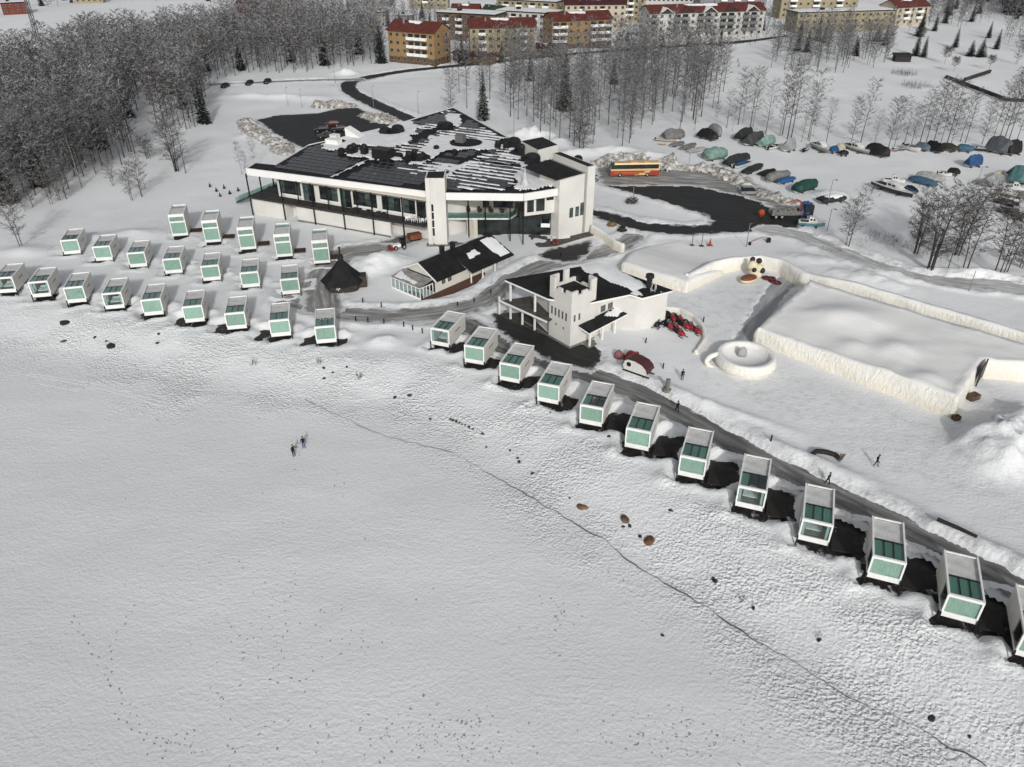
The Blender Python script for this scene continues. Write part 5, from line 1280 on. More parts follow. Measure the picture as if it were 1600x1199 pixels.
# giant snow cup
cxp = gp(1163, 572); cup = thing('snow_cup', 'giant round cup carved from snow with a loop handle', 'snow cup', (cxp[0], cxp[1], -.1), 0); cup.scale = (.88, .88, .82)
m = MB(); m.lathe([(4.3, -.3), (4.55, .3), (4.95, .9), (5.0, 1.4), (4.85, 1.9), (4.75, 2.05), (4.80, 2.5), (4.6, 2.62), (4.0, 2.6), (3.85, 2.4), (3.7, 1.9), (3.1, 1.8), (2.9, 1.45), (.4, 1.35), (.02, 1.35)], 40)
for i, v in enumerate(m.v): k = 1 + .02 * float(fbm(v[0] * .6, v[1] * .6, 7)); m.v[i] = (v[0] * k, v[1] * k, v[2] + .06 * float(fbm(v[0] * .4, v[1] * .4, 9)))
m.build('bowl', CUT, cup, True)
m = MB(); m.tube([(-4.5 - 2.0 * sin(pi * k / 13), .5 - .12 * k, 1.15 + 1.15 * cos(pi * k / 13)) for k in range(14)], [.48 - .04 * sin(pi * k / 13) for k in range(14)], 10); m.build('handle', CUT, cup, True)
m = MB(); m.lathe([(.75, 0), (.8, .6), (.6, 1.5), (.25, 1.95), (.02, 2.0)], 10, (-.3, 1.2, 1.35), 0, 1, .45); m.build('upright_slab', M('grey_ice_block', (.36, .365, .37), .6, .1), cup, True)
# ================================================================== playground figure (plain stuffed-toy shape) and sled rings
fx = on(1166, 437); rzf = .55
fig = thing('play_figure', 'cream lumpy animal head with dark patches behind a brown oval body', 'play figure', fx, 0)
CRM = M('cream_paint', (.70, .62, .45), .6, .05); DBR = M('dark_brown_paint', (.035, .025, .022), .55, .1); RBR = M('red_brown_cover', (.20, .070, .035), .6, .12)
m = MB(); m.ball((-.6, -1.0, .55), (1.9, 1.15, .5), 16); m.build('body_base', CRM, fig, True)
m = MB(); m.ball((-.6, -1.0, .85), (1.8, 1.05, .5), 16); m.build('body', RBR, fig, True)
for o_ in fig.children: o_.rotation_euler = (0, 0, .55)
for c, r_, mt, nm in (((1.1, 1.2, 2.2), .95, CRM, 'head_lobe'), ((2.2, 1.0, 1.7), .95, CRM, 'head_lobe'), ((1.4, .9, 1.0), .9, CRM, 'head_lobe'), ((2.2, .7, .7), .8, CRM, 'cheek'), ((1.1, 1.7, 3.2), .5, DBR, 'ear'), ((2.3, 1.7, 2.9), .55, DBR, 'ear'), ((2.75, .45, 1.55), .55, DBR, 'eye_patch'), ((1.25, .25, 1.75), .42, DBR, 'nose')):
    m = MB(); m.ball(c, (r_, r_ * .9, r_), 12); m.build(nm, mt, fig, True)
tor = MB()
rings = [[(( .42 + .17 * cos(b_)) * cos(a_), (.42 + .17 * cos(b_)) * sin(a_), .17 + .17 * sin(b_)) for b_ in np.linspace(0, 2 * pi, 9)[:-1]] for a_ in np.linspace(0, 2 * pi, 17)]
tor.loft(rings, 0, False); torm = tor.mesh('sled_ring', M('dark_red_rubber', (.12, .022, .028), .5, .1), True)
for k, (u, v) in enumerate(((1197, 436), (1205, 437), (1207, 441), (1214, 444))):
    o = put('sled_ring', torm); x, y, z = on(u, v); o.scale = (1.35, 1.35, 1.2)
    tag(o, ['dark red sled ring nearest the play figure', 'dark red sled ring, second from the play figure, farther back', 'dark red sled ring, second from the play figure, nearer the camera', 'dark red sled ring farthest from the play figure'][k], 'sled ring', 'dark red sled rings by the play figure', (x, y, z + .02), .3 * k)
# ================================================================== snowmobiles
RED = M('red_plastic', (.28, .018, .022), .3, .05, spec=.5); BLK = M('black_plastic', (.014, .014, .015), .4, .1)
def snowmobile(col, lb, loc, rz):
    t = thing('snowmobile', lb, 'snowmobile', loc, rz, 'snowmobiles parked behind the castle building')
    m = MB(); m.loft([[(y_ * w_, x, z) for y_, z in ((-1, zl), (-1.02, zm), (-.6, zt_), (.6, zt_), (1.02, zm), (1, zl))] for x, w_, zl, zm, zt_ in ((-1.55, .12, .35, .42, .46), (-1.35, .32, .28, .48, .62), (-.9, .42, .24, .55, .86), (-.45, .40, .24, .56, .98), (-.2, .30, .28, .56, .92))]); m.build('hood', col, t, True)
    m = MB(); m.loft([[(y_ * .24, x, z) for y_, z in ((-1, .3), (-1, zt_), (1, zt_), (1, .3))] for x, zt_ in ((-.3, .75), (.0, .72), (.5, .74), (1.1, .86), (1.35, .84))]); m.build('seat', BLK, t)
    m = MB(); m.loft([[(y_ * .21, x, z) for y_, z in ((-1, zb), (-1, zt_), (1, zt_), (1, zb))] for x, zb, zt_ in ((-.7, .08, .3), (-.4, .0, .34), (1.2, .0, .34), (1.5, .12, .32))]); m.build('track', BLK, t)
    m = MB(); m.add([(-.3, -.55, .92), (.3, -.55, .92), (.22, -.35, 1.28), (-.22, -.35, 1.28), (-.3, -.52, .92), (.3, -.52, .92), (.22, -.32, 1.28), (-.22, -.32, 1.28)], [(0, 1, 2, 3), (7, 6, 5, 4), (0, 4, 5, 1), (1, 5, 6, 2), (2, 6, 7, 3), (3, 7, 4, 0)]); m.build('windscreen', M('smoked_screen', (.10, .10, .10), .15, .1, spec=.5), t)
    m = MB(); m.tube([(-.42, -.05, 1.02), (-.15, -.2, 1.08), (.15, -.2, 1.08), (.42, -.05, 1.02)], .035, 6); m.build('handlebar', BLK, t)
    m = MB(); m.bx(-.2, .2, 1.25, 1.6, .7, .78); m.bx(-.24, .24, 1.45, 1.6, .1, .5); m.build('tail_rack', BLK, t)
    for sx in (-1, 1):
        m = MB(); m.tube([(sx * .5, -1.75, .22), (sx * .5, -1.55, .08), (sx * .5, -.9, .05), (sx * .5, -.55, .06)], [.05, .07, .07, .05], 6); m.tube([(sx * .5, -1.05, .08), (sx * .25, -.8, .45)], .035, 5); m.build('ski', BLK, t)
        m = MB(); m.ball((sx * .18, -1.2, .62), (.12, .05, .07), 8); m.build('headlight', M('lamp_lens', (.6, .6, .58), .2, .05), t)
    return t
SMP = [(925, 135, 'red snowmobile at the back left of the parked group, nearest the castle building'), (1022, 160, 'red snowmobile at the back of the group with a grey windscreen'), (888, 245, 'leftmost red snowmobile of the middle line, beside the black ones'), (970, 265, 'red snowmobile in the middle of the left cluster'),
       (1030, 335, 'foremost red snowmobile of the left cluster, nearest the camera'), (1092, 240, 'leftmost red snowmobile of the right trio'), (1172, 250, 'middle red snowmobile of the right trio'), (1247, 305, 'rightmost red snowmobile, beside the curved snow wall')]
sm = None
for k, (X, Y, lb) in enumerate(SMP):
    x, y, z = on(940 + X / 8.567, 480 + (Y + 25) / 8.567); rz_m = .35 + .1 * (k % 3)
    if sm is None: sm = snowmobile(RED, lb, (x, y, z), rz_m)
    else: dup(sm, (x, y, z), rz_m, lb)
smb = snowmobile(BLK, 'black snowmobile at the far left of the parked group', (*on(940 + 765 / 8.567, 480 + 245 / 8.567),), -.6)
dup(smb, on(940 + 835 / 8.567, 480 + 215 / 8.567), -.5, 'black snowmobile next to the leftmost one, half hidden by red ones')
# ================================================================== tilted sled cabin, pink sled, red snowmobile cover
a_ = on(982, 581); b_ = on(1013, 590); ang = atan2(b_[1] - a_[1], b_[0] - a_[0])
egg = thing('sled_cabin', 'white sided rounded sled cabin with dark red roof and round window', 'sled cabin', ((a_[0] + b_[0]) / 2, (a_[1] + b_[1]) / 2 + .8, min(a_[2], b_[2]) + .05), ang)
prof = [(-1.75, .35), (-1.95, 1.0), (-1.7, 1.75), (-1.1, 2.1), (0, 2.12), (1.1, 1.85), (1.75, 1.3), (1.95, .75), (1.7, .35)]
m = MB(); m.loft([[(x, y, z) for x, z in prof] for y in (-.95, .95)]); m.build('body', M('white_shell', (.72, .70, .67), .5, .05), egg)
top = prof[1:8]; m = MB()
m.loft([[(x * (1 + .02), y, z + dz) for x, z in top for dz in ((.03),)] + [(x * 1.06, y, z + .14) for x, z in reversed(top)] for y in (-1.05, 1.05)]); m.build('roof', M('maroon_roof', (.085, .028, .032), .5, .1), egg)
m = MB(); m.lathe([(.02, 0), (.36, 0), (.36, .05), (.02, .05)], 16); o = m.build('round_window', DGLASS, egg); o.location = (-1.0, -.952, 1.35); o.rotation_euler = (pi / 2, 0, 0)
m = MB(); m.bx(1.80, 1.93, -.6, .6, .5, 1.3); m.build('end_window', DGLASS, egg)
for sy in (-.75, .75):
    m = MB(); m.bx(-2.0, 2.3, sy - .08, sy + .08, -.02, .14); m.bx(-1.5, -1.35, sy - .06, sy + .06, .12, .4); m.bx(1.3, 1.45, sy - .06, sy + .06, .12, .4); m.build('runner', BLACK, egg)
def cover_lump(nm, lb, cat, u0, v0, u1, v1, w_, h_, mat, ski=True):
    a_ = on(u0, v0); b_ = on(u1, v1); L = hypot(b_[0] - a_[0], b_[1] - a_[1]); ang = atan2(b_[1] - a_[1], b_[0] - a_[0])
    t = thing(nm, lb, cat, ((a_[0] + b_[0]) / 2, (a_[1] + b_[1]) / 2, (a_[2] + b_[2]) / 2), ang)
    rng = []
    for k in range(7):
        s_ = k / 6; x = (s_ - .5) * L; hh = h_ * (.55 + .45 * sin(pi * min(1, s_ * 1.25))); ww = w_ * (.5 + .5 * sin(pi * (.1 + .8 * s_)))
        rng.append([(x, q * ww / 2, z * hh) for q, z in ((-1, .02), (-.95, .55), (-.5, .95), (.0, 1.0), (.5, .93), (.95, .55), (1, .02))])
    m = MB(); m.loft(rng); m.build('cover', mat, t, True)
    if ski:
        for sy in (-.35, .35): m = MB(); m.tube([(-L * .5, sy, .05), (L * .52, sy, .05), (L * .6, sy, .16)], .05, 5); m.build('runner', BLK, t)
    return t
cover_lump('covered_snowmobile', 'snowmobile under a bright red cover behind the white sled cabin', 'snowmobile', 977, 563, 996, 556, 1.3, 1.35, RED)
cover_lump('sled', 'small sled with faded pink hood and black back, left of the sled cabin', 'sled', 960, 558, 975, 560, 1.2, 1.3, M('faded_pink', (.30, .12, .135), .6, .2))
# ================================================================== boats
TARP = {}
def tarp(nm, c): return M('tarp_' + nm, c, .55, .16, 1.2, .35, 3)
HULLW = M('white_hull', (.66, .66, .64), .35, .06); HULLD = M('dark_hull', (.030, .034, .040), .4, .1); WOODH = M('wooden_hull', (.42, .27, .16), .6, .15)
CRAD = M('cradle_timber', (.09, .075, .06), .8, .2)
rb = random.Random(11)
def hull_ring(x, b, zt_, zk): return [(x, -b, zt_), (x, -b * .82, zt_ * .45 + zk * .55), (x, 0, zk), (x, b * .82, zt_ * .45 + zk * .55), (x, b, zt_)]
def boat_frame(A_, B_):
    a = on(*A_); b = on(*B_); L = max(1.8, hypot(b[0] - a[0], b[1] - a[1])); return ((a[0] + b[0]) / 2, (a[1] + b[1]) / 2, min(a[2], b[2])), L, atan2(b[1] - a[1], b[0] - a[0])
def hull(t, L, B, z0, z1, mat, open_=False):
    m = MB(); rg_ = []
    for s in (0, .12, .35, .6, .8, .93, 1.0):
        b = B / 2 * (.86 + .14 * sin(pi * min(s * 1.3, 1))) * (1 - max(0, (s - .55) / .45) ** 2 * .97); rg_.append(hull_ring((s - .5) * L, b, z1 + .25 * s * s, z0 + max(0, s - .6) * .9 * (z1 - z0)))
    m.loft(rg_); o = m.build('hull', mat, t, False)
    return rg_
def boat_tarp(lb, A_, B_, h, col, B=None, ridge=True, hullm=None, sag=.0):
    loc, L, ang = boat_frame(A_, B_); h *= 1.38; B = (B or min(2.6, max(1.2, L * .36))) * 1.15; t = thing('covered_boat', lb, 'boat', loc, ang, 'boats laid up for the winter')
    z0 = .25 if h > 1.3 else .05
    hull(t, L * .96, B * .92, z0, min(.95, h * .5), hullm or HULLW)
    rg_ = []; n = 9; zl = min(.7, h * .34) if h > 1.3 else .2
    for k in range(n):
        s = k / (n - 1); b = B / 2 * (1 - max(0, (s - .55) / .45) ** 2.2 * .72); x = (s - .5) * L * 1.02
        hh = h * (1 - .16 * abs(s - .42) * 2 + rb.uniform(-.05, .05)) * (.80 if s in (0, 1) else 1)
        e = rb.uniform(-.1, .12)
        if ridge: pr_ = [(-1, zl + e), (-1.03, zl + .2 * (hh - zl)), (-.72, zl + .55 * (hh - zl)), (-.07, hh), (.07, hh), (.72, zl + .55 * (hh - zl)), (1.03, zl + .2 * (hh - zl)), (1, zl + e)]
        else: pr_ = [(-1, zl + e), (-1.05, zl + .5 * (hh - zl)), (-.8, zl + .86 * (hh - zl)), (-.25, hh), (.25, hh), (.8, zl + .86 * (hh - zl)), (1.05, zl + .5 * (hh - zl)), (1, zl + e)]
        rg_.append([(x + rb.uniform(-.05, .05), q * b * rb.uniform(.95, 1.05), z) for q, z in pr_])
    m = MB(); m.loft(rg_); m.build('tarpaulin', col, t, not ridge)
    for s in (-.3, .25):
        m = MB(); m.bx(s * L - .1, s * L + .1, -B * .42, B * .42, -.25, z0 + .12); m.build('cradle', CRAD, t)
    return t
def boat_open(lb, A_, B_, h, hullm, inner, screen=True, cover=None, cat='boat', nm='open_boat'):
    loc, L, ang = boat_frame(A_, B_); B = min(2.4, max(.7, L * .36)); t = thing(nm, lb, cat, loc, ang, 'boats laid up for the winter')
    rg_ = hull(t, L, B, .08, h, hullm)
    m = MB(); m.loft([[(x * .93, r[0][1] * .78, r[0][2] + .01), (x * .93, r[4][1] * .78, r[4][2] + .01), (x * .93, r[4][1] * .78, r[4][2] + .035), (x * .93, r[0][1] * .78, r[0][2] + .035)] for r in rg_[:5] for x in (r[0][0],)]); m.build('cockpit', inner, t)
    m = MB(); m.tube([(r[0][0], r[0][1], r[0][2] + .03) for r in rg_] + [(r[4][0], r[4][1], r[4][2] + .03) for r in reversed(rg_)], .05, 5); m.build('gunwale', HULLW, t)
    if screen and L > 3:
        m = MB(); m.add([(.05 * L, -B * .36, h + .05), (.05 * L, B * .36, h + .05), (-.03 * L, B * .3, h + .5), (-.03 * L, -B * .3, h + .5), (.05 * L - .05, -B * .36, h + .05), (.05 * L - .05, B * .36, h + .05), (-.03 * L - .05, B * .3, h + .5), (-.03 * L - .05, -B * .3, h + .5)], [(0, 1, 2, 3), (7, 6, 5, 4), (0, 4, 5, 1), (1, 5, 6, 2), (2, 6, 7, 3), (3, 7, 4, 0)]); m.build('windscreen', M('smoked_screen', (.1, .1, .1)), t)
        for s in (-.3, -.12): m = MB(); m.bx(s * L - .2, s * L + .2, -B * .3, B * .3, h, h + .28); m.build('seat', BLK if s < -.2 else HULLW, t)
    if cover:
        m = MB(); m.loft([[(x * L, -B * .38 * q, h + .1), (x * L, -B * .2 * q, h + .1 + .5 * q), (x * L, B * .2 * q, h + .1 + .5 * q), (x * L, B * .38 * q, h + .1)] for x, q in ((-.45, .6), (-.2, 1), (.1, .9), (.3, .3))]); m.build('cover', cover, t)
    if L > 2.5:
        m = MB(); m.bx(-L * .5 - .35, -L * .5 - .02, -.2, .2, .3, h + .35); m.build('outboard_motor', BLK, t)
    return t
def boat_cruiser(lb, A_, B_, h, hullm, frame=False):
    loc, L, ang = boat_frame(A_, B_); B = min(3.0, L * .34); t = thing('cabin_boat', lb, 'boat', loc, ang, 'boats laid up for the winter')
    rg_ = hull(t, L, B, .35, h, hullm)
    m = MB(); m.loft([[(r[0][0], r[0][1] * .97, r[0][2] - .02), (r[4][0], r[4][1] * .97, r[4][2] - .02), (r[4][0], r[4][1] * .97, r[4][2] + .12), (r[0][0], r[0][1] * .97, r[0][2] + .12)] for r in rg_]); m.build('deck', HULLW, t)
    c0, c1, ch_ = -.12 * L, .24 * L, 1.15
    m = MB(); m.loft([[(x, -B * .34 * w_, h + .1), (x, -B * .30 * w_, h + .1 + hh), (x, B * .30 * w_, h + .1 + hh), (x, B * .34 * w_, h + .1)] for x, w_, hh in ((c0, 1, ch_), (c0 + .4 * (c1 - c0), 1, ch_), (c0 + .75 * (c1 - c0), .92, ch_ * .62), (c1, .7, .2))]); m.build('cabin', HULLW, t)
    for sy in (-1, 1):
        for k in range(2):
            m = MB(); x = c0 + (c1 - c0) * (.12 + .3 * k); m.prism([(x, sy * B * .325), (x + .2 * (c1 - c0), sy * B * .325), (x + .2 * (c1 - c0), sy * B * .345), (x, sy * B * .345)], h + .5, h + .95); m.build('cabin_window', DGLASS, t)
    m = MB(); m.bx(-L * .42, c0 - .1, -B * .3, B * .3, h + .122, h + .16); m.build('cockpit', SLABG, t)
    rail = [(x * L, sy * B * w_, h + .65) for sy in (-1,) for x, w_ in ((.05, .46), (.25, .38), (.42, .2), (.5, .02))]
    rail += [(x, -y, z) for x, y, z in reversed(rail)]
    m = MB(); m.tube(rail, .03, 5); [m.tube([(x, y, z), (x, y, z - .5)], .025, 4) for x, y, z in rail[::2]]; m.build('bow_rail', M('rail_steel', (.4, .4, .4), .3), t)
    if frame:
        m = MB()
        for k in range(4):
            x = (-.45 + .15 * k) * L; m.tube([(x, -B * .45, h), (x, -B * .42, h + 1.3), (x, 0, h + 1.7), (x, B * .42, h + 1.3), (x, B * .45, h)], .035, 4)
        m.tube([(-.45 * L, 0, h + 1.7), (0, 0, h + 1.7)], .035, 4); m.build('awning_frame', CRAD, t)
    for s in (-.28, .2):
        m = MB(); m.bx(s * L - .12, s * L + .12, -B * .45, B * .45, -.25, .5); m.build('cradle', CRAD, t)
    return t
G5 = lambda X, Y: (1010 + X / 5.333, 180 + Y / 5.333)
G6 = lambda X, Y: (1300 + X / 5.333, 190 + Y / 5.333)
GREY = tarp('grey', (.17, .17, .17)); CHAR = tarp('charcoal', (.030, .032, .033)); BLKT = tarp('black', (.016, .016, .017)); PALE = tarp('pale', (.36, .355, .34)); MINTT = tarp('mint', (.21, .33, .28)); BLUE = tarp('bright_blue', (.03, .12, .32)); DBLUE = tarp('deep_blue', (.026, .075, .19))
GREENT = tarp('dark_green', (.022, .070, .060)); MIDB = tarp('sea_blue', (.05, .12, .19)); BLG = tarp('blue_grey', (.095, .125, .155)); CLEAR = tarp('translucent', (.30, .31, .31)); NAVY = tarp('navy', (.015, .022, .05)); CRMT = tarp('cream', (.46, .42, .33)); OLIVE = tarp('olive', (.045, .044, .036)); TEALT = tarp('teal', (.07, .16, .165)); SILV = tarp('silver', (.24, .25, .26))
T_ = boat_tarp; S_ = 1
T_('big grey tarpaulin over a boat at the left end of the boatyard', G5(140, 207), G5(312, 190), 2.3, GREY, 3.2)
boat_open('long open wooden boat in front of the big grey tarpaulin', G5(78, 213), G5(250, 228), .55, WOODH, M('snowy_wood', (.6, .56, .5), .7), False)
boat_open('short snow-filled wooden skiff nearest the dirty snow bank', G5(105, 248), G5(165, 256), .5, WOODH, HULLW, False)
T_('low snow-dusted grey cover right of the wooden boat', G5(205, 270), G5(312, 245), 1.0, GREY, 1.8)
T_('rumpled grey cover, middle of three low boats', G5(292, 298), G5(408, 258), 1.0, GREY, 1.8)
T_('pale narrow cover, rightmost of three low boats', G5(345, 318), G5(490, 285), .8, PALE, 1.7)
T_('large black tarpaulin under the trees at the back left', G5(440, 185), G5(588, 225), 2.3, BLKT, 2.8)
T_('round silver cover behind the large black tarpaulin', G5(540, 155), G5(612, 192), 2.4, SILV, 2.2, False)
T_('dark charcoal tarpaulin, left of the pair by the birches', G5(760, 222), G5(875, 185), 2.6, CHAR, 2.8)
T_('taller charcoal grey tarpaulin beside the mint one', G5(828, 262), G5(965, 222), 2.6, tarp('slate', (.06, .062, .062)), 2.8)
T_('pointed mint green tarpaulin beside two charcoal ones', G5(945, 270), G5(1062, 240), 2.2, MINTT, 2.6)
boat_open('small white motorboat right of the mint tarpaulin', G5(1015, 297), G5(1115, 270), .9, HULLW, SLABG)
T_('translucent plastic tent over a boat between two birches', G5(1150, 312), G5(1226, 285), 2.6, CLEAR, 2.4)
boat_open('small dark green boat with white bow left of the grey cruiser', G5(1308, 315), G5(1358, 290), .9, HULLD, HULLW)
boat_cruiser('grey and white cabin cruiser with wheelhouse under the birches', G5(1385, 262), G5(1512, 338), 1.5, tarp('grey_hull', (.30, .30, .29)))
T_('crumpled bright blue cover right of the grey cruiser', G5(1520, 322), G5(1602, 308), 1.5, DBLUE, 2.0)
T_('large rounded mint green tarpaulin behind the bus lot', G5(490, 382), G5(662, 355), 2.4, MINTT, 3.2, False)
T_('long charcoal cover behind the white and blue motorboat', G5(655, 437), G5(852, 385), 2.1, CHAR, 2.0)
boat_open('white motorboat with bright blue cockpit cover', G5(730, 452), G5(882, 408), .95, HULLW, SLABG, False, DBLUE)
T_('black low cover on a white hulled boat by the slush bank', G5(820, 502), G5(962, 432), 1.1, CHAR, 2.0, False)
T_('black and white boat cover left of the long grey one', G5(945, 512), G5(1068, 478), 1.0, BLKT, 1.8)
T_('long pale grey flat-sided cover by the slush bank', G5(1008, 568), G5(1186, 520), 1.8, tarp('mid_grey', (.22, .215, .20)), 2.0, False)
T_('small vivid blue cover beside the long grey one', G5(1102, 582), G5(1234, 545), 1.0, BLUE, 1.6, False)
T_('dark green rounded cover nearest the end of the car park', G5(1240, 658), G5(1412, 612), 2.1, GREENT, 2.3, False)
a_ = on(1280, 318); snb = T_('snow-capped dark boat at the edge of the boatyard slope', (1280, 319), (1320, 314), 1.3, CHAR, 2.4, False)
m = MB(); m.ball((0, 0, 1.35), (2.6, 1.3, .7), 14); m.build('snow_cap', ROOFSNOW, snb, True)
T_('cream tent cover beside the crumpled blue one', G6(22, 252), G6(102, 262), 1.8, CRMT, 2.0)
T_('small black cover in front of the cream one', G6(62, 288), G6(132, 290), 1.2, BLKT, 1.5, False)
boat_cruiser('grey boat with a bare awning frame at the back row', G6(100, 205), G6(302, 292), 1.2, tarp('grey_hull', (.30, .30, .29)), True)
T_('big angular black tarpaulin in the middle of the back row', G6(285, 262), G6(468, 312), 2.5, BLKT, 2.6)
boat_open('slim red kayak lying beside the angular black tarpaulin', G6(460, 242), G6(540, 256), .35, M('red_hull', (.25, .03, .03), .4), BLK, False, None, 'kayak', 'kayak')
boat_open('dark blue rowing boat left of the white motorboat', G6(508, 240), G6(604, 248), .55, HULLD, MIDB, False)
boat_open('large white motorboat in the back row', G6(588, 222), G6(728, 272), 1.3, HULLW, SLABG)
T_('blue-grey cover with a white bow showing', G6(695, 228), G6(808, 258), 1.7, BLG, 2.2)
T_('sagging black tarpaulin between blue-grey and olive ones', G6(785, 228), G6(915, 278), 2.2, BLKT, 2.2)
T_('low olive and black cover on an inflatable-sided boat', G6(900, 228), G6(1045, 265), 1.5, OLIVE, 2.4, False)
T_('sea blue rounded cover in the back row', G6(1040, 245), G6(1172, 265), 1.6, MIDB, 2.3, False)
boat_open('small navy and white motorboat right of the sea blue cover', G6(1172, 242), G6(1292, 258), .9, HULLD, HULLW)
T_('very long slate tarpaulin over a boat at the far right of the back row', G6(1285, 245), G6(1475, 285), 3.4, tarp('slate_blue', (.075, .085, .095)), 3.2)
T_('tall black tarpaulin at the end of the slate one', G6(1435, 280), G6(1562, 268), 3.0, BLKT, 3.0)
T_('upright royal blue cover on a trailer standing alone in the snow', G6(1115, 385), G6(1238, 375), 2.5, DBLUE, 2.0)
T_('black cover at the back of the middle row', G6(960, 440), G6(1058, 460), 1.5, BLKT, 1.8)
boat_open('small white speedboat in front of the black cover', G6(878, 452), G6(992, 468), .8, HULLW, BLK)
T_('long pale canvas cover behind the blue long boat', G6(700, 475), G6(935, 522), 1.7, PALE, 2.4)
T_('long narrow boat under a deep blue cover', G6(650, 500), G6(868, 556), 1.3, MIDB, 2.0, False)
boat_cruiser('large white cruiser with dark underside, foremost in the middle row', G6(345, 545), G6(665, 650), 1.5, HULLD)
boat_cruiser('white cabin boat partly hidden behind the foremost cruiser', G6(420, 520), G6(600, 535), 1.2, HULLW)
T_('navy cover right of the foremost cruiser', G6(608, 580), G6(708, 612), 1.3, NAVY, 2.0)
T_('grey netting tent over a boat beside the tall pole', G6(1260, 545), G6(1422, 515), 2.0, CLEAR, 2.6)
boat_cruiser('white cabin boat at the right edge in front of the teal tarpaulin', G6(1420, 575), G6(1610, 598), 1.1, HULLW)
boat_cruiser('cream cabin boat in front of the white one at the right edge', G6(1330, 605), G6(1545, 645), 1.0, M('cream_hull', (.58, .54, .42), .4))
T_('huge teal tarpaulin at the right edge of the boatyard', G6(1465, 500), G6(1640, 535), 3.2, TEALT, 3.4)
T_('dark green tarpaulin squeezed between the netting tent and teal tarpaulin', G6(1480, 470), G6(1570, 455), 2.2, GREENT, 2.4)
T_('grey cover directly right of the cream cabin boat', G6(1540, 640), G6(1640, 650), 1.4, GREY, 2.0)
T_('black cover below the pontoon rafts at the right edge', G6(1480, 810), G6(1600, 820), 1.2, BLKT, 2.2, False)
T_('cream cover standing behind the netting tent', G6(1330, 480), G6(1420, 465), 1.4, CRMT, 2.0)
boat_open('small white skiff left of the netting tent', G6(1190, 560), G6(1250, 572), .6, HULLW, SLABG, False)
for k, (A_, B_, lb) in enumerate(((G6(1360, 665), G6(1530, 712), 'black pontoon raft nearest the cream cabin boat'), (G6(1380, 745), G6(1550, 775), 'black pontoon raft, the lower of the two'))):
    loc, L, ang = boat_frame(A_, B_); t = thing('pontoon_raft', lb, 'raft', loc, ang, 'black rafts at the right edge')
    m = MB(); m.bx(-L / 2, L / 2, -1.4, 1.4, .55, .75); m.build('deck', CHAR, t)
    for sy in (-1, 1): m = MB(); m.tube([(-L / 2, sy, .3), (L / 2, sy, .3)], .3, 8); m.build('float', BLK, t)
    for sx in (-1, 1):
        for sy in (-1, 1): m = MB(); m.bx(sx * L * .45 - .05, sx * L * .45 + .05, sy * 1.3 - .05, sy * 1.3 + .05, .75, 1.7); m.build('post', CRAD, t)
    m = MB(); m.bx(-L * .47, L * .47, -1.35, -1.25, 1.6, 1.7); m.bx(-L * .47, L * .47, 1.25, 1.35, 1.6, 1.7); m.build('rail', CRAD, t)
# ================================================================== vehicles
def wheel(t, x, y, r, w_, nm='wheel'):
    m = MB(); m.lathe([(r * .55, -w_ / 2), (r, -w_ / 2), (r, w_ / 2), (r * .55, w_ / 2)], 16); o = m.build(nm, BLK, t); o.location = (x, y, r); o.rotation_euler = (pi / 2, 0, 0)
    m = MB(); m.lathe([(.02, -w_ / 2 - .012), (r * .52, -w_ / 2 - .012), (r * .56, 0), (r * .52, w_ / 2 + .012), (.02, w_ / 2 + .012)], 12); m.build('rim', M('rim_metal', (.35, .35, .35), .4), o)
ba = on(953, 278); bb = on(1029, 276.5); bang = atan2(bb[1] - ba[1], bb[0] - ba[0]); BL = hypot(bb[0] - ba[0], bb[1] - ba[1])
bus = thing('coach_bus', 'red and cream coach parked on the slush beside the dirty snow bank', 'bus', ((ba[0] + bb[0]) / 2, (ba[1] + bb[1]) / 2 + 1.2, hz((ba[0] + bb[0]) / 2, (ba[1] + bb[1]) / 2) + .12), bang)
h2 = BL / 2; BW = 1.25; BUSR = M('bus_red', (.30, .040, .020), .35, .05, spec=.5); BUSC = M('bus_cream', (.62, .44, .20), .35, .05, spec=.5); BUSO = M('bus_orange', (.45, .14, .045), .35, .05, spec=.5)
m = MB(); m.loft([[(x, -BW, .35), (x, -BW, 1.55), (x, BW, 1.55), (x, BW, .35)] for x in (-h2 + .02, h2)]); m.build('lower_body', BUSR, bus)
m = MB(); m.loft([[(x, -BW, 1.553), (x, -BW, 2.0), (x, BW, 2.0), (x, BW, 1.553)] for x in (-h2 + .05, h2 - .002)]); m.build('waist_panel', BUSC, bus)
m = MB(); m.loft([[(x + s, -BW + .03, 2.003), (x + s * 2, -BW + .06, 3.05), (x + s * 2, BW - .06, 3.05), (x + s, BW - .03, 2.003)] for x, s in ((-h2 + .1, .08), (h2 - .1, 0))]); m.build('window_band', DGLASS, bus)
m = MB(); m.loft([[(x, -BW + .02, 3.053), (x, -BW + .15, 3.4), (x, BW - .15, 3.4), (x, BW - .02, 3.053)] for x in (-h2 + .9, h2 - .05)]); m.build('roof', BUSC, bus)
m = MB(); m.bx(h2 - .25, h2 + .01, -BW - .01, BW + .01, 2.003, 3.06); m.build('rear_panel', BUSC, bus)
m = MB(); m.loft([[(-h2 + .12, -BW + .1, 1.2), (-h2 + .12, BW - .1, 1.2), (-h2 - .03, BW - .1, 1.2), (-h2 - .03, -BW + .1, 1.2)], [(-h2 + .55, -BW + .12, 3.35), (-h2 + .55, BW - .12, 3.35), (-h2 + .3, BW - .12, 3.35), (-h2 + .3, -BW + .12, 3.35)]]); m.build('windscreen', DGLASS, bus)
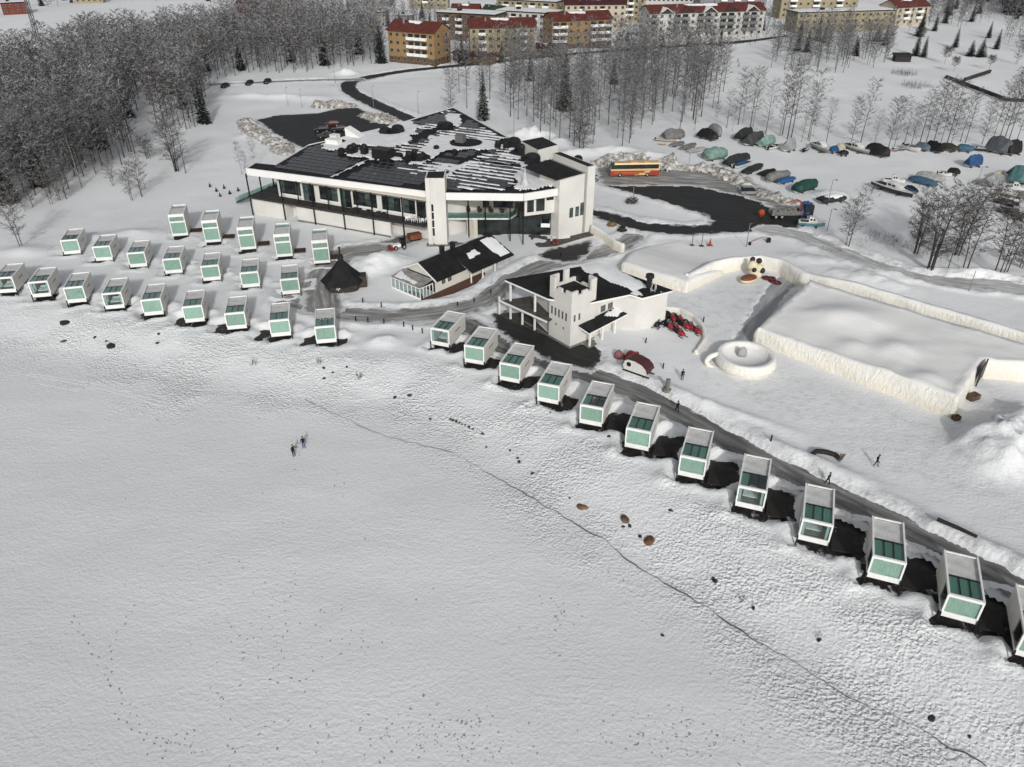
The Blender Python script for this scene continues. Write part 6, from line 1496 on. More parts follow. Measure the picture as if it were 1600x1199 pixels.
for sy in (-1, 1):
    m = MB(); m.prism([(-h2 + .8, sy * (BW + .004)), (h2 - 3.4, sy * (BW + .004)), (h2 - 3.4, sy * (BW + .02)), (-h2 + .8, sy * (BW + .02))], .9, 1.15); m.build('stripe', BUSO, bus)
    m = MB(); m.add([(h2 - 6.2, sy * (BW + .01), .45), (h2 - 3.2, sy * (BW + .01), .45), (h2 - 2.2, sy * (BW + .01), 1.5), (h2 - 3.2, sy * (BW + .01), 1.5), (h2 - 6.2, sy * (BW + .002), .45), (h2 - 3.2, sy * (BW + .002), .45), (h2 - 2.2, sy * (BW + .002), 1.5), (h2 - 3.2, sy * (BW + .002), 1.5)], [(0, 1, 2, 3), (7, 6, 5, 4), (0, 4, 5, 1), (1, 5, 6, 2), (2, 6, 7, 3), (3, 7, 4, 0)]); m.build('swoosh', BUSC, bus)
    for x in (-h2 + 2.4, h2 - 3.0): wheel(bus, x, sy * (BW - .12), .52, .34)
    m = MB(); m.tube([(-h2 + .2, sy * (BW - .1), 3.2), (-h2 - .35, sy * (BW + .1), 3.1), (-h2 - .4, sy * (BW + .12), 2.5)], .05, 5); m.bx(-h2 - .48, -h2 - .34, sy * (BW + .12) - .12, sy * (BW + .12) + .12, 2.2, 2.7); m.build('mirror', BLK, bus)
    m = MB(); m.bx(-h2 - .02, -h2 + .03, sy * .8 - .2, sy * .8 + .2, .7, .9); m.build('headlight', M('lamp_lens', (.6, .6, .58)), bus)
m = MB(); m.bx(-1.2, .6, -.8, .8, 3.403, 3.58); m.bx(2.2, 3.4, -.8, .8, 3.403, 3.56); m.build('roof_unit', BUSC, bus)
m = MB(); m.bx(-1.0, 1.0, -.6, .6, 2.0, 2.002) 
def car(lb, u, v, rz, col, van=False, loc=None, L=4.5):
    x, y, z = loc or on(u, v); t = thing('parked_van' if van else 'parked_car', lb, 'van' if van else 'car', (x, y, z + .04), rz, 'parked cars'); W2 = .88; hr = 1.85 if van else 1.45
    m = MB(); m.loft([[(x, -W2 * w_, .3), (x, -W2 * w_, zt_), (x, W2 * w_, zt_), (x, W2 * w_, .3)] for x, w_, zt_ in ((-L / 2, .85, .75), (-L / 2 + .25, .97, .85), (-L * .2, 1, .95), (L * .3, 1, .98), (L / 2 - .1, .95, .95), (L / 2, .88, .8))]); m.build('body', col, t)
    m = MB(); m.loft([[(x, -W2 * .93, .9), (xt, -W2 * .78, zt_), (xt, W2 * .78, zt_), (x, W2 * .93, .9)] for x, xt, zt_ in ((-L * .26, -L * .12, hr - .03), (-L * .1, -L * .06, hr), (L * .3, L * .28, hr - .02), (L * .47, L * (.44 if van else .36), hr - .12))]); m.build('cabin_glass', DGLASS, t)
    m = MB(); m.loft([[(x, -W2 * .76, hr + .004), (x, -W2 * .72, hr + .05), (x, W2 * .72, hr + .05), (x, W2 * .76, hr + .004)] for x in (-L * .10, L * (.43 if van else .34))]); m.build('roof', col, t)
    for sx in (-1, 1):
        for sy in (-1, 1): wheel(t, sx * L * .31, sy * (W2 - .1), .33, .22)
    for sy in (-1, 1):
        m = MB(); m.bx(-L / 2 - .01, -L / 2 + .05, sy * .6 - .15, sy * .6 + .15, .58, .72); m.build('headlight', M('lamp_lens', (.6, .6, .58)), t)
    return t
SILVER = M('silver_paint', (.30, .30, .30), .35, .05, metal=.3)
car('silver estate van parked alone against the dirty snow bank', 1171, 304, pi + .05, SILVER, True)
car('dark red car in the rear car park behind the solar roof', 519, 197, .2, M('dark_red_paint', (.10, .012, .014), .35), False)
car('black car parked behind the dark red one', 503, 206, .3, M('black_paint', (.012, .012, .013), .3))
car('charcoal car half hidden by the roof edge', 530, 205, .25, M('charcoal_paint', (.025, .026, .028), .3))
car('dark grey car nearest the roof edge in the rear car park', 508, 215, .3, M('grey_paint', (.05, .052, .055), .35))
for k, (u, v) in enumerate(((390, 133), (418, 131), (352, 137))):
    car(['black car under the trees on the back lane, middle one', 'black car under the trees, rightmost on the back lane', 'black car under the trees, leftmost on the back lane'][k], u, v, 1.4, M('black_paint', (.012, .012, .013)))
# hovercraft-like work boat, crane truck and blue tarp load at the end of the lot
wb = boat_cruiser('white and teal work boat with wheelhouse at the end of the dark car park', (1246, 354), (1288, 357), 1.2, M('teal_hull', (.10, .24, .27), .4))
x, y, z = on(1232, 340); ct = thing('crane_truck', 'crane truck with orange boom loaded with grey scrap beside the work boat', 'truck', (x, y, z + .05), .05)
OR = M('orange_paint', (.34, .065, .022), .4, .08)
m = MB(); m.bx(-4.2, 2.6, -1.15, 1.15, .8, 1.05); m.build('bed', M('grey_bed', (.18, .185, .18), .6, .2), ct)
for sy in (-1, 1): m = MB(); m.bx(-4.2, 2.6, sy * 1.15 - .05, sy * 1.15 + .05, 1.052, 1.7); m.build('side_board', M('grey_bed', (.18, .185, .18)), ct)
m = MB(); m.bx(2.8, 4.8, -1.2, 1.2, .7, 2.9); m.build('cab', M('dark_cab', (.03, .03, .033), .4), ct); m = MB(); m.bx(4.78, 4.85, -1.05, 1.05, 1.7, 2.7); m.build('windscreen', DGLASS, ct)
for X_ in (-3.2, -1.9, 3.8):
    for sy in (-1, 1): wheel(ct, X_, sy * 1.0, .5, .3)
m = MB(); m.tube([(2.2, 0, 1.0), (2.2, 0, 3.4), (1.2, 0, 3.9), (-1.2, 0, 3.2)], [.22, .2, .18, .12], 6); m.build('boom', OR, ct)
m = MB(); [m.ball((-3.3 + 1.1 * k, .3 * (-1) ** k, 1.35), (.7, .6, .5), 7, 0, 4) for k in range(5)]; m.build('scrap', M('scrap_grey', (.20, .20, .19), .7, .3), ct, kind='stuff')
m = MB(); m.ball((-6.0, .2, 1.0), (.8, .7, .8), 8); m.tube([(-6, .2, .2), (-6, .2, .9)], .3, 6); o = m.build('barrel_feeder', OR); tag(o, 'orange round hopper on the asphalt left of the crane truck', 'hopper', None, (x, y, z), 0)
T_('royal blue tarpaulin load behind the white work boat', (1248, 338), (1268, 338), 2.6, DBLUE, 2.6)
# small red snow tractor with orange bin by the service lane
tx = on(624, 389); car_ = thing('snow_tractor', 'small red tractor with white hood by the service lane', 'tractor', tx, .5)
m = MB(); m.bx(-1.4, .2, -.5, .5, .5, 1.1); m.build('hood', FASCIA, car_); m = MB(); m.bx(.22, 1.2, -.6, .6, .5, 1.9); m.build('cab', M('black_paint', (.012, .012, .013)), car_); m = MB(); m.bx(-2.1, -1.5, -.9, .9, .1, .8); m.build('plough', RED, car_)
for sx in (-.9, .8):
    for sy in (-1, 1): wheel(car_, sx, sy * .6, .45, .3)
tx = on(648, 376); o = thing('tip_bin', 'rusty orange bin beside the small red tractor', 'bin', tx, .5); m = MB(); m.prism([(-1.3, -.8), (1.3, -.8), (1.3, .8), (-1.3, .8)], .5, 1.5); m.build('tub', M('rust_orange', (.20, .075, .035), .7, .2), o); m = MB(); m.bx(-1.1, 1.1, -.6, .6, .1, .5); m.build('chassis', BLK, o)
# ================================================================== people
SKIN = M('skin', (.42, .27, .20), .6); 
def person(lb, loc, rz, jacket, trousers, hat, pose='stand', grp=None, extra=None):
    J = {}
    def P(n, x, y, z, r): J[n] = (Vector((x, y, z)), r)
    st = .22 if pose == 'walk' else .03
    lean = .06 if pose == 'walk' else 0
    P('pel', 0, 0, .95, .135); P('wai', 0, -lean * .4, 1.10, .125); P('che', 0, -lean, 1.33, .150); P('nec', 0, -lean - .02, 1.50, .062); P('jaw', 0, -lean - .05, 1.60, .085); P('hea', 0, -lean - .04, 1.72, .098)
    for s, q in (('l', 1), ('r', -1)):
        f = st * q
        P('hip' + s, .10 * q, 0, .90, .095); P('kne' + s, .11 * q, -f * .6 - .02, .49, .066); P('ank' + s, .11 * q, -f + .06 * (f < 0), .10, .050); P('toe' + s, .12 * q, -f - .16, .04, .042)
        P('sho' + s, .20 * q, -lean, 1.42, .068)
        if pose == 'reach' and q == (1 if extra != 'left' else -1): P('elb' + s, .30 * q, -.16, 1.30, .050); P('wri' + s, .40 * q, -.42, 1.42, .036); P('han' + s, .42 * q, -.52, 1.44, .040)
        else: P('elb' + s, .28 * q, f * .5 + .02, 1.14, .050); P('wri' + s, .27 * q, f * .9 - .10, .90, .036); P('han' + s, .27 * q, f * .95 - .13, .81, .040)
    names = list(J); E_ = [('pel', 'wai'), ('wai', 'che'), ('che', 'nec'), ('nec', 'jaw'), ('jaw', 'hea')]
    for s in 'lr': E_ += [('pel', 'hip' + s), ('hip' + s, 'kne' + s), ('kne' + s, 'ank' + s), ('ank' + s, 'toe' + s), ('che', 'sho' + s), ('sho' + s, 'elb' + s), ('elb' + s, 'wri' + s), ('wri' + s, 'han' + s)]
    me = bpy.data.meshes.new('tmp'); me.from_pydata([J[n][0] for n in names], [(names.index(a), names.index(b)) for a, b in E_], []); o = bpy.data.objects.new('tmp', me); COL.objects.link(o)
    sk = o.modifiers.new('s', 'SKIN'); sv = me.skin_vertices[0].data
    for i, n in enumerate(names): r = J[n][1]; sv[i].radius = (r * (1.25 if n in ('che', 'pel', 'wai') else 1), r); sv[i].use_root = n == 'pel'
    sb = o.modifiers.new('d', 'SUBSURF'); sb.levels = 1; sb.render_levels = 1
    dg = bpy.context.evaluated_depsgraph_get(); ev = o.evaluated_get(dg); m2 = bpy.data.meshes.new_from_object(ev); m2.name = 'body'
    bpy.data.objects.remove(o)
    mb = MB(); mb.v = [tuple(v.co) for v in m2.vertices]; mb.f = [tuple(p.vertices) for p in m2.polygons]
    for f in mb.f:
        c = sum((Vector(mb.v[i]) for i in f), Vector()) / len(f)
        dh = min((c - J['hanl'][0]).length, (c - J['hanr'][0]).length)
        if dh < .075: k = 4
        elif c.z > 1.53: k = 3 if (c.y < -lean - .06 and c.z < 1.72) else 2
        elif c.z > .86 or abs(c.x) > .2: k = 0
        elif c.z > .14: k = 1
        else: k = 5
        mb.m.append(k)
    for s, q in (('l', 1), ('r', -1)):                 # gloved fingers and thumb
        h0 = J['han' + s][0]; d = (h0 - J['wri' + s][0]).normalized(); side = d.cross(Vector((0, 0, 1)) if abs(d.z) < .8 else Vector((1, 0, 0))).normalized(); cur = d.cross(side)
        for k, ln in enumerate((.062, .072, .068, .052)):
            b = h0 + side * (.03 - .02 * k) + d * .02; mb.tube([b, b + d * ln * .6 + cur * .008, b + d * ln + cur * .03], [.010, .009, .007], 5, 4)
        b = h0 - d * .02 + side * .035; mb.tube([b, b + side * .03 + d * .02, b + side * .035 + d * .055], [.012, .010, .008], 5, 4)
    t = thing('person', lb, 'person', loc, rz, grp)
    mb.build('body', [jacket, trousers, hat, SKIN, BLK, BLK], t, True)
    hd = J['hea'][0]
    m = MB(); m.ball((hd.x, hd.y + .012, hd.z + .035), (.112, .122, .095), 10); m.build('woollen_hat', hat, t, True)
    m = MB(); m.tube([(0, -lean - .135, 1.665), (0, -lean - .165, 1.64), (0, -lean - .14, 1.625)], [.012, .018, .012], 5); m.build('nose', SKIN, t, True)
    for q in (-1, 1): m = MB(); m.ball((q * .035, -lean - .128, 1.685), .012, 6, 0, 4); m.build('eye', BLK, t)
    m = MB(); m.tube([(-.025, -lean - .128, 1.60), (.025, -lean - .128, 1.60)], .007, 4); m.build('mouth', M('lips', (.25, .09, .08), .6), t)
    return t
DK = M('black_clothes', (.012, .012, .014), .8, .2, 8); DK2 = M('charcoal_clothes', (.030, .030, .032), .8, .2, 8); JB = M('blue_overalls', (.02, .06, .22), .75, .1, 6)
sk1 = person('person in black winter clothes holding a pole out on the ice', on(459.5, 713), .9, DK, DK, DK, 'reach', 'two people on the ice')
sk2 = person('person in blue overalls and black jacket on the ice', on(475, 700), .5, DK, JB, DK, 'reach', 'two people on the ice', 'left')
# pole held by the first one
w_ = sk1.matrix_basis @ Vector((.42, -.55, 1.44)); g_ = on(467.5, 713)
m = MB(); m.tube([w_ - Vector(g_) + Vector((0, 0, .02)), (0, 0, 0)], .015, 5); m.tube([(0, 0, .12), (0, 0, .14)], .06, 6); o = m.build('pole', SILVER); tag(o, 'thin grey pole held by the black-clad person on the ice', 'pole', None, g_)
m = MB(); tip = Vector(g_) ; 
person('person in black walking on the shore road between the cabins and snow bank', on(1057.5, 644), .4, DK, DK, DK, 'walk', 'people walking by the shore road')
person('person in black standing on the snow below the sled cabin', on(1065.5, 594), .1, DK, DK2, DK, 'stand', 'people walking by the shore road')
person('person in charcoal walking behind the cabin roofs on the shore road', on(1292, 757), .5, DK2, DK, DK, 'walk', 'people walking by the shore road')
person('person in black striding across the open snow right of the road', on(1368, 729), 1.0, DK, DK, DK, 'walk', 'people walking by the shore road')
person('person in pale jacket at the main entrance beside a red stand', on(861.5, 383), .6, M('pale_jacket', (.45, .44, .42), .8), DK, DK, 'stand')
m = MB(); m.lathe([(.5, 0), (.5, .1), (.2, .15), (.35, .9), (.1, 1.0)], 8); o = m.build('red_stand', RED); tag(o, 'bright red stand outside the main entrance', 'stand', None, on(868.5, 380.5))
for k, (u, v) in enumerate(((1154, 105), (1152.5, 98))): person(['dark-clad walker on the distant snow field, the nearer of two', 'dark-clad walker on the distant snow field, the farther of two'][k], on(u, v), 1, DK, DK, DK, 'walk', 'walkers on the distant field')
# ================================================================== street furniture and small things
def lamp(u, v, h, lb, arm=True):
    x, y, z = on(u, v); t = thing('lamp_post', lb, 'lamp post', (x, y, z - .2), .3, 'lamp posts'); m = MB(); m.tube([(0, 0, 0), (0, 0, h)], [.09, .055], 6); m.build('pole', M('galvanised', (.22, .22, .22), .5), t)
    if arm: m = MB(); m.tube([(0, 0, h), (.3, -.5, h + .15)], .04, 5); m.build('arm', M('galvanised', (.22, .22, .22)), t); m = MB(); m.box((.38, -.65, h + .15), (.22, .55, .12)); m.build('lamp_head', BLK, t)
for u, v, h, lb in ((989, 311, 6, 'thin lamp post on the snowy traffic island by the bus'), (1293, 321, 6, 'lamp post beside the snow-capped dark boat'), (1292, 362, 5, 'lamp post beside the work boat at the lot end'), (450, 165, 6, 'lamp post at the edge of the rear car park'), (472, 168, 6, 'lamp post beside the dirty heap by the rear car park'), (584, 168, 7, 'lamp post on the bend of the access road'),
                    (654, 178, 7, 'lamp post beside the access road above the solar roof'), (1166, 386, 5, 'thin pole on the snow left of the orange boom'), (1508, 347, 12, 'tall dark leaning mast behind the bare trees'), (1514, 455, 4, 'thin pole at the edge of the boatyard road'), (1076, 262, 4, 'thin post behind the slush bank'), (524, 130, 6, 'lamp post on the back lane junction'), (803, 220, 9, 'tall mast behind the right side of the solar roof')):
    lamp(u, v, h, lb, h > 4)
bol = MB(); bol.lathe([(.10, -.2), (.10, .75), (.12, .76), (.12, .85), (.02, .9)], 8); bolm = bol.mesh('bollard', BLACK)
BP = [(521, 456), (567, 473), (596, 480), (715, 479), (741, 473), (767, 460), (876, 401), (556, 502), (575, 504), (600, 506), (631, 511), (645, 516), (660, 521), (1009, 536), (1036, 576), (1005, 592), (1204, 692), (1099, 503), (1075, 452), (660, 493), (696, 489), (833, 470), (1060, 500)]
for k, (u, v) in enumerate(BP[:19]):
    o = put('bollard', bolm); x, y, z = on(u, v)
    wh = ['beside the grill hut', 'on the snow island below the cafe', 'on the snow island, below the conservatory', 'on the snow island edge left of the castle building', 'on the snow island edge, second from the castle building', 'on the snow island edge nearest the castle building', 'behind the castle building roof', 'leftmost on the bank below the loop road', 'second on the bank below the loop road', 'third on the bank below the loop road', 'fourth on the bank, left of the first shore cabin', 'fifth on the bank, left of the first shore cabin', 'nearest the first shore cabin', 'in front of the castle porch', 'on the snow right of the sled cabin', 'in front of the sled cabin', 'on the snow bank above the shore road', 'beside the curved snow wall', 'at the end of the cut snow mound'][k]
    tag(o, 'short black post %s' % wh, 'post', 'short black posts', (x, y, z))
lp = thing('lamp_pillar', 'grey concrete pillar light on the bank of the shore road', 'pillar', on(1042, 613)); m = MB(); m.lathe([(.7, -.2), (.65, .15), (.32, .2), (.3, 1.5), (.34, 1.55), (.3, 1.65)], 10); m.build('shaft', CONC, lp)
o = thing('log', 'long dark log lying on the snow bank beside the shore road', 'log', on(1494, 828), atan2(*(np.array(gp(1525, 840)) - np.array(gp(1464, 813)))[::-1])); L = hypot(*(np.array(gp(1525, 840)) - np.array(gp(1464, 813)))); m = MB(); m.tube([(-L / 2, 0, .25), (0, .05, .27), (L / 2, 0, .25)], [.24, .22, .18], 8); m.build('trunk', DARKW, o)
o = thing('bench_ring', 'charred black log ring half buried in the snow bank', 'bench', on(1290, 716)); m = MB(); m.tube([(-1.6, .3, .35), (-.9, .9, .4), (.3, .7, .4), (1.2, .1, .4), (1.5, -.7, .35)], [.3, .32, .34, .32, .26], 7); m.build('ring_log', DARKW, o)
m = MB(); [m.tube([(1.3 + .12 * k, -.9 + .1 * k, .1), (1.5 + .25 * k, -.4 + .1 * k, 1.0 - .1 * k)], .07, 5) for k in range(4)]; m.build('split_log', M('weathered_plank', (.16, .105, .07)), o, kind='stuff')
# rocks showing through the snow
def rock(nm, lb, u, v, r, mat, flat=.6, group=None, seed=0, dz=0.0):
    m = MB(); m.ball((0, 0, 0), (r, r * .72, r * flat), 12, 0, 7)
    rr_ = random.Random(seed + 5); ox = rr_.uniform(0, 50)
    for i, p in enumerate(m.v): k = 1 + .35 * float(fbm(p[0] / r * 1.3 + ox, p[1] / r * 1.3 + p[2] / r * 2.0, seed + 70)); m.v[i] = (p[0] * k, p[1] * k, p[2] * k)
    o = m.build(nm, mat, None, True); x, y, z = on(u, v); return tag(o, lb, 'rock', group, (x, y, z + dz), rr_.uniform(0, 6))
RBN = M('brown_granite', (.15, .10, .070), .85, .35, 3, .5); ROR = M('orange_granite', (.26, .155, .085), .85, .3, 3, .5); RDK = M('dark_stone', (.045, .042, .040), .85, .3, 4, .4)
rock('boulder', 'brown pointed boulder in the snow, middle of three on the shore slope', 977, 812, .72, RBN, .6, 'boulders on the shore slope', 1); rock('boulder', 'reddish brown boulder, rightmost of three on the shore slope', 1014, 845, .80, M('red_granite', (.17, .085, .055), .85, .3, 3, .5), .5, 'boulders on the shore slope', 2)
rock('boulder', 'flat orange boulder, leftmost of three on the shore slope', 910, 792, .72, ROR, .25, 'boulders on the shore slope', 3)
rock('boulder', 'large flat dark stone on the snow below the lowest cabin row', 173, 540, .95, RDK, .25, None, 4); rock('boulder', 'dark flat stones breaking through near the left edge of the shore', 101, 504, 1.1, RDK, .2, None, 5); rock('boulder', 'small grey stone left of the large flat dark one', 99, 533, .5, RBN, .3, None, 6); rock('boulder', 'dark triangular stone beside the tide crack at the lower right', 1456, 1122, .42, RDK, .22, None, 8)
SP = [(704, 655), (708, 657), (713, 659), (718, 661), (722, 663), (727, 664), (733, 667), (739, 670), (754, 678), (672, 655), (640, 618), (617, 621), (760, 699), (797, 704), (809, 716), (811, 722), (832, 740), (890, 778), (506, 575), (520, 582), (542, 573), (506, 591), (974, 823), (984, 822), (1115, 905), (1118, 908), (1177, 950), (1035, 993), (860, 645), (951, 683), (148, 527), (246, 536), (166, 533), (248, 522), (1280, 1000), (1515, 1151), (1048, 798), (1000, 838)]
stm = []
for k in range(4):
    m = MB(); m.ball((0, 0, 0), (.24, .17, .14), 8, 0, 5)
    for i, p in enumerate(m.v): q = 1 + .5 * float(fbm(p[0] * 6 + k * 9, p[1] * 6 + p[2] * 5, 300 + k)); m.v[i] = (p[0] * q, p[1] * q, p[2] * q)
    stm.append(m.mesh('stone', RDK, True))
for k, (u, v) in enumerate(SP):
    o = put('stone', stm[k % 4]); x, y, z = on(u, v); o.scale = [R.uniform(.7, 1.5)] * 3
    tag(o, 'small dark stone poking through the crusted snow of the shore slope', 'stone', 'small dark stones in the shore snow', (x, y, z), R.uniform(0, 6))
# dirty ploughed heaps
def dirty_mat():
    m = bpy.data.materials.new('dirty_snow'); m.use_nodes = True; t = m.node_tree; b = t.nodes['Principled BSDF']; b.inputs['Roughness'].default_value = .9
    tc = N(t, 'ShaderNodeTexCoord'); n = N(t, 'ShaderNodeTexNoise', Scale=.9, Detail=8, Roughness=.7); t.links.new(tc.outputs['Object'], n.inputs['Vector'])
    r = N(t, 'ShaderNodeValToRGB'); e = r.color_ramp.elements; e[0].position = .36; e[0].color = (.10, .090, .078, 1); e[1].position = .60; e[1].color = (.68, .67, .655, 1); k = r.color_ramp.elements.new(.47); k.color = (.33, .31, .28, 1)
    t.links.new(n.outputs['Fac'], r.inputs[0]); t.links.new(r.outputs[0], b.inputs['Base Color'])
    bp = N(t, 'ShaderNodeBump', Strength=.8, Distance=.3); t.links.new(n.outputs['Fac'], bp.inputs['Height']); t.links.new(bp.outputs[0], b.inputs['Normal']); return m
DIRTY = dirty_mat()
def heap(lb, pts, w_, h, seed):
    P = [gp(u, v) for u, v in pts]
    xs = [p[0] for p in P]; ys = [p[1] for p in P]; X, Y = np.meshgrid(np.arange(min(xs) - w_ - 2, max(xs) + w_ + 2, .45), np.arange(min(ys) - w_ - 2, max(ys) + w_ + 2, .45))
    d = d_poly(X, Y, P)[0] if len(P) > 1 else np.hypot(X - P[0][0], Y - P[0][1])
    d = d + fbm(X * .4, Y * .4, seed, 3) * w_ * .5
    k = np.clip(1 - (d / w_) ** 2, -1, 1); Z = height(X, Y) - .15 + np.clip(k, -.2, 1) * h * (.75 + .9 * fbm(X * .55, Y * .55, seed + 5, 4))
    kk = k > -.15; kf = kk[:-1, :-1] & kk[1:, :-1] & kk[:-1, 1:] & kk[1:, 1:]
    c = (sum(xs) / len(xs), sum(ys) / len(ys)); o = put('dirty_snow_heap', grid_mesh('dirty_snow_heap', X - c[0], Y - c[1], Z, kf, 'st', (X, Y, k), DIRTY))
    return tag(o, lb, 'snow heap', 'dirty ploughed snow heaps', (c[0], c[1], 0))
heap('dirty brown snow heap between the rear car park and the road bend', [(500, 165), (520, 163), (538, 166)], 4.2, 2.2, 401)
heap('dirty snow heap inside the bend above the solar roof', [(574, 181), (590, 185), (604, 190)], 4.0, 1.8, 402)
heap('long dirty snow ridge along the left side of the rear car park', [(382, 190), (392, 203), (412, 216), (438, 228), (446, 238)], 3.2, 1.6, 403)
heap('brown snow heap behind the coach', [(934, 258), (960, 250), (1000, 250)], 2.6, 2.0, 404)
heap('tall brown snow heap at the tail of the coach', [(1036, 263), (1048, 259)], 3.0, 2.6, 405)
heap('brown snow ridge right of the tall heap, behind the slush', [(1066, 263), (1085, 262), (1108, 266)], 2.6, 1.7, 406)
heap('brown snow ridge in front of the covered boats', [(1122, 270), (1140, 275), (1158, 285), (1174, 293)], 3.0, 1.9, 407)
heap('dirty snow ridge from the silver van to the end of the lot', [(1190, 301), (1206, 306), (1232, 315), (1250, 320)], 2.8, 1.4, 408)
# small red and blue play posts on the mound, hedge boxes, potted shrubs
for k, (u, v, lb) in enumerate(((1081, 384, 'thin play post on the mound, left of two'), (1096, 385, 'thin play post on the mound, right of two'))):
    t = thing('play_post', lb, 'post', on(u, v)); m = MB(); m.tube([(0, 0, 0), (0, 0, 3.0)], .06, 6); m.build('pole', BLACK, t); m = MB(); m.lathe([(.5, 0), (.5, .12), (.1, .2)], 10); m.build('foot', M('red_brown_boards', (.12, .06, .045)), t)
t = thing('traffic_cone', 'orange cone on a square foot beside the play posts', 'cone', on(1109, 384)); m = MB(); m.lathe([(.3, .1), (.08, 1.4), (.02, 1.5)], 10); m.build('cone', OR, t); m = MB(); m.bx(-.55, .55, -.4, .4, 0, .1); m.build('foot', OR, t)
t = thing('barrier_boom', 'red and white boom lying across the snow beside the road', 'barrier', on(1172, 383), .25); m = MB(); m.tube([(-.2, 0, .5), (2.6, .3, 1.3), (4.4, .3, 1.0)], .07, 5); m.build('boom', OR, t); m = MB(); m.bx(-.3, .1, -.2, .2, 0, .6); m.bx(3.8, 4.6, .1, .5, 0, .9); m.build('foot', BLACK, t)
HEDG = M('brown_hedge', (.075, .065, .035), .9, .3, 6, .6, 8)
m = MB(); m.bx(-1.3, 1.3, -.9, .9, 0, 1.2)
g_ = MB(); rr_ = random.Random(5)
for k in range(500):
    x, y, z = rr_.uniform(-1.3, 1.3), rr_.uniform(-.9, .9), rr_.uniform(0, 1.25); a, b = rr_.uniform(0, 6.28), rr_.uniform(-1, 1); d = Vector((cos(a), sin(a), b)) * .3; g_.add([(x, y, z), (x + d.x, y + d.y, z + d.z), (x + d.y * .4, y - d.x * .4, z + .1)], [(0, 1, 2)])
o = g_.build('clipped_hedge', HEDG); tag(o, 'square clipped brown hedge block on the snowy traffic island', 'hedge', None, on(987, 318), .3)
for k, (u, v, lb) in enumerate(((956, 351, 'yellowish planter with bare shrub by the loop drive'), (972, 361, 'dark round planter with bare shrub by the loop drive'))):
    t = thing('planter', lb, 'planter', on(u, v)); m = MB(); m.lathe([(.7, 0), (1.1, .25), (.7, .3), (.55, .8), (.7, .85)], 10); m.build('pot', M('ochre_pot', (.22, .15, .07), .8) if k == 0 else DARKW, t); g_ = MB()
    for q in range(80): a = rr_.uniform(0, 6.28); r_ = rr_.uniform(.1, .8); g_.tube([(0, 0, .8), (cos(a) * r_, sin(a) * r_, rr_.uniform(1.2, 2.0))], [.02, .008], 3)
    g_.build('twigs', HEDG, t)

fp = MB(); rf = random.Random(21)
def print_at(x, y, ang, s=1.0):
    z = hz(x, y) + .03; L_, w_ = .16 * s, .07 * s; c, q = cos(ang), sin(ang); pts = []
    for k in range(6): t_ = 2 * pi * k / 6; px_, py_ = cos(t_) * L_ * rf.uniform(.8, 1.15), sin(t_) * w_; pts.append((x + px_ * c - py_ * q, y + px_ * q + py_ * c, z))
    fp.add(pts, [tuple(range(6))])
def trail(pts, sc=1.0, step=.75):
    P = gpl(pts, ICE)
    for (x0, y0), (x1, y1) in zip(P[:-1], P[1:]):
        L_ = hypot(x1 - x0, y1 - y0); a = atan2(y1 - y0, x1 - x0); n = int(L_ / step)
        for k in range(n):
            if rf.random() < .25: continue
            sd_ = .16 * (-1) ** k + rf.uniform(-.12, .12); f = (k + rf.random() * .4) / n; print_at(x0 + (x1 - x0) * f - sin(a) * sd_, y0 + (y1 - y0) * f + cos(a) * sd_, a + rf.uniform(-.35, .35), sc * rf.uniform(.6, 1.1))
z7 = lambda *p: [(x / 1.778, 850 + y / 1.778) for x, y in p]
for tp_ in (z7((390, 150), (320, 260), (300, 320), (312, 470), (380, 520), (440, 570), (480, 625)), z7((200, 200), (250, 290), (330, 420), (420, 540), (470, 600)), z7((575, 375), (612, 430), (632, 490), (645, 580), (640, 640)), z7((720, 350), (780, 340), (800, 210), (860, 160)), z7((580, 440), (690, 380), (850, 380), (890, 310)), z7((760, 500), (820, 480)), z7((640, 580), (760, 500)), z7((1000, 490), (1020, 560), (1060, 630)), z7((880, 550), (890, 630)), z7((1560, 160), (1550, 260)), z7((660, 50), (700, 90)),
            [(1190, 1140), (1215, 1160), (1235, 1185)], [(985, 1120), (1010, 1160), (1040, 1195)], [(640, 1110), (700, 1130), (780, 1120)]): trail(tp_, .9)
for cu, cv, ru, rv, n in ((690, 1150, 130, 40, 110), (880, 960, 30, 50, 26), (1060, 1150, 160, 45, 80), (380, 1000, 60, 60, 24), (440, 930, 40, 30, 16), (280, 1160, 60, 30, 22), (540, 1000, 100, 60, 26)):
    for k in range(n): x, y = gp(cu + rf.gauss(0, ru * .5), cv + rf.gauss(0, rv * .5), ICE); print_at(x, y, rf.uniform(0, 6.28), rf.uniform(.4, .9))
o = fp.build('footprints', M('wet_print', (.30, .32, .335), .6), None, kind='stuff'); o['label'] = 'dark wet footprints wandering over the frozen sea'; o['category'] = 'footprints'
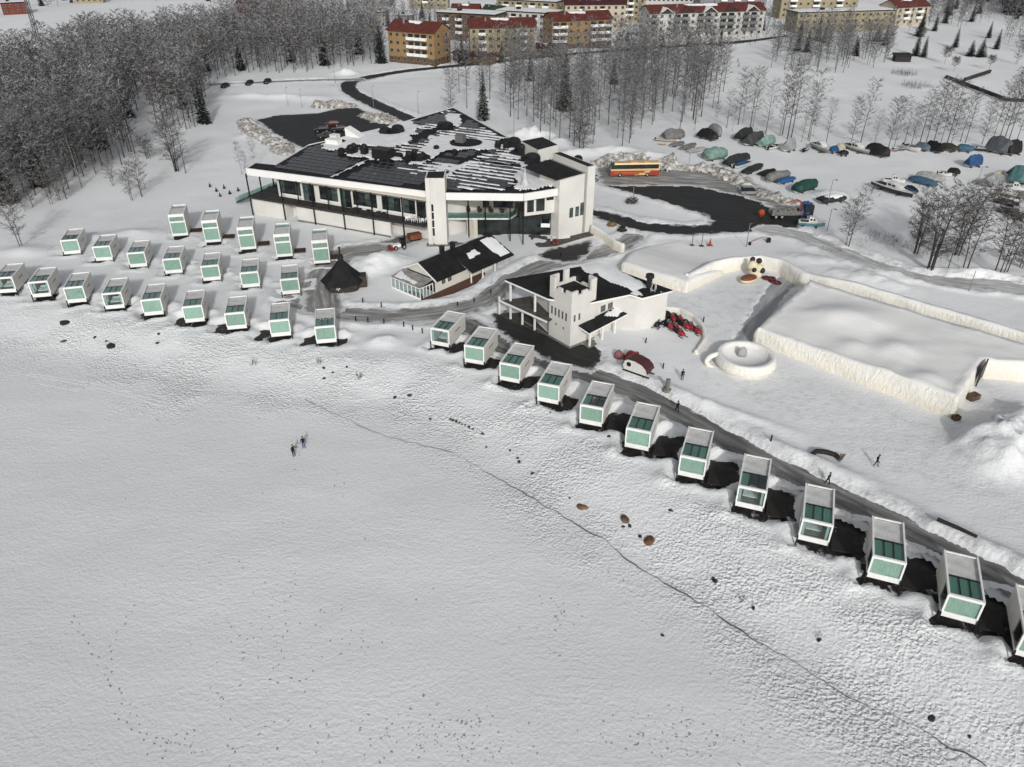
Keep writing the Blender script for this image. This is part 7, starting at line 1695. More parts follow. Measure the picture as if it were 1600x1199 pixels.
# ================================================================== the town
YEL = M('ochre_render', (.30, .19, .09), .8, .08, .4); YEL2 = M('pale_yellow_render', (.33, .28, .18), .8, .08, .4); WHR = M('white_render', (.52, .51, .49), .8, .06, .4); GRYR = M('grey_render_far', (.23, .23, .23), .8, .08, .4)  # town walls and roofs muted, distance haze put into their colours
BRK = M('brown_brick', (.13, .085, .055), .85, .15, .5); REDW = M('red_boarding', (.17, .045, .032), .8, .1, .5); PINK = M('cream_render', (.50, .43, .33), .8, .06, .4)
REDR = M('red_roof', (.125, .036, .028), .6, .18, .5); GRNR = M('green_roof', (.035, .055, .032), .7, .2, .5); DRKR = M('dark_red_roof', (.07, .022, .024), .7, .2, .5)
WF = M('window_frame', (.34, .33, .31), .6)
def apartment(nm, lb, p0, p1, depth, floors, wall, roof, rmat, cols, balc=(), base=None, fh=2.95, pitch=.42, snow=False, balm=None, gables=0):
    a = on(*p0); b = on(*p1); Wd = hypot(b[0] - a[0], b[1] - a[1]); ang = atan2(b[1] - a[1], b[0] - a[0]); t = thing(nm, lb, 'building', (a[0], a[1], min(a[2], b[2])), ang)
    H = floors * fh + .6
    m = MB(); m.bx(0, Wd, 0, depth, -1, H); w_ = m.build('wall', wall, t)
    if base: m = MB(); m.bx(-.04, Wd + .04, -.04, depth * .9, -1, fh * .95); m.build('ground_floor', base, t)
    if roof == 'gable':
        rz = H + depth / 2 * pitch; o = .6
        m = MB(); m.add([(0, 0, H), (0, depth, H), (0, depth / 2, rz), (Wd, 0, H), (Wd, depth, H), (Wd, depth / 2, rz)], [(0, 2, 1), (3, 4, 5), (0, 1, 4, 3), (0, 3, 5, 2), (1, 2, 5, 4)]); m.build('gable', wall, t)
        for s, y0 in ((1, -o), (-1, depth + o)):
            m = MB(); z0 = H - o * pitch; ya, yb = y0, depth / 2
            m.add([(-o, ya, z0 + .05), (Wd + o, ya, z0 + .05), (Wd + o, yb, rz + .05), (-o, yb, rz + .05), (-o, ya, z0 + .3), (Wd + o, ya, z0 + .3), (Wd + o, yb, rz + .3), (-o, yb, rz + .3)], [(3, 2, 1, 0), (4, 5, 6, 7), (0, 1, 5, 4), (1, 2, 6, 5), (2, 3, 7, 6), (3, 0, 4, 7)]); ro = m.build('roof', rmat, t)
            if s == 1:
                c = MB(); c.bx(Wd * .6 - .5, Wd * .6 + .5, depth * .42, depth * .55, rz - 1, rz + 1.2); c.bx(Wd * .25 - .3, Wd * .25 + .3, depth * .3, depth * .36, H + .5, rz + .6); c.build('chimney', GRYR, ro)
                if snow:
                    zf = lambda X, Y: H + Y * pitch + .31
                    gsnow(t, [(Wd * .35, depth * .36), (Wd * .6, depth * .3), (Wd * .62, depth * .48), (Wd * .3, depth * .48)], zf, .2)
        for k in range(gables):
            x = Wd * (k + .72) / (gables + .35); g = 3.4; m = MB(); zz_ = H + g * .62
            m.add([(x - g, -.5, H - .1), (x + g, -.5, H - .1), (x, -.5, zz_), (x, depth * .45, zz_), (x - g, depth * .02, H - .1), (x + g, depth * .02, H - .1)], [(0, 1, 2), (0, 2, 3, 4), (1, 5, 3, 2), (0, 4, 5, 1), (4, 3, 5)]); gb = m.build('dormer', M('dark_gable', (.03, .03, .032)), t)
            for sx in (-1, 1):
                m = MB(); q = g + .5; m.add([(x + sx * q, -.9, H - .35), (x, -.9, zz_ + .08), (x, depth * .4, zz_ + .08), (x + sx * q, .6, H - .35), (x + sx * q, -.9, H - .1), (x, -.9, zz_ + .35), (x, depth * .4, zz_ + .35), (x + sx * q, .6, H - .1)], [(0, 1, 2, 3), (7, 6, 5, 4), (0, 4, 5, 1), (1, 5, 6, 2), (2, 6, 7, 3), (3, 7, 4, 0)]); m.build('dormer_roof', REDR if k % 2 else FASCIA, gb)
    else:
        m = MB(); m.bx(-.5, Wd + .5, -.5, depth + .5, H + .002, H + .45); r_ = m.build('roof', rmat, t)
        m = MB(); m.bx(-.25, Wd + .25, -.25, depth + .25, H + .453, H + .62); m.build('roof_snow', ROOFSNOW, r_)
        m = MB(); [m.bx(Wd * f - .8, Wd * f + .8, depth * .4, depth * .6, H + .62, H + 1.6) for f in (.3,)]; m.build('roof_house', SOOT, t)
    wm = MB(); wm.bx(-.72, .72, -.06, -.004, 0, 1.45, 1); wm.bx(-.62, -.04, -.075, -.062, .1, 1.35, 0); wm.bx(.04, .62, -.075, -.062, .1, 1.35, 0); wme = wm.mesh('window', [DGLASS, WF])
    bm_ = MB(); cw = Wd / cols; bm_.bx(-cw * .46, cw * .46, -1.4, -.004, -.12, .06); bm_.bx(-cw * .46, cw * .46, -1.45, -1.38, .06, 1.1); bm_.bx(-cw * .46, -cw * .43, -1.38, -.004, .06, 1.1); bm_.bx(cw * .43, cw * .46, -1.38, -.004, .06, 1.1); bme = bm_.mesh('balcony', balm or FASCIA)
    dm = MB(); dm.bx(-cw * .36, cw * .36, -.05, -.004, .1, 2.2); dme = dm.mesh('balcony_door', DGLASS)
    for f in range(floors):
        for c in range(cols):
            x = cw * (c + .5); z = f * fh + .6
            if c in balc and f > 0:
                o = put('balcony', bme, t); o.location = (x, 0, z); d = put('balcony_door', dme, o)
            else: o = put('window', wme, t); o.location = (x, 0 if not (base and f == 0) else -.045, z + .8)
    nd = max(1, int(depth / 5))
    for f in range(floors):                           # side facing the camera's axis
        for c in range(nd):
            y = depth * (c + .5) / nd
            for sx, rz_ in ((0, -pi / 2), (Wd, pi / 2)):
                w = gp(800, 100); side_ok = (sx == 0) == (a[0] > 0)
                if not side_ok: continue
                o = put('window', wme, t); o.location = (sx + (.05 if sx else -.05) * bool(base), y, f * fh + 1.4); o.rotation_euler = (0, 0, rz_)
    return t
AP = apartment
AP('apartment_block', 'ochre four-storey block with red gable roof at the left end of the road', (609, 97), (680, 105), 13, 4, YEL, 'gable', REDR, 7, (3, 4, 5), BRK, 3.1, .5, True)
AP('apartment_block', 'ochre red-roofed block half hidden by frosted trees, second from left', (735, 92), (836, 91), 13, 4, YEL2, 'gable', REDR, 8, (1, 6), BRK, 3.0, .45, True)
AP('apartment_block', 'brown flat-roofed block with snowy roof behind the red-roofed blocks', (684, 62), (774, 68), 14, 4, BRK, 'flat', SOOT, 9, (1, 3, 5, 7))
AP('apartment_block', 'white flat-roofed slab with snowy roof left of centre', (776, 58), (862, 66), 13, 4, WHR, 'flat', SOOT, 8, (2, 5), None, 3.0)
AP('apartment_block', 'yellow flat-roofed slab behind the white slab', (776, 36), (868, 43), 14, 4, YEL2, 'flat', SOOT, 9, (1, 3, 5, 7))
AP('wooden_house', 'red gabled wooden house near the top of the picture', (706, 38), (748, 38), 11, 2, REDW, 'gable', REDR, 5, (), None, 3.0, .6, True)
AP('wooden_house', 'ochre house with dark green roof right of the red wooden one', (752, 38), (780, 40), 10, 2, YEL, 'gable', GRNR, 3, (), None, 3.0, .6)
AP('carport_shed', 'long low carport with dark red roof beside the road', (708, 95), (762, 103), 6, 1, BRK, 'gable', DRKR, 6, (), None, 2.6, .35)
AP('garage_building', 'low garage with red roof between the ochre blocks', (838, 87), (866, 88), 8, 1, BRK, 'gable', DRKR, 3, (), None, 2.6, .35, True)
AP('apartment_block', 'ochre red-roofed block with white balconies left of the cream row', (862, 78), (954, 75), 13, 4, YEL, 'gable', REDR, 8, (0, 1, 5, 6, 7), BRK, 3.0, .45, True)
AP('apartment_block', 'cream block with snowy red roof behind the balconied ochre one', (882, 48), (976, 46), 13, 4, PINK, 'gable', DRKR, 9, (2, 5), None, 3.0, .35, True)
AP('apartment_block', 'tall yellow block behind the cream one', (970, 36), (1006, 35), 12, 5, YEL2, 'gable', REDR, 4, (0, 1), None, 3.0, .4)
AP('office_building', 'white office building with dark window bands at the top edge', (1003, 24), (1088, 24), 16, 5, WHR, 'flat', SOOT, 12, (), None, 3.2)
AP('market_hall', 'low pale hall with broad snowy flat roof', (1006, 40), (1104, 42), 22, 2, WHR, 'flat', SOOT, 10, (), None, 3.0)
AP('apartment_block', 'grey flat-roofed tower slab behind the white gabled row', (1090, 40), (1192, 40), 14, 6, GRYR, 'flat', SOOT, 10, (3, 5, 7), None, 3.0)
AP('apartment_block', 'long white row with red roof, five dark gables and grey balcony bays', (1013, 64), (1190, 58), 14, 4, WHR, 'gable', REDR, 15, (0, 3, 4, 6, 7, 9, 10, 12, 13), None, 2.9, .42, True, M('grey_balcony', (.22, .22, .21)), 5)
AP('apartment_block', 'yellow flat-roofed block at the top right of the town', (1217, 30), (1336, 28), 13, 4, YEL2, 'flat', SOOT, 10, (1, 4, 7))
AP('apartment_block', 'long low yellow block with snowy flat roof behind bare trees', (1242, 52), (1392, 47), 12, 3, YEL2, 'flat', SOOT, 14, (), None, 3.0)
AP('apartment_block', 'pale block with cream gables and red roof at the right end', (1396, 42), (1446, 38), 13, 3, PINK, 'gable', REDR, 5, (1, 3), None, 3.0, .5, True)
AP('cottage', 'red-brown cottage beyond the dense wood', (372, 24), (402, 24), 11, 2, REDW, 'gable', DRKR, 3, (), None, 3.0, .5, True)
AP('cottage', 'cream cottage with snowy flat roof beyond the dense wood', (422, 26), (452, 27), 11, 2, PINK, 'flat', SOOT, 3)
AP('cottage', 'small cottage with snow-covered roof left of the ochre block', (588, 30), (604, 30), 9, 1, PINK, 'flat', SOOT, 2)
AP('cottage', 'grey cottage with snow-covered roof among frosted trees', (622, 36), (644, 36), 9, 1, GRYR, 'flat', SOOT, 2)
AP('cottage', 'pale yellow house at the top edge above the snow clearing', (118, 6), (162, 5), 11, 2, YEL2, 'flat', SOOT, 5)
AP('cottage', 'dark red house at the top left corner', (6, 24), (46, 22), 11, 2, REDW, 'flat', SOOT, 4)
AP('apartment_block', 'yellow block at the top edge, left of the white slab', (640, 14), (700, 14), 12, 3, YEL2, 'flat', SOOT, 6, (2,))
AP('apartment_block', 'grey block at the top edge above the red wooden house', (560, 10), (610, 10), 12, 3, GRYR, 'flat', SOOT, 5)
mx, my, mz = on(60, 64); ms = thing('lattice_mast', 'tall grey mast rising out of the wood at the top left corner', 'mast', (mx, my, mz)); m = MB()
for k in range(3): a = 2 * pi * k / 3; m.tube([(1.2 * cos(a), 1.2 * sin(a), 0), (.5 * cos(a), .5 * sin(a), 46)], .22, 5)
m.build('mast_leg', M('mast_steel', (.10, .12, .125), .5), ms, kind='stuff'); m = MB()
for k in range(18):
    z = 1 + k * 2.4; r0 = 1.2 - .7 * z / 46; r1 = 1.2 - .7 * (z + 2.4) / 46
    for q in range(3): a, b = 2 * pi * q / 3, 2 * pi * (q + 1) / 3; m.tube([(r0 * cos(a), r0 * sin(a), z), (r1 * cos(b), r1 * sin(b), z + 2.4)], .1, 3)
m.build('lattice', M('mast_steel', (.1, .12, .125)), ms, kind='stuff'); m = MB(); m.bx(-1.2, 1.2, -1.2, 1.2, 22, 26); m.build('antenna_box', M('mast_steel', (.1, .12, .125)), ms)
# stone jetty and park walls at the right
for (p0, p1, lb) in (((1477, 122), (1566, 158), 'long dark stone wall along the snowy field at right'), ((1506, 127), (1546, 116), 'short dark wall behind the long one'), ((1566, 158), (1600, 160), 'low dark wall end at the right edge')):
    a = on(*p0); b = on(*p1); L = hypot(b[0] - a[0], b[1] - a[1]); t = thing('stone_wall', lb, 'wall', a, atan2(b[1] - a[1], b[0] - a[0])); rr = random.Random(3); blk = MB(); blk.box((0, 0, 0), (1.3, .9, .55)); bl_ = blk.mesh('stone', RDK)
    for k in range(int(L / 1.35)):
        for q in range(2): o = put('stone', bl_, t); o.location = (.7 + k * 1.35 + .4 * q, rr.uniform(-.08, .08), .2 + q * .57); o.rotation_euler = (0, rr.uniform(-.05, .05), rr.uniform(-.05, .05))
a = on(1398, 97); sh = thing('park_shed', 'dark low shed in the park behind the snowfield', 'shed', a, -.1); m = MB(); m.bx(0, 6.5, 0, 4, -.3, 2.4); m.build('wall', DARKW, sh); m = MB(); m.prism([(-.4, -.5), (6.9, -.5), (6.9, 4.4), (-.4, 4.4)], 2.403, [2.6, 2.6, 3.2, 3.2]); m.build('roof', DARKW, sh)
# ================================================================== trees
FROST = M('frosted_twigs', (.34, .34, .345), .9, .12, .25, col2=(.21, .21, .215)); DTW = M('bare_twigs', (.062, .057, .053), .9, .2, .3); BTW = M('brown_twigs', (.062, .052, .044), .9, .2, .3); BARK = M('dark_bark', (.070, .062, .056), .9, .3, 3); BBARK = M('birch_bark', (.26, .245, .22), .85, .35, 2.5, stretch=(1, 1, 3)); NEEDLE = M('spruce_needles', (.022, .030, .022), .9, .3, .5); NEEDF = M('snowy_needles', (.20, .21, .21), .9, .2, .5)
def birch(seed, h=17, spread=2.7, cb=.28, limbs=26, tw=11, wid=.055, frost=.55, dark=DTW, stems=1, lean=0.0, bark=BARK):
    r = random.Random(seed); tr = MB(); cr = MB()
    for s in range(stems):
        a0 = r.uniform(0, 6.28); sp = (.0 if stems == 1 else r.uniform(.05, .16)) ; dxy = Vector((cos(a0) * sp + lean, sin(a0) * sp, 0)); hh = h * (1 if s == 0 else r.uniform(.7, .97)); off = Vector((cos(a0), sin(a0), 0)) * (.35 if stems > 1 else 0)
        wob = [Vector((r.uniform(-.12, .12), r.uniform(-.12, .12), 0)) for _ in range(6)]
        def pt(t): k = t * 5; i = min(int(k), 4); w = wob[i].lerp(wob[i + 1], k - i) * h * .03 * 2; return off + dxy * hh * t * t + w * t + Vector((0, 0, hh * t))
        rad = .0058 * hh + .025
        tr.tube([pt(t) + Vector((0, 0, -.4 if t == 0 else 0)) for t in (0, .12, .3, .5, .7, .88)], [rad * k for k in (1.15, .95, .75, .55, .35, .15)], 6)
        nl = limbs if stems == 1 else max(7, limbs * 2 // (stems + 1))
        for i in range(nl):
            t = cb + (1 - cb) * ((i + r.random()) / nl) ** .85; b = pt(min(t, .985)); az = i * 2.4 + r.uniform(-.5, .5)
            q = (t - cb) / (1 - cb); L = spread * (.45 + 1.1 * q ** .5 * (1 - q) ** .62) * r.uniform(.8, 1.25); el = r.uniform(.55, 1.0) - .2 * (q < .3)
            d = Vector((cos(az) * cos(el), sin(az) * cos(el), sin(el)))
            p1 = b + d * L * .5; p2 = b + d * L + Vector((cos(az), sin(az), -.25)) * L * .22
            cr.tube([b, p1, p2], [rad * .32 * (1.1 - t), rad * .2 * (1.1 - t) + .006, .008], 3, 1, False)
            for k in range(tw):
                f = r.uniform(.2, 1.05); p = b.lerp(p1, f * 2) if f < .5 else p1.lerp(p2, f * 2 - 1)
                az2 = az + r.uniform(-1.5, 1.5); el2 = r.uniform(-.35, 1.1); l2 = r.uniform(.5, 1.25) * (.6 + .13 * spread); dd = Vector((cos(az2) * cos(el2), sin(az2) * cos(el2), sin(el2)))
                sd_ = dd.cross(Vector((r.uniform(-1, 1), r.uniform(-1, 1), r.uniform(-1, 1)))).normalized() * wid * r.uniform(.6, 1.2)
                mi = 0 if r.random() < frost else 1; e = p + dd * l2
                cr.add([p - sd_ * .5, p + sd_ * .5, e], [(0, 1, 2)], mi)
                for z_ in range(3):
                    m0 = p.lerp(e, r.uniform(.3, .9)); d3 = (dd + Vector((r.uniform(-.9, .9), r.uniform(-.9, .9), r.uniform(-.8, .5)))).normalized() * l2 * r.uniform(.3, .6)
                    cr.add([m0 - sd_ * .35, m0 + sd_ * .35, m0 + d3], [(0, 1, 2)], 0 if r.random() < frost else 1)
    return tr.mesh('trunk', bark), cr.mesh('crown', [FROST, dark])
def spruce(seed, h=14, w=2.3, snow=.12):
    r = random.Random(seed); tr = MB(); tr.tube([(0, 0, -.3), (0, 0, h * .97)], [.022 * h, .02], 6); cr = MB(); n = int(h * 2.2)
    for i in range(n):
        t = .06 + .94 * i / n; z = h * t; L = w * (1 - t) ** .85 + .12; m_ = max(5, int(11 * (1 - t) + 4))
        for k in range(m_):
            az = 2 * pi * k / m_ + i * .7 + r.uniform(-.25, .25); l = L * r.uniform(.7, 1.15); dz = -.32 * l + r.uniform(-.1, .15)
            c, s = cos(az), sin(az); wv = .16 * l + .10
            e = (c * l, s * l, z + dz)
            for q in range(3):
                f0, f1 = q / 3.4, q / 3.4 + .45; x0, y0, z0 = e[0] * f0, e[1] * f0, z + dz * f0; x1, y1, z1 = e[0] * f1, e[1] * f1, z + dz * f1 - .12
                cr.add([(x0, y0, z0 + .05), (x1 - s * wv, y1 + c * wv, z1), (x1 + c * .2, y1 + s * .2, z1 + .12), (x1 + s * wv, y1 - c * wv, z1)], [(0, 1, 2), (0, 2, 3)], 1 if r.random() < snow else 0)
    return tr.mesh('trunk', BARK), cr.mesh('crown', [NEEDLE, NEEDF])
KB = {'frost': [birch(100 + k, 17, 3.4, .14, 54, 15, .115, .58) for k in range(5)], 'grove': [birch(150 + k, 17.5, 2.6, .22, 34, 12, .085, .46, DTW, 1, 0, BARK) for k in range(5)], 'slim': [birch(200 + k, 15, 2.3, .28, 32, 10, .09, .25, DTW, 1, .03 * (k - 1), BARK if k % 2 else BBARK) for k in range(4)],
      'clump': [birch(240 + k, 13, 2.3, .12, 76, 13, .07, .34, BTW, 8) for k in range(2)], 'dark': [birch(260 + k, 11, 2.4, .15, 44, 13, .075, .34, BTW, 2) for k in range(2)], 'bush': [birch(280 + k, 4.6, 1.6, .10, 36, 11, .07, .5, DTW, 5) for k in range(2)], 'round': [birch(290, 5, 1.9, .38, 34, 14, .09, .2, BTW)],
      'spruce': [spruce(300 + k, 14, 2.4, .07) for k in range(2)], 'snowspruce': [spruce(320, 15, 2.2, .42)], 'pine': [spruce(330, 9, 2.9, .04)]}
KH = dict(frost=17, grove=17.5, slim=15, clump=13, dark=11, bush=4.6, round=5, spruce=14, snowspruce=15, pine=9)
NTREE = [0]
def tree(kind, x, y, h, lb, grp=None, k=None, z=None):
    tm, cm = KB[kind][(NTREE[0] if k is None else k) % len(KB[kind])]; NTREE[0] += 1
    nm = {'spruce': 'spruce_tree', 'snowspruce': 'spruce_tree', 'pine': 'pine_tree', 'bush': 'bare_shrub', 'round': 'round_tree'}.get(kind, 'birch_tree'); s = h / KH[kind]
    t = thing(nm, lb, 'shrub' if kind == 'bush' else 'tree', (x, y, hz(x, y) if z is None else z), R.uniform(0, 6.28) if kind not in ('slim',) else R.uniform(-.5, .5), grp); t.scale = (s * R.uniform(.9, 1.12), s * R.uniform(.9, 1.12), s)
    put('trunk', tm, t); put('crown', cm, t); return t
def at(kind, u, v, h, lb, grp=None, k=None): x, y = gp(u, v); return tree(kind, x, y, h, lb, grp, k)
# single trees one can point to
at('dark', 35, 388, 11, 'bare birch standing alone in the snow at the left edge', None, 0); at('dark', 206, 311, 8.5, 'bare low birch in front of the wood, left of two', None, 1); at('dark', 220, 306, 9.5, 'bare low birch in front of the wood, right of two', None, 0)
at('clump', 276, 266, 15, 'tall brownish birch in front of the wood, left of two', None, 0); at('grove', 290, 269, 15, 'tall brownish birch in front of the wood, right of two', None, 1); at('dark', 176, 290, 7, 'small spreading tree at the edge of the wood', None, 0); at('bush', 232, 247, 6, 'dark leafless shrub at the edge of the clearing'); at('spruce', 319, 192, 13, 'dark spruce at the tip of the wood', None, 0)
at('spruce', 15, 315, 13, 'dark spruce low at the left edge', None, 1); at('spruce', 62, 290, 14, 'dark spruce inside the left edge of the wood', None, 0); at('spruce', 596, 100, 15, 'dark spruce beside the ochre block', None, 1); at('slim', 128, 293, 17, 'pale-trunked birch at the front of the wood', None, 0)
for k, (u, v, h) in enumerate(((52, 322, 7), (80, 318, 7), (92, 312, 7), (104, 310, 7.5), (20, 330, 5), (40, 330, 4.5))): at('dark', u, v, h, 'dark leafless bush along the front of the wood', 'dark bushes along the wood')
for k, (u, v, h) in enumerate(((378, 272, 8), (386, 276, 6.5), (398, 262, 8))): at('slim', u, v, h, ['thin sapling left of the big building, leftmost', 'thin sapling left of the big building, nearest the deck', 'thin sapling left of the big building, farthest back'][k], None, k)
for k, (u, v) in enumerate(((328, 291), (338, 298), (344, 306), (359, 302), (372, 297), (350, 293))): at('pine', u, v, 1.1, 'tiny young spruce planted in the snow left of the big building', 'young spruces in the snow')
at('clump', 1452, 425, 16, 'big dark many-stemmed tree at the right, foremost clump', None, 0); at('clump', 1430, 398, 13, 'dark two-stemmed tree left of the foremost clump', None, 1); at('dark', 1324, 386, 11.5, 'bare birch standing alone left of the dark clumps', None, 1)
at('dark', 1508, 424, 15, 'dark slim birch right of the foremost clump', None, 0); at('clump', 1494, 400, 15, 'dark clump beneath the leaning mast', None, 1); at('dark', 1556, 432, 14, 'bare leaning birch near the right edge, left of two', None, 1); at('dark', 1568, 430, 13, 'bare leaning birch near the right edge, right of two', None, 0); at('slim', 1480, 424, 11, 'thin birch between the dark clumps', None, 1); at('bush', 1596, 420, 5, 'bare shrub at the right edge by the road')
for k, (u, v, h) in enumerate(((1236, 217, 21), (1230, 219, 21), (1218, 214, 19), (1222, 213, 16), (1264, 222, 19), (1262, 219, 15), (1290, 226, 12), (1252, 223, 9), (1270, 214, 8), (1196, 212, 15))): at('slim' if k % 3 else 'grove', u, v, h, 'tall leaning birch behind the middle of the boatyard', 'tall birches behind the boatyard')
for k, (u, v, h) in enumerate(((1144, 206, 9), (1153, 197, 16), (1160, 196, 14), (1172, 201, 17), (1176, 200, 16), (1135, 202, 11), (1118, 199, 7), (1085, 206, 8))): at('grove' if k % 2 else 'slim', u, v, h, 'birch behind the charcoal tarpaulins', 'birches behind the charcoal tarpaulins')
for k, (u, v, h) in enumerate(((1330, 224, 9), (1344, 226, 13), (1366, 226, 7), (1388, 232, 10), (1397, 230, 10), (1412, 228, 9), (1424, 226, 8), (1436, 228, 12), (1446, 227, 11), (1458, 225, 13), (1470, 224, 12), (1479, 227, 13), (1486, 225, 9), (1500, 222, 10), (1508, 224, 11), (1534, 226, 9), (1550, 222, 12), (1560, 222, 13), (1570, 216, 14), (1576, 220, 13), (1588, 222, 10))): at(('frost', 'slim', 'grove')[k % 3], u, v, h * 1.3, 'frosted birch in the row behind the boatyard', 'birches in the row behind the boatyard')
at('snowspruce', 755, 187, 15, 'snowy spruce at the left of the birch grove', None, 0); at('snowspruce', 882, 172, 18, 'tall snowy spruce in the middle of the birch grove', None, 0); at('bush', 908, 236, 8, 'dense shrub at the front of the birch grove')
# park at the right: round trees and conifers
for k, (kd, u, v, h, lb) in enumerate((('spruce', 1492, 74, 9, 'dark conifer in the park, leftmost of the lone ones'), ('spruce', 1544, 60, 8, 'dark conifer high in the park'), ('pine', 1532, 88, 8, 'broad dark conifer at the right of the park, foremost'), ('pine', 1516, 87, 7, 'broad dark conifer, left of the foremost one'), ('spruce', 1556, 78, 9, 'tall dark conifer beside the broad ones'), ('pine', 1436, 56, 9, 'dark pine by the end of the town'), ('pine', 1370, 64, 8, 'dark pine beside the path'), ('pine', 1382, 64, 4, 'low dark pine beside the path'), ('spruce', 1430, 88, 11, 'dark conical tree in the park, left of two'), ('spruce', 1442, 90, 9, 'dark conical tree in the park, right of two'), ('round', 1476, 99, 6, 'round bare tree on the park slope, upper'), ('round', 1546, 108, 5, 'round bare tree on the park slope, right'), ('round', 1490, 112, 5, 'round bare tree on the park slope, middle'), ('spruce', 1460, 48, 9, 'dark conifer in front of the park houses'), ('dark', 1588, 100, 11, 'bare tree at the right edge of the park'), ('round', 1440, 62, 5, 'round bare tree behind the park path'))): at(kd, u, v, h, lb, None, 0)
def scatter(poly, step, fn, seed, jit=.45, grow=0.0):
    P = gpl(poly); xs = [p[0] for p in P]; ys = [p[1] for p in P]; r = random.Random(seed); out = []
    y = min(ys)
    while y < max(ys):
        st = step * (1 + grow * max(0, y - 180) / 100); x = min(xs)
        while x < max(xs):
            px, py = x + r.uniform(-jit, jit) * st, y + r.uniform(-jit, jit) * st
            if pip(px, py, P): out.append((px, py))
            x += st
        y += st
    return [q for q in out if fn(*q)]
okr = lambda x, y: float(road_field(np.array([x]), np.array([y]))[0]) > 1.5
wood = scatter([(-80, 350), (40, 322), (90, 306), (125, 290), (165, 272), (205, 250), (220, 225), (240, 208), (300, 204), (322, 186), (330, 160), (330, 128), (380, 116), (480, 114), (560, 108), (600, 95), (600, 72), (520, 52), (400, 42), (300, 74), (262, 80), (160, 92), (60, 120), (-80, 140)], 4.1, okr, 21, .45, .14)
wood = [p for p in wood if not (pip(p[0], p[1], gpl([(218, 250), (200, 215), (222, 168), (236, 165), (250, 210)])))]
grove = scatter([(702, 192), (730, 188), (800, 205), (880, 232), (960, 236), (1000, 224), (1060, 206), (1110, 190), (1130, 150), (1132, 96), (1080, 84), (1000, 84), (960, 96), (880, 104), (800, 116), (700, 130)], 5.2, okr, 22, .48, .05)
rg2 = random.Random(4)
def dens(x, y):
    u = proj(x, y, 0)[0]; return .30 if u < 800 else .45 if u < 900 else .50 if u < 970 else .80
roofpoly = [BF.w(p) for p in RP]
grove = [p for p in grove if rg2.random() < dens(*p) and float(sd_area(np.array([p[0]]), np.array([p[1]]), roofpoly)[0]) > 4]
band = scatter([(1196, 112), (1290, 118), (1372, 112), (1392, 84), (1385, 62), (1300, 58), (1222, 58), (1200, 84)], 6.5, okr, 23, .48)
print('wood', len(wood), 'grove', len(grove), 'band', len(band))
wood.sort(key=lambda p: p[1]); grove.sort(key=lambda p: p[1]); band.sort(key=lambda p: p[1])
for i, (x, y) in enumerate(grove[:110]): tree('grove' if i % 4 else 'frost', x, y, R.uniform(13.5, 19), 'bare birch in the grove behind the big building', 'birches in the grove behind the big building')
for i, (x, y) in enumerate(band[:25]): tree('grove', x, y, R.uniform(11, 16), 'bare birch in the belt in front of the yellow row', 'birches in front of the yellow row')
for i, (x, y) in enumerate(wood[:80]): tree('frost' if i % 5 else 'grove', x, y, R.uniform(14, 19), 'frosted birch at the front of the dense wood', 'birches at the front of the dense wood')
# beyond the 300 that show largest: woods as single masses of the same trees
def low(seed, h, spread, frost, conifer=False):
    tr, cr = (birch(seed, h, spread, .14, 26, 8, .27, frost) if not conifer else spruce(seed, h * .8, 2.3, .06))
    def arr(me): v = np.empty(len(me.vertices) * 3, np.float32); me.vertices.foreach_get('co', v); return v.reshape(-1, 3), [tuple(p.vertices) for p in me.polygons], [p.material_index for p in me.polygons]
    v0, f0, _ = arr(tr); v1, f1, m1 = arr(cr); off = 3 if conifer else 0
    return np.vstack([v0, v1]), f0 + [tuple(i + len(v0) for i in f) for f in f1], [2] * len(f0) + [m + off for m in m1]
LOW = [low(500 + k, 17 + k % 2, 3.0 + .25 * k, .58) for k in range(4)] + [low(510, 15, 2.6, .3), low(520, 16, 2.0, 0, True)]
def mass(nm, pts, hr, lb, conif=.03):
    V = []; Fl = []; Ls = []; Mi = []; o = 0; r = random.Random(len(pts))
    for x, y in pts:
        v, f, mi = LOW[5] if r.random() < conif else LOW[r.randrange(5)]; a = r.uniform(0, 6.28); s = r.uniform(*hr) / 17; c, s_ = cos(a), sin(a)
        q = np.empty_like(v); q[:, 0] = (v[:, 0] * c - v[:, 1] * s_) * s + x; q[:, 1] = (v[:, 0] * s_ + v[:, 1] * c) * s + y; q[:, 2] = v[:, 2] * s + hz(x, y); V.append(q)
        for p in f: Ls.append(len(p)); Fl.extend(i + o for i in p)
        Mi += mi; o += len(v)
    V = np.vstack(V); me = bpy.data.meshes.new(nm); me.vertices.add(len(V)); me.vertices.foreach_set('co', V.ravel()); me.loops.add(len(Fl)); me.loops.foreach_set('vertex_index', np.array(Fl, np.int32)); me.polygons.add(len(Ls)); st = np.concatenate([[0], np.cumsum(Ls)[:-1]]); me.polygons.foreach_set('loop_start', st.astype(np.int32)); me.polygons.foreach_set('material_index', np.array(Mi, np.int32))
    for m in (FROST, DTW, BARK, NEEDLE, NEEDF): me.materials.append(m)
    me.update(calc_edges=True); o = put(nm, me, None, None, 'stuff'); o['label'] = lb; o['category'] = 'wood'; print(nm, len(pts), len(Ls)); return o
mass('dense_wood', wood[80:], (13, 19), 'dense frosted birch wood filling the upper left of the picture')
if len(grove) > 110: mass('grove_backs', grove[110:], (12, 17), 'back of the birch grove along the town road', .02)
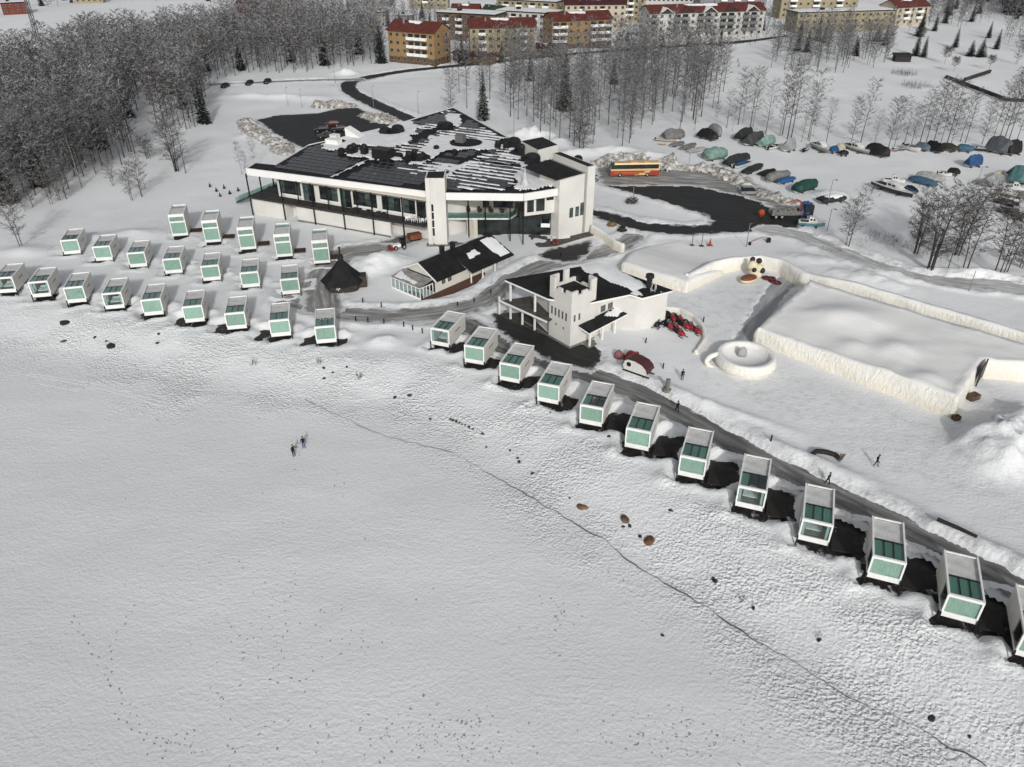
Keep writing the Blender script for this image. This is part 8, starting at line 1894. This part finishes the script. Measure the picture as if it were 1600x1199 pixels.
town = [on(u, v)[:2] for u, v in ((700, 100), (712, 98), (722, 99), (690, 96), (740, 95), (752, 96), (778, 97), (790, 96), (800, 95), (812, 96), (824, 94), (715, 86), (730, 84), (846, 92), (858, 90), (872, 88), (886, 86), (900, 86), (920, 84), (935, 82), (950, 82), (1000, 70), (1060, 72), (1090, 71), (1110, 70), (1140, 69), (1162, 68), (1180, 68), (1196, 64), (700, 60), (690, 40), (660, 30), (645, 26), (630, 28), (600, 40), (580, 44), (560, 30), (1190, 48), (1200, 40), (1210, 44), (1005, 30), (1000, 36), (1225, 50), (1250, 58), (1290, 58), (1320, 56), (1350, 56), (1380, 52), (1400, 50), (1420, 48), (1440, 46))]
town += [on(u, v)[:2] for u, v in ((704, 104), (716, 103), (730, 101), (745, 100), (770, 101), (784, 99), (797, 99), (815, 97), (828, 97), (838, 95), (850, 96), (866, 92), (880, 92), (694, 92), (702, 88), (990, 76), (1015, 74), (1035, 74), (1050, 75), (1075, 74), (1100, 73), (1125, 72), (1150, 71), (1172, 70), (860, 60), (868, 70), (965, 64), (980, 66), (664, 50), (672, 42), (610, 36), (625, 46))]
town += band[25:]
town += scatter([(0, 12), (0, -6), (600, -6), (620, 30), (560, 40), (470, 34), (410, 30), (300, 4), (140, 2), (60, 18)], 12, okr, 31) + scatter([(1450, 42), (1440, 4), (1600, -4), (1640, 30), (1600, 40), (1560, 30), (1500, 44)], 8, okr, 32) + scatter([(620, 0), (1440, -4), (1440, -14), (620, -14)], 13, okr, 33) + scatter([(1560, 60), (1600, 50), (1640, 80), (1600, 92)], 8, okr, 34) + scatter([(600, 60), (690, 45), (700, 26), (600, 30)], 9, okr, 36)
mass('town_trees', town, (9, 15), 'frosted trees among the houses and along the top of the picture', .10)
cons = scatter([(1570, 24), (1560, 2), (1640, -4), (1640, 30)], 6, okr, 35)
mass('conifer_wood', cons, (14, 20), 'dark conifers at the top right corner', .95)
# reeds and scrub poking through the snow at the ditch by the boatyard road
sc = MB(); rs = random.Random(9)
for u, v, n, sp in ((1375, 372, 60, 3), (1395, 378, 60, 3), (1360, 366, 40, 2), (1415, 384, 50, 3), (1300, 390, 30, 2), (1466, 400, 60, 4), (1520, 390, 40, 4), (1340, 380, 40, 3), (1430, 135, 160, 5), (1412, 116, 200, 5), (560, 590, 20, .5), (500, 566, 14, .6), (398, 568, 16, .6), (1162, 938, 10, .5), (1282, 996, 8, .5), (1180, 206, 60, 3), (1050, 150, 50, 5), (700, 200, 40, 4)):
    x0, y0, z0 = on(u, v)
    for k in range(n):
        a, q = rs.uniform(0, 6.28), sp * rs.random() ** .5; x, y = x0 + cos(a) * q, y0 + sin(a) * q; hh = rs.uniform(.4, 1.3) * (2.2 if v < 200 else 1); dx, dy = rs.uniform(-.4, .4), rs.uniform(-.4, .4)
        sc.add([(x - .03, y, z0 - .15), (x + .03, y, z0 - .15), (x + dx, y + dy, z0 + hh)], [(0, 1, 2)])
o = sc.build('dry_scrub', BTW, None, kind='stuff'); o['label'] = 'dry reeds and scrub poking through the snow'; o['category'] = 'scrub'
